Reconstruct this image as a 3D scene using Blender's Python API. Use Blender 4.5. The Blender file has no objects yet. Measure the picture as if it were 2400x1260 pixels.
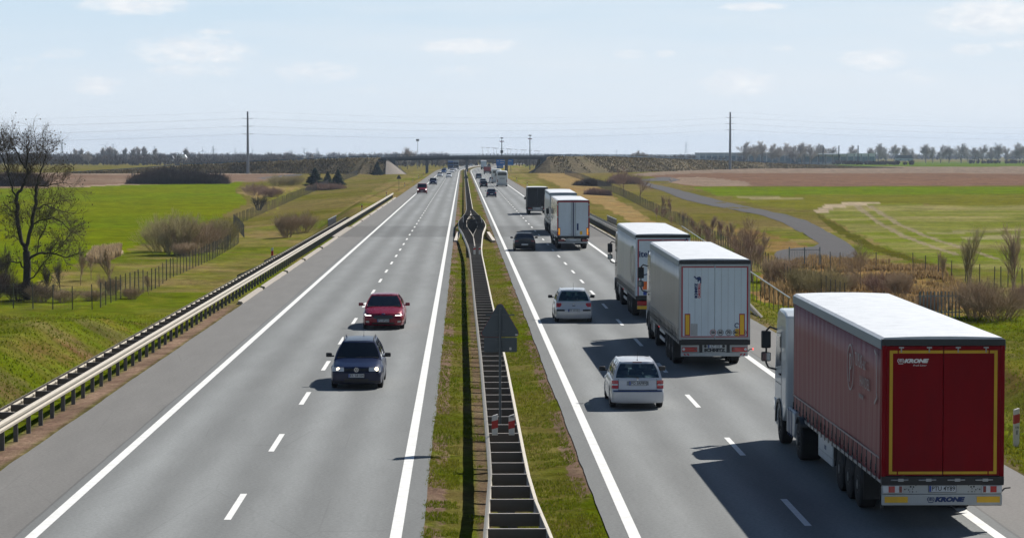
import bpy, math, random
import numpy as np
from mathutils import Vector, Matrix
random.seed(7); np.random.seed(7)
D = bpy.data; S = bpy.context.scene; C = S.collection
PI = math.pi; R = math.radians
# ------------------------------------------------------------ camera, light, exposure
H = 7.83
PITCH = math.atan((630-357)/5760); YAW = math.atan((1200-1084)/5760)
cam = D.objects.new('camera', D.cameras.new('camera')); C.objects.link(cam)
cam.location = (0, 0, H); cam.rotation_euler = (PI/2-PITCH, 0, -YAW)
cam.data.lens = 86.4; cam.data.sensor_width = 36; cam.data.clip_start = 1; cam.data.clip_end = 40000
S.camera = cam
S.view_settings.view_transform = 'Standard'; S.view_settings.look = 'None'
S.view_settings.exposure = 0.35; S.view_settings.gamma = 1; S.view_settings.use_curve_mapping = False
SUNV = Vector((0.72, 0.68, 1.0)).normalized()
EL = math.asin(SUNV.z); AZ = math.atan2(SUNV.x, SUNV.y)
sun = D.objects.new('sun', D.lights.new('sun', 'SUN')); C.objects.link(sun)
sun.data.energy = 5.0; sun.data.angle = R(0.53); sun.data.color = (1.0, 0.955, 0.89)
sun.rotation_euler = SUNV.to_track_quat('Z', 'Y').to_euler()
sun.location = (200, 200, 300)
S.cycles.use_denoising = True
S.cycles.max_bounces = 6; S.cycles.diffuse_bounces = 2; S.cycles.glossy_bounces = 3
S.cycles.transparent_max_bounces = 24; S.cycles.volume_bounces = 0
S.cycles.sample_clamp_indirect = 4

RM = cam.rotation_euler.to_matrix()
def ray(px, py):
    return RM @ Vector((px-1200, 630-py, -5760))
def G(px, py, z=0.0):
    d = ray(px, py); t = (z-H)/d.z
    return Vector((d.x*t, d.y*t, z))
def AT(px, py, Y):
    d = ray(px, py); t = Y/d.y
    return Vector((d.x*t, Y, H+d.z*t))

w = D.worlds.new('World'); S.world = w; w.use_nodes = True
nt = w.node_tree; nt.nodes.clear()
class NG:
    def __init__(s, nt): s.nt = nt
    def n(s, t, **k):
        o = s.nt.nodes.new(t)
        for a, v in k.items():
            if a == 'i':
                for q, x in v.items(): s.put(o.inputs[q], x)
            else: setattr(o, a, v)
        return o
    def put(s, inp, x):
        if isinstance(x, bpy.types.NodeSocket): s.nt.links.new(x, inp)
        elif isinstance(x, bpy.types.Node): s.nt.links.new(x.outputs[0], inp)
        else: inp.default_value = x
    def m(s, op, a, b=0.0, c=0.0, clamp=False):
        o = s.nt.nodes.new('ShaderNodeMath'); o.operation = op; o.use_clamp = clamp
        s.put(o.inputs[0], a); s.put(o.inputs[1], b); s.put(o.inputs[2], c); return o.outputs[0]
    def mix(s, f, a, b, blend='MIX'):
        o = s.nt.nodes.new('ShaderNodeMix'); o.data_type = 'RGBA'; o.blend_type = blend
        s.put(o.inputs[0], f); s.put(o.inputs[6], a); s.put(o.inputs[7], b); return o.outputs[2]
    def ramp(s, f, stops):
        o = s.nt.nodes.new('ShaderNodeValToRGB'); e = o.color_ramp.elements
        while len(e) < len(stops): e.new(0.5)
        for i, (p, c) in enumerate(stops):
            e[i].position = p; e[i].color = (c, c, c, 1) if isinstance(c, (int, float)) else (*c, 1)
        s.put(o.inputs[0], f); return o.outputs[0]
    def noise(s, vec, scale, detail=4, rough=.55, dist=0):
        o = s.nt.nodes.new('ShaderNodeTexNoise'); s.put(o.inputs['Vector'], vec)
        o.inputs['Scale'].default_value = scale; o.inputs['Detail'].default_value = detail
        o.inputs['Roughness'].default_value = rough; o.inputs['Distortion'].default_value = dist
        return o.outputs[0]
    def mapp(s, vec, sc=(1,1,1), loc=(0,0,0)):
        o = s.nt.nodes.new('ShaderNodeMapping'); s.put(o.inputs[0], vec)
        o.inputs['Scale'].default_value = sc; o.inputs['Location'].default_value = loc
        return o.outputs[0]
g = NG(nt)
sky = g.n('ShaderNodeTexSky', sky_type='NISHITA', sun_disc=False, sun_elevation=EL, sun_rotation=AZ,
          altitude=80, air_density=1.0, dust_density=.6, ozone_density=2.0)
tc = g.n('ShaderNodeTexCoord'); sep = g.n('ShaderNodeSeparateXYZ', i={0: tc.outputs['Generated']})
vx, vy, vz = sep.outputs
az = g.m('ARCTAN2', vx, vy)
elv = g.m('ARCSINE', vz)
# angular coordinates, stretched so that low clouds lie flat
comb = g.n('ShaderNodeCombineXYZ', i={0: g.m('MULTIPLY', az, 1.0), 1: g.m('MULTIPLY', elv, 2.6), 2: 0.0})
cl = g.noise(comb.outputs[0], 26, 8, .62, .3)
clb = g.noise(g.mapp(comb.outputs[0], (1,1,1), (3.1, 1.7, 0)), 90, 6, .6, .2)
# veil: thin high cloud and milky air everywhere, whiter low down
veil = g.m('ADD', g.ramp(g.noise(g.mapp(comb.outputs[0], (.6, 2.2, 1)), 7, 5, .6), [(.35, 0.0), (.7, 1.0)]), g.m('MULTIPLY', az, 2.0), clamp=True)
av = g.m('ABSOLUTE', vz)
low = g.ramp(av, [(.065, 1.0), (.11, .60), (.20, .18), (.42, 0.0)])
hor = g.ramp(av, [(.0, 1.0), (.062, 0.0)])
nish = g.mix(.6, sky.outputs[0], (.25, .8, 1.9, 1))
pale = g.mix(hor, (8.4, 10.4, 12.1, 1), (11.3, 12.0, 12.7, 1))
base = g.mix(g.m('MULTIPLY', low, .97, clamp=True), nish, pale)
base = g.mix(g.m('MULTIPLY', g.m('MULTIPLY', veil, .6), low), base, (10.9, 11.5, 12.1, 1))
# individual cumulus, each a soft ellipse eaten by noise
CLOUDS = [(315,12,120,22,.9),(450,120,135,34,.8),(460,165,110,18,.6),(222,200,60,22,.75),(740,170,105,26,.6),
          (880,215,80,16,.35),(1095,108,115,18,.9),(1085,165,80,16,.45),(1765,16,75,10,.9),(2330,40,130,36,1.0),
          (2280,115,45,14,.8),(2050,140,75,26,.8),(1730,195,85,30,.8),(2150,180,60,22,.5),(1480,128,45,12,.6),
          (1560,126,30,10,.6),(500,76,45,10,.6),(2390,105,60,14,.6),(140,125,60,14,.5),(720,275,30,14,.3),
          (1330,195,120,22,.25),(2000,260,160,24,.3),(60,150,70,20,.35),(1835,115,30,10,.5),(3000,60,200,60,.8),
          (-500,90,220,60,.8),(3500,220,260,50,.6),(-1100,180,260,50,.6),(-300,-300,260,90,.8),(900,-500,300,90,.7),
          (2100,-420,260,80,.8),(1500,-900,300,120,.7),(2900,-700,300,100,.8)]
tot = None
for (px, py, a, b, s) in CLOUDS:
    d = ray(px, py).normalized(); a0 = math.atan2(d.x, d.y); e0 = math.asin(d.z)
    ex = g.m('DIVIDE', g.m('SUBTRACT', az, a0), a*1.45/5760); ey = g.m('DIVIDE', g.m('SUBTRACT', elv, e0), b*1.45/5760)
    r2 = g.m('ADD', g.m('MULTIPLY', ex, ex), g.m('MULTIPLY', ey, ey))
    f = g.m('MULTIPLY', g.m('SUBTRACT', 1.0, r2, clamp=True), s)
    tot = f if tot is None else g.m('MAXIMUM', tot, f)
nz = g.noise(comb.outputs[0], 120, 7, .65, .4)
cm = g.m('MULTIPLY', g.m('SUBTRACT', g.m('ADD', g.m('MULTIPLY', tot, .95), g.m('MULTIPLY', nz, 1.25)), 0.86), 1.7, clamp=True)
cm = g.m('MULTIPLY', cm, g.m('GREATER_THAN', tot, 0.0))
cm = g.m('MULTIPLY', cm, g.m('MULTIPLY', tot, 2.2, clamp=True))
shade = g.n('ShaderNodeMix', data_type='RGBA', i={0: g.ramp(clb, [(.3, 0.0), (.65, 1.0)]), 6: (10.4, 11.1, 11.9, 1), 7: (12.6, 12.8, 13.0, 1)}).outputs[2]
col = g.mix(g.m('MULTIPLY', cm, .95), base, shade)
bg = g.n('ShaderNodeBackground', i={0: col, 1: 0.06})
out = g.n('ShaderNodeOutputWorld', i={0: bg.outputs[0]})

# ------------------------------------------------------------ helpers
def tag(o, label=None, cat=None, group=None, kind=None):
    if label: o['label'] = label
    if cat: o['category'] = cat
    if group: o['group'] = group
    if kind: o['kind'] = kind
    return o
def empty(name, loc, rz=0, label=None, cat=None, group=None):
    o = D.objects.new(name, None); C.objects.link(o); o.location = loc; o.rotation_euler = (0, 0, rz)
    o.empty_display_size = .3
    return tag(o, label, cat, group)
def link(name, me, parent=None, loc=None):
    o = D.objects.new(name, me); C.objects.link(o)
    if parent: o.parent = parent
    if loc is not None: o.location = loc
    return o
def copy_tree(o, parent=None):
    c = o.copy(); C.objects.link(c); c.parent = parent
    for ch in o.children: copy_tree(ch, c)
    return c
def quads_np(name, V, F, mats, smooth=False, cols=None, cname='Col'):
    me = D.meshes.new(name); V = np.asarray(V, dtype=np.float32); F = np.asarray(F, dtype=np.int32)
    me.vertices.add(len(V)); me.vertices.foreach_set('co', V.ravel())
    k = F.shape[1]
    me.loops.add(F.size); me.loops.foreach_set('vertex_index', F.ravel())
    me.polygons.add(len(F)); me.polygons.foreach_set('loop_start', np.arange(0, F.size, k, dtype=np.int32))
    me.polygons.foreach_set('loop_total', np.full(len(F), k, dtype=np.int32))
    me.update(calc_edges=True)
    if smooth: me.polygons.foreach_set('use_smooth', np.ones(len(F), dtype=bool))
    if cols is not None:
        a = me.color_attributes.new(cname, 'FLOAT_COLOR', 'POINT'); a.data.foreach_set('color', np.asarray(cols, dtype=np.float32).ravel())
    for m in (mats if isinstance(mats, (list, tuple)) else [mats]): me.materials.append(m)
    return me
class MB:
    """collects simple solids and links them as ONE mesh object"""
    def __init__(s): s.v = []; s.f = []; s.mi = []
    def add(s, V, F, mi=0):
        k = len(s.v); s.v.extend([tuple(p) for p in V]); s.f.extend([tuple(i+k for i in f) for f in F]); s.mi.extend([mi]*len(F)); return s
    def box(s, x0, x1, y0, y1, z0, z1, mi=0):
        V = [(x0,y0,z0),(x1,y0,z0),(x1,y1,z0),(x0,y1,z0),(x0,y0,z1),(x1,y0,z1),(x1,y1,z1),(x0,y1,z1)]
        return s.add(V, [(0,3,2,1),(4,5,6,7),(0,1,5,4),(1,2,6,5),(2,3,7,6),(3,0,4,7)], mi)
    def hexa(s, V, mi=0):   # 8 corners: bottom 4 ccw, top 4 ccw
        return s.add(V, [(0,3,2,1),(4,5,6,7),(0,1,5,4),(1,2,6,5),(2,3,7,6),(3,0,4,7)], mi)
    def tube(s, a, b, r0, r1=None, n=6, mi=0, caps=True):
        a = Vector(a); b = Vector(b); r1 = r0 if r1 is None else r1
        d = (b-a); 
        if d.length < 1e-6: return s
        d.normalize(); u = d.orthogonal().normalized(); w = d.cross(u)
        V = []
        for p, r in ((a, r0), (b, r1)):
            for i in range(n):
                t = 2*PI*i/n; V.append(p+(u*math.cos(t)+w*math.sin(t))*r)
        F = [(i, (i+1) % n, n+(i+1) % n, n+i) for i in range(n)]
        if caps: F += [tuple(range(n-1, -1, -1)), tuple(range(n, 2*n))]
        return s.add(V, F, mi)
    def path(s, pts, r, n=6, mi=0):
        for a, b in zip(pts, pts[1:]): s.tube(a, b, r, r, n, mi)
        return s
    def prism(s, poly, o, u, v, d, mi=0):   # polygon in plane (u,v) at origin o extruded by vector d
        o = Vector(o); u = Vector(u); v = Vector(v); d = Vector(d); n = len(poly)
        V = [o+u*a+v*b for a, b in poly]; V += [p+d for p in V]
        F = [tuple(range(n-1, -1, -1)), tuple(range(n, 2*n))]+[(i, (i+1) % n, n+(i+1) % n, n+i) for i in range(n)]
        return s.add(V, F, mi)
    def grid(s, P, mi=0):       # P[i][j] points
        n = len(P); m = len(P[0]); k = [p for r in P for p in r]
        F = [(i*m+j, i*m+j+1, (i+1)*m+j+1, (i+1)*m+j) for i in range(n-1) for j in range(m-1)]
        return s.add(k, F, mi)
    def wheel(s, c, r, w, axis=(1,0,0), n=24, mi=0, prof=None):
        c = Vector(c); a = Vector(axis).normalized(); u = a.orthogonal().normalized(); v = a.cross(u)
        prof = prof or [(-.5,.6),(-.5,.88),(-.42,.98),(-.25,1),(.25,1),(.42,.98),(.5,.88),(.5,.6)]
        V = []
        for (t, q) in prof:
            for i in range(n):
                an = 2*PI*i/n; V.append(c+a*(t*w)+(u*math.cos(an)+v*math.sin(an))*(q*r))
        k = len(prof); F = [(j*n+i, j*n+(i+1) % n, (j+1)*n+(i+1) % n, (j+1)*n+i) for j in range(k-1) for i in range(n)]
        F += [tuple(range(n-1, -1, -1)), tuple(range((k-1)*n, k*n))]
        return s.add(V, F, mi)
    def mesh(s, name, mats, smooth=False, fix=True):
        me = D.meshes.new(name); me.from_pydata(s.v, [], s.f)
        mats = mats if isinstance(mats, (list, tuple)) else [mats]
        for m in mats: me.materials.append(m)
        if len(mats) > 1: me.polygons.foreach_set('material_index', s.mi)
        if fix:
            import bmesh
            b = bmesh.new(); b.from_mesh(me); bmesh.ops.recalc_face_normals(b, faces=b.faces); b.to_mesh(me); b.free()
        if smooth:
            me.polygons.foreach_set('use_smooth', [True]*len(me.polygons))
            if smooth is not True: me.set_sharp_from_angle(angle=R(smooth))
        me.update(); return me
    def build(s, name, mats, parent=None, smooth=False, bevel=0, seg=2, fix=True):
        o = link(name, s.mesh(name, mats, smooth if not bevel else 30, fix), parent)
        if bevel:
            md = o.modifiers.new('bevel', 'BEVEL'); md.width = bevel; md.segments = seg; md.limit_method = 'ANGLE'; md.angle_limit = R(35)
        return o
def text_mesh(body, size, mat, align='CENTER', bold=0.0, shear=0.0, ext=0.002, spacing=1.0, sx=1.0):
    cu = D.curves.new('text', 'FONT'); cu.body = body; cu.size = size; cu.align_x = align; cu.align_y = 'CENTER'
    cu.offset = bold; cu.extrude = ext; cu.shear = shear; cu.space_character = spacing; cu.resolution_u = 3
    o = D.objects.new('text', cu); C.objects.link(o)
    dg = bpy.context.evaluated_depsgraph_get(); me = D.meshes.new_from_object(o.evaluated_get(dg))
    D.objects.remove(o); D.curves.remove(cu)
    me.materials.clear(); me.materials.append(mat)
    if sx != 1.0:
        for v in me.vertices: v.co.x *= sx
    return me
def text(name, body, size, mat, M, parent, **k):
    o = link(name, text_mesh(body, size, mat, **k), parent); o.matrix_local = M; return o
REARM = lambda x, y, z: Matrix.Translation((x, y, z)) @ Matrix.Rotation(PI/2, 4, 'X')            # faces -y
FRONTM = lambda x, y, z: Matrix.Translation((x, y, z)) @ Matrix.Rotation(PI, 4, 'Z') @ Matrix.Rotation(PI/2, 4, 'X')
LEFTM = lambda x, y, z: Matrix.Translation((x, y, z)) @ Matrix.Rotation(-PI/2, 4, 'Z') @ Matrix.Rotation(PI/2, 4, 'X')  # faces -x

def nth(n):
    w_ = ['first','second','third','fourth','fifth','sixth','seventh','eighth','ninth','tenth','eleventh','twelfth','thirteenth','fourteenth','fifteenth','sixteenth','seventeenth','eighteenth','nineteenth']
    if n < 19: return w_[n]
    t = ['twent','thirt','fort'][(n+1)//10-2]; r_ = (n+1) % 10
    return t+'ieth' if r_ == 0 else t+'y-'+w_[r_-1]
# ------------------------------------------------------------ materials
MATS = {}
def mat(name, col, rough=.6, metal=0.0, coat=0.0, var=.12, scale=6, spec=.5, emit=None, dirt=0.0, bump=0.0, dirtcol=(.12,.1,.08)):
    if name in MATS: return MATS[name]
    m = D.materials.new(name); m.use_nodes = True; nt = m.node_tree; nt.nodes.clear(); g = NG(nt)
    p = g.n('ShaderNodeBsdfPrincipled'); o = g.n('ShaderNodeOutputMaterial', i={0: p.outputs[0]})
    tc = g.n('ShaderNodeTexCoord').outputs['Object']
    nz = g.noise(tc, scale, 5, .6)
    c = g.mix(g.m('MULTIPLY', nz, 1.0), (*[x*(1-var) for x in col], 1), (*[min(1, x*(1+var)) for x in col], 1))
    if dirt:
        dz = g.ramp(g.noise(g.mapp(tc, (1.2, 1.2, .35)), 2.2, 6, .65), [(.42, 0), (.75, 1)])
        c = g.mix(g.m('MULTIPLY', dz, dirt), c, (*dirtcol, 1))
    g.put(p.inputs['Base Color'], c)
    p.inputs['Metallic'].default_value = metal
    g.put(p.inputs['Roughness'], g.m('ADD', g.m('MULTIPLY', nz, .14), rough-.07, clamp=True))
    p.inputs['Coat Weight'].default_value = coat; p.inputs['Coat Roughness'].default_value = .06
    p.inputs['Specular IOR Level'].default_value = spec
    if emit: p.inputs['Emission Color'].default_value = (*emit[0], 1); p.inputs['Emission Strength'].default_value = emit[1]
    if bump:
        b = g.n('ShaderNodeBump', i={'Height': g.noise(tc, scale*6, 4), 'Strength': bump, 'Distance': .02})
        g.put(p.inputs['Normal'], b.outputs[0])
    MATS[name] = m; return m
# ------------------------------------------------------------ terrain shape (metres; the road runs along +Y)
def xc(Y): 
    Y = np.asarray(Y, dtype=float); d = np.maximum(0, Y-1000); return d*d/15000.0
def snoise(X, Y, s, seed=0):
    """cheap smooth value noise, vectorised"""
    X = np.asarray(X, float)/s+seed*17.3; Y = np.asarray(Y, float)/s+seed*9.1
    xi = np.floor(X); yi = np.floor(Y); fx = X-xi; fy = Y-yi; fx = fx*fx*(3-2*fx); fy = fy*fy*(3-2*fy)
    def h(a, b):
        q = np.sin(a*127.1+b*311.7+seed*74.7)*43758.5453; return q-np.floor(q)
    return (h(xi, yi)*(1-fx)+h(xi+1, yi)*fx)*(1-fy)+(h(xi, yi+1)*(1-fx)+h(xi+1, yi+1)*fx)*fy
def fbm(X, Y, s, seed=0, o=4):
    t = 0; a = .5
    for k in range(o): t = t+a*snoise(X, Y, s/2**k, seed+k); a *= .5
    return t/(1-.5**o)
def sstep(a, b, x):
    t = np.clip((x-a)/(b-a), 0, 1); return t*t*(3-2*t)
def land(Y):
    return np.interp(Y, [0, 138, 156, 178, 400, 700, 1000, 1400, 3000, 9000], [-1.5, -1.5, -2.8, -5.3, -5.2, -3, -.9, -1.2, -2, -2])
def hgt(X, Y):
    X = np.asarray(X, float); Y = np.asarray(Y, float)
    u = X-1.1-xc(Y); a = np.abs(u); L = land(Y)
    near = 1-sstep(135, 175, Y)
    rough = (fbm(X, Y, 9, 3)-.5)*.7+(fbm(X, Y, 2.2, 5)-.5)*.22
    und = (fbm(X, Y, 160, 8)-.5)*1.6*sstep(300, 700, Y)*sstep(30, 90, a)
    Lr = L+rough*sstep(14, 18, a)*(.45+.55*near)+und
    # verge, then a 1:2 slope down to the land
    verge = -.06-.05*(a-12.5)
    slope = verge-(a-14.6)*.5
    bot = -2.0-1.9*sstep(70, 150, Y); led = np.minimum(Lr, bot+np.maximum(0, a-20.6)*.62+rough*.6)
    Lr = Lr*(1-near)+led*near
    z = np.where(a < 14.6, verge, np.maximum(slope+rough*.35*sstep(14.6, 16, a), Lr))
    # ledge rises gently away from the road
    z = z+near*sstep(26, 60, a)*.8
    # wide grassy berm left of the road from 330 m on
    br = sstep(330, 430, Y)*(1-sstep(800, 960, Y))
    z = np.where(u < -14.6, z+br*np.clip((40-a)/18, 0, 1)*sstep(15, 19, a)*(1.7+rough), z)
    z = np.where(u > 14.6, z+br*.8*np.clip((38-a)/18, 0, 1)*sstep(15, 19, a)*(1.2+rough), z)
    # stream channel crossing under the road
    ch = np.exp(-((Y-239-(.25*(a-14)))/9.0)**4)*(a > 13.7)*(1-sstep(120, 160, a)); z = z*(1-ch)+np.minimum(z, -5.7)*ch
    # median: slightly dished grass
    med = a < 2.3
    z = np.where(med, -.018-.11*(1-(np.minimum(a, 1.95)/1.95)**2)+(fbm(X, Y, .6, 4)-.5)*.05*(a < 1.7), z)
    # the gap between the two carriageway bridges
    gp = np.exp(-((Y-240)/11.0)**6)*(a < 1.3); z = z-gp*2.2
    # under the asphalt
    z = np.where((a >= 2.3) & (a < 12.3), -.12, z)
    return z-(X*X+Y*Y)*(Y > 1500)/12.74e6*sstep(1500, 2500, Y)   # curve of the earth
def TP(px, py):
    """where the sight line through a photo point meets the terrain"""
    d = ray(px, py); n = 1400
    t = np.geomspace(30, 12000, n)/d.y
    X = d.x*t; Y = d.y*t; Z = H+d.z*t; hh = hgt(X, Y)
    k = np.argmax(Z <= hh)
    if Z[k] > hh[k]: k = n-1
    t0, t1 = t[max(k-1, 0)], t[k]
    for _ in range(12):
        m = (t0+t1)/2
        if H+d.z*m <= float(hgt(d.x*m, d.y*m)): t1 = m
        else: t0 = m
    return Vector((d.x*t1, d.y*t1, float(hgt(d.x*t1, d.y*t1))))
def TW(pts): return [tuple(TP(*p))[:2] for p in pts]
def inpoly(X, Y, poly):
    res = np.zeros(X.shape, bool); n = len(poly); j = n-1
    for i in range(n):
        xi, yi = poly[i]; xj, yj = poly[j]
        if yi != yj:
            c = ((yi > Y) != (yj > Y)) & (X < (xj-xi)*(Y-yi)/(yj-yi)+xi); res ^= c
        j = i
    return res
# ------------------------------------------------------------ ground sheet, fine in front, reaching the horizon all round
cols_f = np.arange(-1650, 1651, 5)/5760.0
ang_f = np.arctan(cols_f)+YAW
ang_c = np.linspace(ang_f[-1], ang_f[0]+2*PI, 60)[1:-1]
ang = np.concatenate([ang_f, ang_c])
dy = np.concatenate([np.arange(2600, 1300, -60), np.arange(1300, 950, -7), np.arange(950, 500, -3.5), np.arange(500, 60, -2), np.arange(60, 8, -.8), [7, 6, 5, 4.5, 4, 3.2]])
rad = 45100.0/dy
A, Rr = np.meshgrid(ang, rad)
rr = Rr/np.where(np.cos(A-0) > .9, np.cos(A), 1.0)
TX = rr*np.sin(A); TY = rr*np.cos(A)
TYh = np.where(TY > 0, TY, 0)
TZ = hgt(TX, TYh)
nr, nc = TX.shape
# base colours: verge grass, green and dry mixed
GREEN = np.array([.092,.122,.006]); DRY = np.array([.205,.155,.062]); SOIL = np.array([.185,.130,.092]); LUSH = np.array([.098,.150,.0015])
OLIVE = np.array([.118,.118,.012]); BROWN = np.array([.150,.095,.063]); STUB = np.array([.240,.185,.135]); SAND = np.array([.40,.33,.22]); REED = np.array([.24,.155,.06])
def lerp3(a, b, t): return a[None]*(1-t[..., None])+b[None]*t[..., None] if a.ndim == 1 else a*(1-t[..., None])+b*t[..., None]
n1 = fbm(TX, TY, 7, 11); n2 = fbm(TX, TY, 26, 12); n3 = fbm(TX, TY*.5, 1.6, 13); n4 = fbm(TX, TY, .7, 14, 3)
u = TX-1.1-xc(TYh); a_ = np.abs(u)
dryf = np.clip((n1*.6+n2*.8-.62)*(3.0-1.2*(TY < 180))+sstep(180, 420, TY)*.55-.1-.12*(TY < 180), 0, 1)
col = lerp3(GREEN, DRY, dryf)
yel = sstep(.52, .75, n3); col = lerp3(col, OLIVE*1.35, yel*.5)
def zone(poly, c, jit=.6, mixn=None, amt=1.0):
    global col
    jx = (fbm(TX, TY, 6, 21)-.5)*jit*4; jy = (fbm(TX, TY, 6, 22)-.5)*jit*10
    m = inpoly(TX+jx, TY+jy, poly) & (a_ > 14.0)
    c = np.broadcast_to(c, col.shape) if mixn is None else mixn
    col = np.where(m[..., None], col*(1-amt)+c*amt, col); return m
far = a_ > 24
# everything far away that no field covers: dull winter grass and scrub
col = np.where(((TY > 420) & far)[..., None], lerp3(OLIVE*.9, DRY*.8, np.clip(n2*1.6-.4, 0, 1)), col)
# left side
zone(TW([(-900,470),(-300,430),(0,408),(100,405),(320,408),(690,407),(705,412),(640,424),(530,427),(300,434),(130,440),(-300,452),(-900,520)]), BROWN, 1, lerp3(BROWN, STUB, np.clip(n2*1.3-.3, 0, 1)))
zone(TW([(-300,404),(100,404),(690,405.5),(690,408),(320,410),(100,408),(-300,409)]), STUB*1.1, .3)
zone(TW([(130,437),(300,430.5),(530,424),(530,427),(300,434),(130,441)]), STUB*1.25, .3)
lg = lerp3(LUSH, LUSH*np.array([1.22,.93,.3]), np.clip(n2*2-.5, 0, 1))*(1+.25*(n3-.5))[..., None]
zone(TW([(-1200,560),(-900,490),(-300,452),(0,441),(130,440),(300,433),(530,427),(575,426),(553,440),(552,452),(582,470),(560,485),(500,515),(440,530),(350,570),(290,590),(200,612),(100,660),(-300,720),(-1200,900)]), LUSH, .5, lg)
zone(TW([(555,452),(580,440),(640,437),(700,441),(650,455),(600,466)]), DRY*1.15, .8)
zone(TW([(200,600),(215,590),(285,585),(280,597),(230,612),(200,612)]), STUB*1.5, .4)
# tractor track beside the left fence
for k in (0, 9):
    zone(TW([(700-k*2.2,440),(655-k*2,470),(648-k*2.4,500),(645-k*2.4,500),(650-k*2,468),(696-k*2.2,440)]), OLIVE*1.7, .1, amt=.7)
# right side
zone(TW([(1480,408),(1700,389),(2700,390),(2700,406),(1500,412)]), STUB, .5, lerp3(STUB, STUB*.72, np.clip(n3*2-.5, 0, 1)))
zone(TW([(1520,412),(1700,405),(2900,406),(2900,434),(2400,434),(1720,436),(1620,436),(1560,425)]), BROWN, .5, lerp3(BROWN, BROWN*np.array([1.2,1.12,1.05]), np.clip(n2*2-.5, 0, 1)))
zone(TW([(1560,418),(1640,415),(1760,428),(1760,436),(1640,436),(1570,428)]), STUB, .8, amt=.8)
zone(TW([(1950,381),(2900,374),(2900,388.5),(2100,390.5),(1960,390)]), GREEN*np.array([.9,1.05,1.2]), .3)
g1 = lerp3(LUSH, OLIVE, np.clip(n1*1.6-.5, 0, 1)*.5)
zone(TW([(1620,437),(1720,437),(2900,435),(2900,454),(2400,458),(1760,463),(1680,458)]), LUSH, .4, g1)
zone(TW([(1700,462),(1900,457),(2400,456),(2900,452),(2900,481),(2300,482),(2080,477),(1920,495),(1780,482)]), OLIVE*1.1, .5)
streak = np.clip(fbm(TX*.25, TY, 5, 31)*2.6-.9, 0, 1)
g2 = lerp3(np.array([.130,.150,.020]), np.array([.27,.23,.10]), streak*.8)
gn = np.clip((fbm(TX, TY, 45, 33)-.42)*4, 0, 1)*(1-sstep(330, 420, TY)); g2 = lerp3(g2, LUSH*1.1, gn)
F2 = [(1905,495),(1950,483),(2060,477),(2300,483),(2900,481),(2900,700),(2500,660),(2330,632),(2190,617),(2060,570),(1965,522)]
zone(TW(F2), OLIVE, .5, g2)
zone(TW([(1900,496),(1935,480),(2000,474),(2070,476),(2000,482),(1960,487),(1925,499)]), SAND*.85, .6)
for off, e in (((0,0), 0), ((30,4), 1)):
    L1 = [(2012,480),(2060,518),(2120,550),(2190,577),(2250,596)] if e == 0 else [(2040,480),(2110,524),(2190,557),(2270,582),(2345,606)]
    zone(TW(L1+[(x-9, y+3) for x, y in L1[::-1]]), SAND*.62, .08, amt=.75)
    zone(TW([(x+7, y+2) for x, y in L1]+[(x+1, y+4) for x, y in L1[::-1]]), SAND*.55, .05, amt=.3)
for (pp, am) in (([(1700,462),(1790,459),(1880,465),(1800,468)], .5), ([(2160,545),(2400,537),(2400,541),(2200,549)], .4), ([(2240,556),(2400,548),(2400,558),(2300,563)], .5), ([(2140,515),(2260,514),(2260,516),(2150,518)], .35)):
    zone(TW(pp), SAND*.8, 1.0, amt=am)
# ditch along the right field and reeds in the valley
zone(TW([(1905,497),(1960,524),(2050,572),(2180,618),(2300,640),(2180,628),(2040,585),(1950,535)]), OLIVE*.65, .3)
zone(TW([(1770,640),(1900,600),(2060,610),(2200,630),(2330,700),(2250,760),(1900,740),(1780,700)]), REED, 1.2, lerp3(REED, OLIVE, np.clip(n1*2-.7, 0, 1)))
zone(TW([(1270,395),(1330,400),(1600,560),(1700,620),(1560,560),(1380,470),(1260,415)]), DRY*1.12, .8, lerp3(DRY*1.15, REED, np.clip(n1*2-.6, 0, 1)))
zone(TW([(1700,520),(1800,545),(1900,580),(1800,640),(1720,600)]), OLIVE, 1, lerp3(REED*.85, OLIVE, np.clip(n1*2-.5, 0, 1)))
# soil strip beside the left guardrail, moss at the asphalt edge
soil = np.clip(1-np.abs(-u-13.05+.25*(n3-.5))/.62, 0, 1)*(u < 0)*(1-sstep(118, 135, TY)); col = lerp3(col, SOIL*1.15, np.clip(soil*1.6, 0, 1))
moss = np.clip(1-np.abs(a_-12.62)/.22, 0, 1)*(n4 > .42); col = lerp3(col, np.array([.09,.08,.035]), moss*.8)
rs = np.clip(1-np.abs(u-12.9)/.5, 0, 1)*(n3 > .4); col = lerp3(col, SOIL, rs*.7)
# ditch erosion, brown
er = np.exp(-((a_-22.0)/1.3)**2)*sstep(.40, .6, n3*.5+n1*.5)*sstep(85, 115, TY)*(1-sstep(160, 175, TY)); col = lerp3(col, np.array([.16,.085,.042]), np.clip(er*.75, 0, 1))
bp_ = sstep(.60, .68, fbm(TX, TY, 5, 61))*(a_ > 14.5)*(TY < 170); col = lerp3(col, np.array([.15,.11,.06]), bp_*.45)
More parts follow.
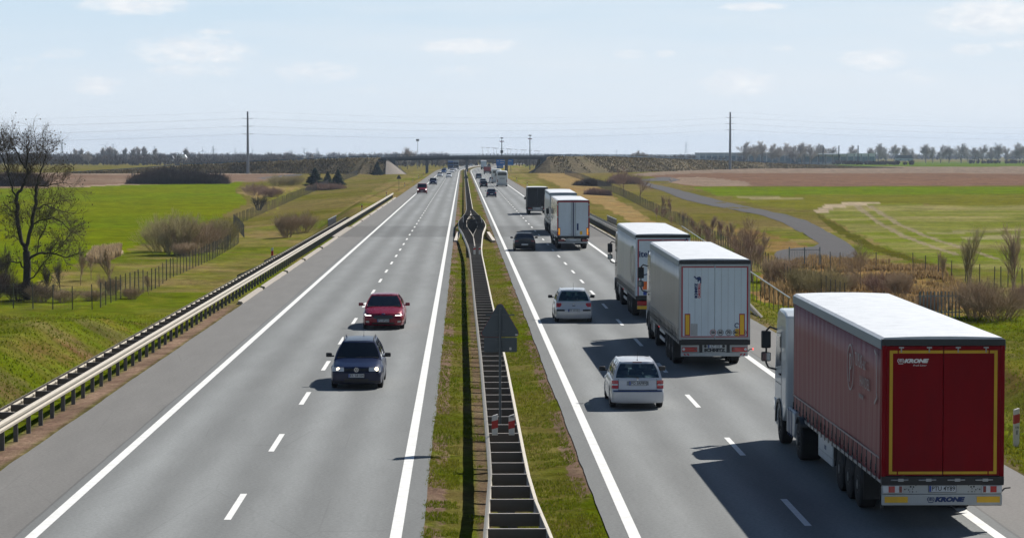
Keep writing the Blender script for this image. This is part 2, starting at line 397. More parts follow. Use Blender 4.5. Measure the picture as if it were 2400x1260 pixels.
# median: green tufts, brown edges and a bare strip beside the rail
med = a_ < 2.3
mc = lerp3(GREEN*.85, DRY*.75, np.clip(n3*1.6+n1*.9-.85, 0, 1))
mc = lerp3(mc, SOIL*.95, np.clip((a_ > 1.52+.3*(n4-.5))*sstep(.36, .52, n3)*1.3, 0, 1))
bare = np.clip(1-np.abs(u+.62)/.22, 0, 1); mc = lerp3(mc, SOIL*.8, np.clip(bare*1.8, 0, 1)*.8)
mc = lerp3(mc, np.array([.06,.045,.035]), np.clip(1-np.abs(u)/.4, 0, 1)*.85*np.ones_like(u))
col = np.where(med[..., None], mc, col)
under = (a_ >= 2.3) & (a_ < 12.3); col = np.where(under[..., None], SOIL, col)
rgba = np.concatenate([np.clip(col, 0, 1), np.ones(col.shape[:2]+(1,))], axis=2).reshape(-1, 4)
V = np.stack([TX, TY, TZ], -1).reshape(-1, 3)
idx = np.arange(nr*nc).reshape(nr, nc); nx = np.roll(idx, -1, axis=1)
F = np.stack([idx[:-1], nx[:-1], nx[1:], idx[1:]], -1).reshape(-1, 4)[:, ::-1]
def ground_mat():
    m = D.materials.new('ground'); m.use_nodes = True; nt = m.node_tree; nt.nodes.clear(); g = NG(nt)
    p = g.n('ShaderNodeBsdfPrincipled'); g.n('ShaderNodeOutputMaterial', i={0: p.outputs[0]})
    at = g.n('ShaderNodeVertexColor', layer_name='Col').outputs[0]
    tc = g.n('ShaderNodeTexCoord').outputs['Object']
    a = g.noise(tc, 7.0, 6, .7); b = g.noise(tc, 1.1, 5, .65); c = g.noise(tc, .12, 5, .6)
    k = g.m('ADD', g.m('MULTIPLY', g.ramp(a, [(.3, .35), (.72, 1.6)]), .62), g.m('MULTIPLY', g.ramp(b, [(.3, .5), (.7, 1.5)]), .38))
    d_ = g.noise(tc, .45, 5, .7); k = g.m('MULTIPLY', g.m('MULTIPLY', k, g.ramp(c, [(.3, .78), (.7, 1.2)])), g.ramp(d_, [(.3, .68), (.7, 1.3)]))
    cc = g.mix(1.0, at, g.n('ShaderNodeCombineXYZ', i={0: k, 1: k, 2: k}).outputs[0], 'MULTIPLY')
    hs = g.n('ShaderNodeHueSaturation', i={'Hue': g.ramp(b, [(.25, .475), (.75, .515)]), 'Saturation': 1.0, 'Value': 1.0, 'Color': cc})
    g.put(p.inputs['Base Color'], hs.outputs[0]); p.inputs['Roughness'].default_value = .95; p.inputs['Specular IOR Level'].default_value = 0.0
    bp = g.n('ShaderNodeBump', i={'Height': g.m('ADD', a, b), 'Strength': .8, 'Distance': .12}); g.put(p.inputs['Normal'], bp.outputs[0])
    return m
M_ground = ground_mat()
ground = link('ground', quads_np('ground', V, F, M_ground, True, rgba)); tag(ground, kind='structure')
hub = MB(); ring = [tuple(V[i]) for i in range(nc)]
hub.add(ring+[(0, 0, -2.2)], [(i, (i+1) % nc, nc) for i in range(nc)])
hubm = hub.mesh('ground', M_ground); ca = hubm.color_attributes.new('Col', 'FLOAT_COLOR', 'POINT'); ca.data.foreach_set('color', [.09,.11,.03,1]*len(hubm.vertices))
tag(link('ground', hubm), kind='structure')

# ------------------------------------------------------------ road
def asphalt_mat():
    m = D.materials.new('asphalt'); m.use_nodes = True; nt = m.node_tree; nt.nodes.clear(); g = NG(nt)
    p = g.n('ShaderNodeBsdfPrincipled'); g.n('ShaderNodeOutputMaterial', i={0: p.outputs[0]})
    tc = g.n('ShaderNodeTexCoord').outputs['Object']; sp = g.n('ShaderNodeSeparateXYZ', i={0: tc}); X, Y, Z = sp.outputs
    fine = g.m('ADD', g.m('MULTIPLY', g.noise(tc, 34, 3, .7), .45), g.m('MULTIPLY', g.ramp(g.noise(tc, 11, 3, .8), [(.33, 0.0), (.67, 1.0)]), .55)); mid = g.noise(g.mapp(tc, (.9, .12, 1)), 1.5, 6, .6); big = g.noise(g.mapp(tc, (.5, .05, 1)), .6, 4, .55)
    # wheel tracks: two paler bands per lane
    lanes = None
    for c0 in (-6.9, -3.2, 5.4, 9.1):
        for s in (-.9, .9):
            d = g.m('DIVIDE', g.m('SUBTRACT', X, c0+s), .55); f = g.m('POWER', 2.718, g.m('MULTIPLY', g.m('MULTIPLY', d, d), -1.0))
            lanes = f if lanes is None else g.m('ADD', lanes, f)
    lanes = g.m('MULTIPLY', lanes, g.ramp(big, [(.3, .35), (.7, 1.0)]))
    v = g.m('ADD', .146, g.m('MULTIPLY', lanes, .095))
    v = g.m('MULTIPLY', v, g.m('ADD', .68, g.m('MULTIPLY', fine, .64)))
    v = g.m('MULTIPLY', v, g.m('ADD', .80, g.m('MULTIPLY', mid, .40)))
    # relaid darker asphalt over the culvert bridge
    pn = g.m('MULTIPLY', g.m('SUBTRACT', g.noise(tc, .5, 3), .5), 3.0); Yp = g.m('ADD', Y, pn)
    pt = g.m('MULTIPLY', g.m('GREATER_THAN', Yp, 228.0), g.m('LESS_THAN', Yp, 262.0))
    v = g.m('MULTIPLY', v, g.m('SUBTRACT', 1.0, g.m('MULTIPLY', pt, .28)))
    # joint between lane and hard shoulder, thin tar line
    for xj in (-9.15, 11.35):
        d = g.m('LESS_THAN', g.m('ABSOLUTE', g.m('SUBTRACT', X, g.m('ADD', xj, g.m('MULTIPLY', g.m('SUBTRACT', mid, .5), .12)))), .03)
        v = g.m('MULTIPLY', v, g.m('SUBTRACT', 1.0, g.m('MULTIPLY', d, .3)))
    sh = g.m('ADD', g.m('LESS_THAN', X, -9.15), g.m('GREATER_THAN', X, 11.35), clamp=True)
    warm = g.mix(g.m('MULTIPLY', sh, .8), (.965, 1.01, 1.0, 1), (1.03, .99, .93, 1))
    # oil and rubber stains
    st = g.ramp(g.noise(g.mapp(tc, (1, .3, 1)), .9, 7, .7), [(.60, 0), (.72, 1)]); v = g.m('MULTIPLY', v, g.m('SUBTRACT', 1.0, g.m('MULTIPLY', st, .10)))
    # fine wandering cracks
    ck = g.n('ShaderNodeTexVoronoi', feature='DISTANCE_TO_EDGE', i={'Vector': g.mapp(tc, (.35, .09, 1)), 'Scale': 1.0}); jn = g.m('MULTIPLY', g.m('LESS_THAN', ck.outputs[0], .0045), g.m('GREATER_THAN', g.noise(tc, .07, 2), .52))
    v = g.m('MULTIPLY', v, g.m('SUBTRACT', 1.0, g.m('MULTIPLY', jn, .10)))
    vv = g.n('ShaderNodeCombineXYZ', i={0: v, 1: v, 2: v}).outputs[0]
    g.put(p.inputs['Base Color'], g.mix(1.0, vv, warm, 'MULTIPLY'))
    g.put(p.inputs['Roughness'], g.m('SUBTRACT', .80, g.m('MULTIPLY', lanes, .12))); p.inputs['Specular IOR Level'].default_value = .35
    bp = g.n('ShaderNodeBump', i={'Height': fine, 'Strength': .35, 'Distance': .01}); g.put(p.inputs['Normal'], bp.outputs[0])
    return m
M_asph = asphalt_mat()
YS = np.concatenate([np.arange(-60, 1000, 10), np.arange(1000, 3000, 25)])
def strip(name, x0, x1, y0, y1, z, mt, nx=2, jag=0):
    ys = [y0]+[y for y in YS if y0 < y < y1]+[y1]
    if jag: ys = list(np.arange(y0, min(y1, 260), .6))+[y for y in YS if 260 < y < y1]
    P = []
    for y in ys:
        o = float(xc(y)); e0 = e1 = 0
        if jag and y < 262: e0 = (float(fbm(3., y, 2.5, 41))-.5)*jag; e1 = (float(fbm(9., y, 2.5, 43))-.5)*jag
        P.append([(x0+o+e0+(x1-x0+e1-e0)*i/(nx-1), y, z) for i in range(nx)])
    return MB().grid(P)
for x0, x1 in ((-11.4, -.82), (2.98, 13.62)):
    m_ = strip('road', x0, x1, -60, 2600, 0.0, M_asph, 4, .10)
    # side skirts so that the slab has a real edge
    tag(m_.build('road', M_asph, fix=False), kind='structure')
M_paint = mat('road_paint', (.74, .745, .72), .6, var=.12, scale=5, dirt=.34, dirtcol=(.33,.33,.32))
for x in (-8.80, -1.37, 3.51, 10.94):
    tag(strip('edge_line', x-.12, x+.12, -60, 2600, .004, M_paint).build('edge_line', M_paint, fix=False), kind='structure')
dash = None; dgrp = 'lane dashes painted between the traffic lanes'
def dash_mesh():
    return MB().grid([[(-.075, 0, 0), (.075, 0, 0)], [(-.075, 4, 0), (.075, 4, 0)]]).mesh('lane_dash', M_paint, fix=False)
dm = dash_mesh()
for x, y0, nm in ((-5.03, 4.3, 'oncoming'), (7.26, 3.2, 'outgoing')):
    far_ = MB()
    for k in range(-2, 190):
        y = y0+12*k
        if k < 60:
            o = link('lane_dash', dm, None, (x+float(xc(y)), y, .004)); tag(o, kind='structure')
        else:
            q = float(xc(y)); far_.grid([[(x+q-.075, y, .004), (x+q+.075, y, .004)], [(x+q-.075, y+4, .004), (x+q+.075, y+4, .004)]])
    tag(far_.build('lane_dash', M_paint, fix=False), kind='structure')
# ------------------------------------------------------------ vehicle materials
M_tyre = mat('tyre_rubber', (.018, .018, .019), .85, var=.25, spec=.3)
M_rim = mat('alloy', (.42, .43, .45), .35, metal=.9)
M_rimd = mat('steel_rim', (.16, .165, .17), .5, metal=.5)
M_blk = mat('black_plastic', (.016, .017, .019), .55)
M_dark = mat('dark_metal', (.028, .032, .038), .5, metal=.2)
M_chas = mat('chassis_paint', (.022, .024, .027), .6, dirt=.5, dirtcol=(.06,.055,.05))
M_chrome = mat('chrome', (.6, .62, .65), .15, metal=1.0)
M_seat = mat('seat_cloth', (.045, .048, .055), .9)
M_int = mat('interior_trim', (.018, .019, .021), .8)
M_red = mat('red_lens', (.42, .008, .012), .18, coat=.8, var=.1)
M_redd = mat('dark_red_lens', (.16, .008, .012), .2, coat=.8)
M_clr = mat('clear_lens', (.55, .57, .60), .12, coat=.8, var=.1)
M_amb = mat('amber_reflector', (.78, .33, .01), .4, var=.08)
M_yel = mat('yellow_reflector', (.80, .46, .012), .45, var=.08, dirt=.15)
M_orng = mat('orange_plate', (.85, .16, .02), .5)
M_plate = mat('plate_white', (.52, .55, .58), .5, var=.04)
M_pblu = mat('plate_blue', (.02, .06, .32), .5)
M_ink = mat('ink_black', (.012, .013, .016), .6)
M_navy = mat('ink_navy', (.012, .035, .13), .6)
M_inkr = mat('ink_red', (.45, .02, .03), .6)
M_white = mat('white_enamel', (.70, .72, .73), .45, coat=.2, var=.05)
M_beam = mat('lit_headlamp', (.9, .85, .7), .3, emit=((1, .86, .62), 3.2))
M_drl = mat('lit_running_lamp', (.9, .9, .9), .3, emit=((1, .93, .84), 2.5))
M_tail = mat('lit_marker_lamp', (.6, .02, .02), .3, emit=((1, .03, .02), 4.0))
M_skin = mat('skin', (.42, .24, .17), .6)
def glass_mat(name, tint, k=.35):
    m = D.materials.new(name); m.use_nodes = True; nt = m.node_tree; nt.nodes.clear(); g = NG(nt)
    tr = g.n('ShaderNodeBsdfTransparent', i={0: (*tint, 1)}); gl = g.n('ShaderNodeBsdfGlossy', i={0: (.92,.96,1,1), 1: .03})
    lw = g.n('ShaderNodeFresnel', i={0: 1.5}); f = g.m('ADD', g.m('MULTIPLY', lw.outputs[0], 1.0), k*.12, clamp=True)
    mx = g.n('ShaderNodeMixShader', i={0: f, 1: tr.outputs[0], 2: gl.outputs[0]}); g.n('ShaderNodeOutputMaterial', i={0: mx.outputs[0]})
    return m
M_glass = glass_mat('window_glass', (.30, .42, .42)); M_glassw = glass_mat('tinted_screen', (.10, .15, .17), .1); M_glassd = glass_mat('dark_glass', (.07, .09, .11))
M_tglass = mat('truck_glass', (.02, .03, .04), .08, coat=.6)
def paint(name, col, metal=.35, rough=.32): return mat(name, col, rough, metal=metal, coat=.6, var=.03, scale=2, dirt=.10 if max(col) > .25 else .02, dirtcol=(.20,.18,.16))
P_silver = paint('silver_paint', (.50, .525, .56), .35, .40); P_silver2 = paint('pale_silver_paint', (.56, .58, .62), .25, .42)
P_navy = mat('navy_paint', (.004, .011, .045), .32, coat=.3, metal=.1, var=.03, spec=.35); P_black = mat('black_paint', (.005, .007, .012), .3, coat=.25, var=.03, spec=.3)
P_red = mat('dark_red_paint', (.20, .003, .020), .28, coat=.4, metal=.2, var=.03, spec=.4); P_wht = paint('white_paint', (.66, .69, .72), 0, .35)
P_grey = paint('grey_paint', (.20, .22, .24), .4, .35); P_blue = paint('blue_paint', (.03, .09, .24), .3); P_van = paint('van_red_paint', (.22, .008, .02), .2, .3)
P_bus = paint('coach_white_paint', (.55, .57, .56), 0, .4)

def pinterp(y, xs, ys):     # monotone-ish smooth interpolation
    xs = np.array(xs, float); ys = np.array(ys, float)
    h = np.diff(xs); dl = np.diff(ys)/h; m = np.zeros(len(xs)); m[1:-1] = np.where(dl[:-1]*dl[1:] > 0, 2*dl[:-1]*dl[1:]/(dl[:-1]+dl[1:]+1e-9), 0)
    m[0] = dl[0]; m[-1] = dl[-1]
    y = np.clip(y, xs[0], xs[-1]); k = np.clip(np.searchsorted(xs, y)-1, 0, len(h)-1); t = (y-xs[k])/h[k]
    return ((1+2*t)*(1-t)**2)*ys[k]+t*(1-t)**2*h[k]*m[k]+t*t*(3-2*t)*ys[k+1]+t*t*(t-1)*h[k]*m[k+1]

def build_car(nm, label, sp, group=None, cat='car'):
    """sp: L W H, paint, wheelbase, belt line etc.  local +y = forward, origin on the ground at the middle"""
    L, W, Ht = sp['L'], sp['W'], sp['H']; P = sp['paint']; y0, y1 = -L/2, L/2
    wr = sp.get('wr', .31); yr = y0+sp.get('ro', .72); yf = y1-sp.get('fo', .85); RA = wr+.055
    belt = sp.get('belt', .92); zt = sp.get('top', [(0, belt-.02), (.12, belt), (.70, belt), (.74, belt-.02), (.82, belt-.08), (.93, belt-.17), (1, belt-.25)])
    t = empty(nm, (0, 0, 0), 0, label, cat, group)
    ys = np.unique(np.concatenate([np.linspace(0, 1, 60)*L+y0, yr+np.linspace(-RA, RA, 15), yf+np.linspace(-RA, RA, 15)]))
    rearp = sp.get('rearp', [(.2,.10),(.34,.02),(.50,0),(.62,.01),(.68,.06),(belt,.14)])
    frontp = sp.get('frontp', [(.18,-.10),(.28,-.02),(.45,0),(.58,-.03),(.70,-.10),(belt,-.25)])
    def rearoff(z): return pinterp(np.asarray(z, float), *zip(*rearp))
    def frontoff(z): return pinterp(np.asarray(z, float), *zip(*frontp))
    tap_r, tap_f = sp.get('tap', (.07, .13)); bow_r, bow_f = sp.get('bow', (.09, .17))
    def hw(y):
        a = max(0, 1-(y-y0)/.75); b = max(0, 1-(y1-y)/1.0)
        return W/2*(1-tap_r*a**2.2-tap_f*b**2.2)
    def sect(y):
        w = hw(y); s = (y-y0)/L; top = float(pinterp(s, *zip(*zt)))
        za = .19
        for yw in (yr, yf):
            if abs(y-yw) < RA: za = max(za, wr+math.sqrt(max(0, RA*RA-(y-yw)**2)))
        zs = top-.045
        r = [(0,.19),(w-.30,.19),(w-.25,max(.19, za)),(w-.03,max(.20, za)),(w-.005,max(.33, za+.012)),(w,max(.50, za+.03)),(w-.004,max(.60, za+.05)),
             (w-.03, max(zs-.12, za+.07)),(w-.065,zs-.03),(w-.10,zs+.012),(w*.72,top+.012),(w*.38,top+.024),(0,top+.03)]
        for i in range(3, len(r)): 
            if r[i][1] < r[i-1][1]+.002: r[i] = (r[i][0], r[i-1][1]+.002)
        return r
    def warp(x, y, z):
        wr_ = max(0, 1-(y-y0)/.8)**2; wf_ = max(0, 1-(y1-y)/1.0)**2
        q = min(1, abs(x)/(W/2))**2.2
        return (x, y+wr_*(float(rearoff(z))+bow_r*q)+wf_*(float(frontoff(z))-bow_f*q), z)
    mb = MB(); rings = []
    for y in ys:
        s = sect(y); full = [(x, z) for x, z in s]+[(-x, z) for x, z in s[-2:0:-1]]
        rings.append([warp(x, y, z) for x, z in full])
    n = len(rings[0]); V = [p for r in rings for p in r]
    F = [(i*n+j, i*n+(j+1) % n, (i+1)*n+(j+1) % n, (i+1)*n+j) for i in range(len(rings)-1) for j in range(n)]
    mb.add(V, F)
    # end caps: rows between right and left ring points, bowed
    for e, y in ((0, ys[0]), (1, ys[-1])):
        s = sect(y); P_ = []
        for x, z in s[0:]:
            if x == 0: x = .001
            P_.append([warp(x*(1-2*k/10), y, z) for k in range(11)])
        mb.grid(P_)
    body = mb.build('body', P, t, smooth=48)
    md = body.modifiers.new('weld', 'WELD'); md.merge_threshold = .0015
    # under tray and wheel wells
    u = MB(); u.box(-W/2+.28, W/2-.28, y0+.25, y1-.25, .17, .30); 
    for yw in (yr, yf): u.box(-W/2+.12, W/2-.12, yw-RA+.0, yw+RA, .22, wr+RA-.02)
    u.build('underbody', M_blk, t)
    for yw in (yr, yf):
        for sx in (-1, 1):
            wv = MB().wheel((0, 0, 0), wr, .19, n=28).build('wheel', M_tyre, t, smooth=40); wv.location = (sx*(W/2-.11), yw, wr)
            rm = MB(); rm.wheel((sx*.098, 0, 0), wr*.66, .012, n=20, prof=[(-.5,.2),(-.5,1),(.5,.97),(.5,.2)])
            for k in range(5):
                a = 2*PI*k/5; rm.hexa([(sx*.098, math.cos(a+d)*r_, math.sin(a+d)*r_) for d, r_ in ((-.25,.02),(.25,.02),(.22,wr*.62),(-.22,wr*.62))]+[(sx*.112, math.cos(a+d)*r_, math.sin(a+d)*r_) for d, r_ in ((-.25,.02),(.25,.02),(.22,wr*.62),(-.22,wr*.62))])
            rm.build('rim', sp.get('rim', M_rim), wv, smooth=35)
    # greenhouse
    br, bf, tr, tf = sp['gh']          # belt rear, belt front, roof rear, roof front as distance from rear bumper
    br += y0; bf += y0; tr += y0; tf += y0
    wb = W/2-.085; wt = sp.get('wt', W/2-.25); zr = Ht-.035
    def side(s, tt, off=0.0):
        bul = .035*math.sin(PI*tt)
        return Vector(((wb*(1-tt)+wt*tt+bul+off), (br+(bf-br)*s)*(1-tt)+(tr+(tf-tr)*s)*tt, belt+(zr-belt)*tt))
    def endp(x, tt, e, off=0.0):       # windscreen (e=1) or rear window (e=0) surface, x in -1..1
        sgn = 1 if e else -1; yb = bf if e else br; yt = tf if e else tr
        w_ = (wb*(1-tt)+wt*tt+.035*math.sin(PI*tt)); bulge = (.11 if e else .07)*(1-x*x)+.02*math.sin(PI*tt)
        return Vector((x*w_, yb*(1-tt)+yt*tt+sgn*(bulge+off), belt+(zr-belt)*tt))
    def patch(fn, a0, a1, b0, b1, na, nb, th, ta=None):   # thick curved patch
        P1 = []; P2 = []
        for i in range(na+1):
            r1 = []; r2 = []
            for j in range(nb+1):
                tt = b0+(b1-b0)*j/nb; aa = a0+(a1-a0)*i/na
                if ta: lo, hi = ta(tt); aa = lo+(hi-lo)*i/na
                r1.append(fn(aa, tt, 0.0)); r2.append(fn(aa, tt, -th))
            P1.append(r1); P2.append(r2)
        m = MB(); m.grid(P1); m.grid([r[::-1] for r in P2])
        A = P1; B = P2
        edge = [A[0], [r[-1] for r in A], A[-1][::-1], [r[0] for r in A][::-1]]; edgb = [B[0], [r[-1] for r in B], B[-1][::-1], [r[0] for r in B][::-1]]
        for ea, eb in zip(edge, edgb): m.grid([ea, eb])
        return m
    # roof: curved panel with thickness
    RP = []; RB = []
    for i in range(13):
        s = i/12; y = tr+(tf-tr)*s; r = []; b = []
        for j in range(13):
            x = -1+2*j/12; be = (.07*(1-x*x))*(-(1-s)**6)+(.11*(1-x*x))*(s**6)
            zz = zr+.035*(1-x**4)+.012*math.sin(PI*s)-.02*abs(2*s-1)**4
            r.append((x*wt*1.0, y+be, zz)); b.append((x*wt, y+be, zz-.055))
        RP.append(r); RB.append(b)
    rf = MB(); rf.grid(RP); rf.grid([q[::-1] for q in RB])
    for ea, eb in ((RP[0], RB[0]), (RP[-1], RB[-1]), ([q[0] for q in RP], [q[0] for q in RB]), ([q[-1] for q in RP], [q[-1] for q in RB])): rf.grid([ea, eb])
    rf.build('roof', P, t, smooth=40)
    pil = MB(); pl = sp.get('pillars', [(0, .11, 0, .07), (.40, .44, .40, .44), (.955, 1, .955, 1)])
    for sx in (-1, 1):
        for (a, b, c, d) in pl:
            q = patch(lambda s, tt, off: Vector((side(s, tt, off).x*sx, side(s, tt, off).y, side(s, tt, off).z)), 0, 1, -.06, 1.0, 1, 6, .05, ta=lambda tt: (a+(c-a)*tt, b+(d-b)*tt))
            pil.add(q.v, q.f)
        for e in (0, 1):
            q = patch(lambda x, tt, off: endp(x, tt, e, off), 0, 1, -.06, 1.0, 1, 6, .05, ta=lambda tt: (sx*(.93 if e else .90), sx*1.0)); pil.add(q.v, q.f)
        # door frame rail along the roof
        q = patch(lambda s, tt, off: Vector((side(s, tt, off).x*sx, side(s, tt, off).y, side(s, tt, off).z)), 0, 1, .93, 1.03, 8, 1, .04); pil.add(q.v, q.f)
    for e in (0, 1):
        q = patch(lambda x, tt, off: endp(x, tt, e, off), -1, 1, .93 if e else .90, 1.0, 8, 1, .04); pil.add(q.v, q.f)
        q = patch(lambda x, tt, off: endp(x, tt, e, off), -1, 1, -.12, .05 if e else .04, 8, 1, .05); (pil if not e else pil).add(q.v, q.f)
    pil.build('window_frame', P, t, smooth=40)
    gm = sp.get('glass', M_glass)
    patch(lambda x, tt, off: endp(x, tt, 1, off-.006), -.93, .93, .05, .93, 8, 4, .008).build('windscreen', gm, t, smooth=40)
    patch(lambda x, tt, off: endp(x, tt, 0, off-.006), -.90, .90, .04, .90, 8, 4, .008).build('rear_window', sp.get('rglass', gm), t, smooth=40)
    for sx in (-1, 1):
        for (a, b, c, d), (a2, b2, c2, d2) in zip(pl, pl[1:]):
            patch(lambda s, tt, off: Vector((side(s, tt, off-.012).x*sx, side(s, tt, off).y, side(s, tt, off).z)), 0, 1, .0, .94, 2, 4, .008, ta=lambda tt: (b+(d-b)*tt, a2+(c2-a2)*tt)).build('side_window', gm, t, smooth=40)
    # interior: trim, seats with head rests
    it = MB(); it.box(-wb+.03, wb-.03, br+.06, bf-.02, belt-.10, belt+.008); it.box(-wb+.1, wb-.1, bf-.30, bf+.02, belt-.02, belt+.05); it.build('interior', M_int, t)
    for sy, n_ in ((bf-.95, 2), (max(br+.45, bf-1.85), 3 if L > 3.9 else 2)):
        for k in range(n_):
            sx_ = (k-(n_-1)/2)*(.72 if n_ == 2 else .46)
            st = MB(); st.box(sx_-.20, sx_+.20, sy-.07, sy+.06, belt-.1, belt+.17); st.box(sx_-.11, sx_+.11, sy-.09, sy+.0, belt+.20, belt+.36); st.box(sx_-.03, sx_+.03, sy-.06, sy-.03, belt+.15, belt+.22)
            st.build('seat', M_seat, t, bevel=.03)
    # mirrors
    for sx in (-1, 1):
        mm = MB(); mm.box(sx*(W/2-.06), sx*(W/2+.05), bf-.50, bf-.44, belt+.03, belt+.08)
        c0 = (sx*(W/2+.12), bf-.47, belt+.09); mm.box(c0[0]-.10, c0[0]+.10, c0[1]-.05, c0[1]+.06, c0[2]-.065, c0[2]+.075)
        mm.build('wing_mirror', sp.get('mirror', P), t, bevel=.03)
    sp['_'] = dict(rearoff=rearoff, frontoff=frontoff, warp=warp, hw=hw, y0=y0, y1=y1, side=side, endp=endp, t=t, belt=belt, W=W, sect=sect, zr=zr, tr=tr, tf=tf, br=br, bf=bf, wt=wt)
    def skin(name, pts, mt, e=0, off=.008, th=.015, parent=None, nx=8):
        """a panel lying on the bumper/tailgate surface: pts = list of (z, xa, xb) rows"""
        A = []; B = []; y = y0 if e == 0 else y1; sg = -1 if e == 0 else 1
        for (z, xa, xb) in pts:
            ra = []; rb = []
            for k in range(nx+1):
                x = xa+(xb-xa)*k/nx; p = warp(x, y, z)
                lim = hw(y)
                if abs(x) > lim:      # wraps round the corner along the side
                    over = abs(x)-lim; px_ = math.copysign(lim+.004, x); p = warp(px_, y, z); p = (px_*1.006, p[1]-sg*over*1.4, z)
                ra.append((p[0], p[1]+sg*off, z)); rb.append((p[0]*.985, p[1]-sg*th, z))
            A.append(ra); B.append(rb)
        m = MB(); m.grid(A); m.grid([r[::-1] for r in B])
        for ea, eb in ((A[0], B[0]), (A[-1], B[-1]), ([r[0] for r in A], [r[0] for r in B]), ([r[-1] for r in A], [r[-1] for r in B])): m.grid([ea, eb])
        return m.build(name, mt, parent or t, smooth=40)
    sp['skin'] = skin
    return t
def plate(parent, txt, M, w=.52, h=.114, band=True, size=None):
    b = MB(); b.box(-w/2, w/2, -h/2, h/2, -.006, .004); o = b.build('number_plate', M_plate, parent); o.matrix_local = M
    if band: q = MB(); q.box(-w/2+.004, -w/2+.045, -h/2+.004, h/2-.004, .004, .0065); q.build('band', M_pblu, o)
    fr = MB(); fr.box(-w/2-.012, w/2+.012, -h/2-.012, h/2+.012, -.012, -.0062); fr.build('plate_holder', M_blk, o)
    s = link('lettering', text_mesh(txt, size or h*.98, M_ink, bold=.0018, ext=.001, spacing=1.0), o); s.location = (.02, 0, .0065)
    dims = [v.co.x for v in s.data.vertices]; k = (w*.86)/(max(dims)-min(dims)); 
    if k < 1.3: s.scale = (k, 1, 1)
    return o
def put(o, px, py, Y, flip=False, L=0, z=0.0, dx=0):
    """rear (or oncoming front) bumper of the vehicle at distance Y, seen at photo column px"""
    X = AT(px, py, Y).x+dx
    o.location = (X, Y+L/2, z); o.rotation_euler.z = PI if flip else 0
def thin_text_cyl(): pass
def antenna(t, p, h=.32, lean=-.10):
    MB().tube(p, (p[0], p[1]+lean, p[2]+h), .006, .004, 5).tube(p, (p[0], p[1]-.01, p[2]+.03), .018, .01, 6).build('aerial', M_blk, t)

# ---------------- silver compact estate in front of the red lorry
sp = dict(L=4.22, W=1.65, H=1.46, paint=P_silver2, belt=.94, gh=(.16, 3.02, .40, 2.35), ro=.82, fo=.80, wt=.545, rglass=glass_mat('clear_rear_glass', (.60,.70,.72)), glass=glass_mat('clear_screen', (.75,.82,.82)), bow=(.07,.16), tap=(.05,.13), mirror=M_blk,
          rearp=[(.2,.08),(.30,.0),(.55,0),(.60,.03),(.66,.06),(.94,.10)], pillars=[(0,.06,0,.05),(.19,.25,.22,.26),(.53,.56,.53,.56),(.955,1,.955,1)])
car = build_car('estate_car', 'pale silver compact car with blue-framed plate and tall red tail lamps, nearest the camera', sp); sk = sp['skin']; I = sp['_']
for sx in (-1, 1):
    q = sk('tail_lamp', [(.635, sx*.60, sx*.93), (.70, sx*.585, sx*.93), (.80, sx*.585, sx*.92), (.885, sx*.60, sx*.90)], M_red, 0, .014)
    sk('lens', [(.735, sx*.61, sx*.80), (.775, sx*.61, sx*.80)], M_clr, 0, .020, parent=q)
sk('bumper_strip', [(.545, -.86, .86), (.585, -.86, .86)], M_navy, 0, .012, nx=14)
tg = sk('tailgate', [(.615, -.575, .575), (.78, -.578, .578), (.925, -.57, .57)], P_silver2, 0, .006, nx=12); 
sk('bumper', [(.25, -.80, .80), (.40, -.81, .81), (.53, -.815, .815)], P_silver2, 0, .022, nx=14)
for sx in (-1, 1): sk('shut_line', [(.62, sx*.582, sx*.590), (.93, sx*.578, sx*.586)], M_blk, 0, .010, nx=1)
sk('shut_line', [(.592, -.60, .60), (.602, -.60, .60)], M_blk, 0, .010); sk('plate_recess', [(.71, -.34, .34), (.86, -.33, .33)], P_grey, 0, .010)
plate(car, 'PO 5RP89', REARM(0, I['y0']+.068-.02, .80) @ Matrix.Rotation(-.1, 4, 'X'))
e = MB(); e.wheel((0, 0, 0), .042, .012, axis=(0,0,1), n=20, prof=[(-.5,.2),(-.5,1),(.5,.9),(.5,.2)]); e.tube((-.02,-.015,.008),(.022,.012,.008),.006,n=4)
eo = e.build('badge', M_chrome, car); eo.matrix_local = REARM(0, I['y0']+.085, .905)
sk('lamp_bar', [(1.0, 0, 0), (1.0, 0, 0)], M_redd) if False else None
MB().box(-.14, .14, I['tr']-.085, I['tr']-.055, I['zr']-.02, I['zr']+.008).build('brake_lamp', M_redd, car)
antenna(car, (.02, I['tr']+.18, I['zr']+.035), .26)
wp = MB(); wp.tube((.0, I['br']-.075, .985), (-.36, I['br']-.02, 1.03), .008); wp.box(-.03,.03, I['br']-.10, I['br']-.04, .96, .99); wp.build('wiper', M_blk, car)
put(car, 1495, 900, 74.6, L=4.22)
sub = car
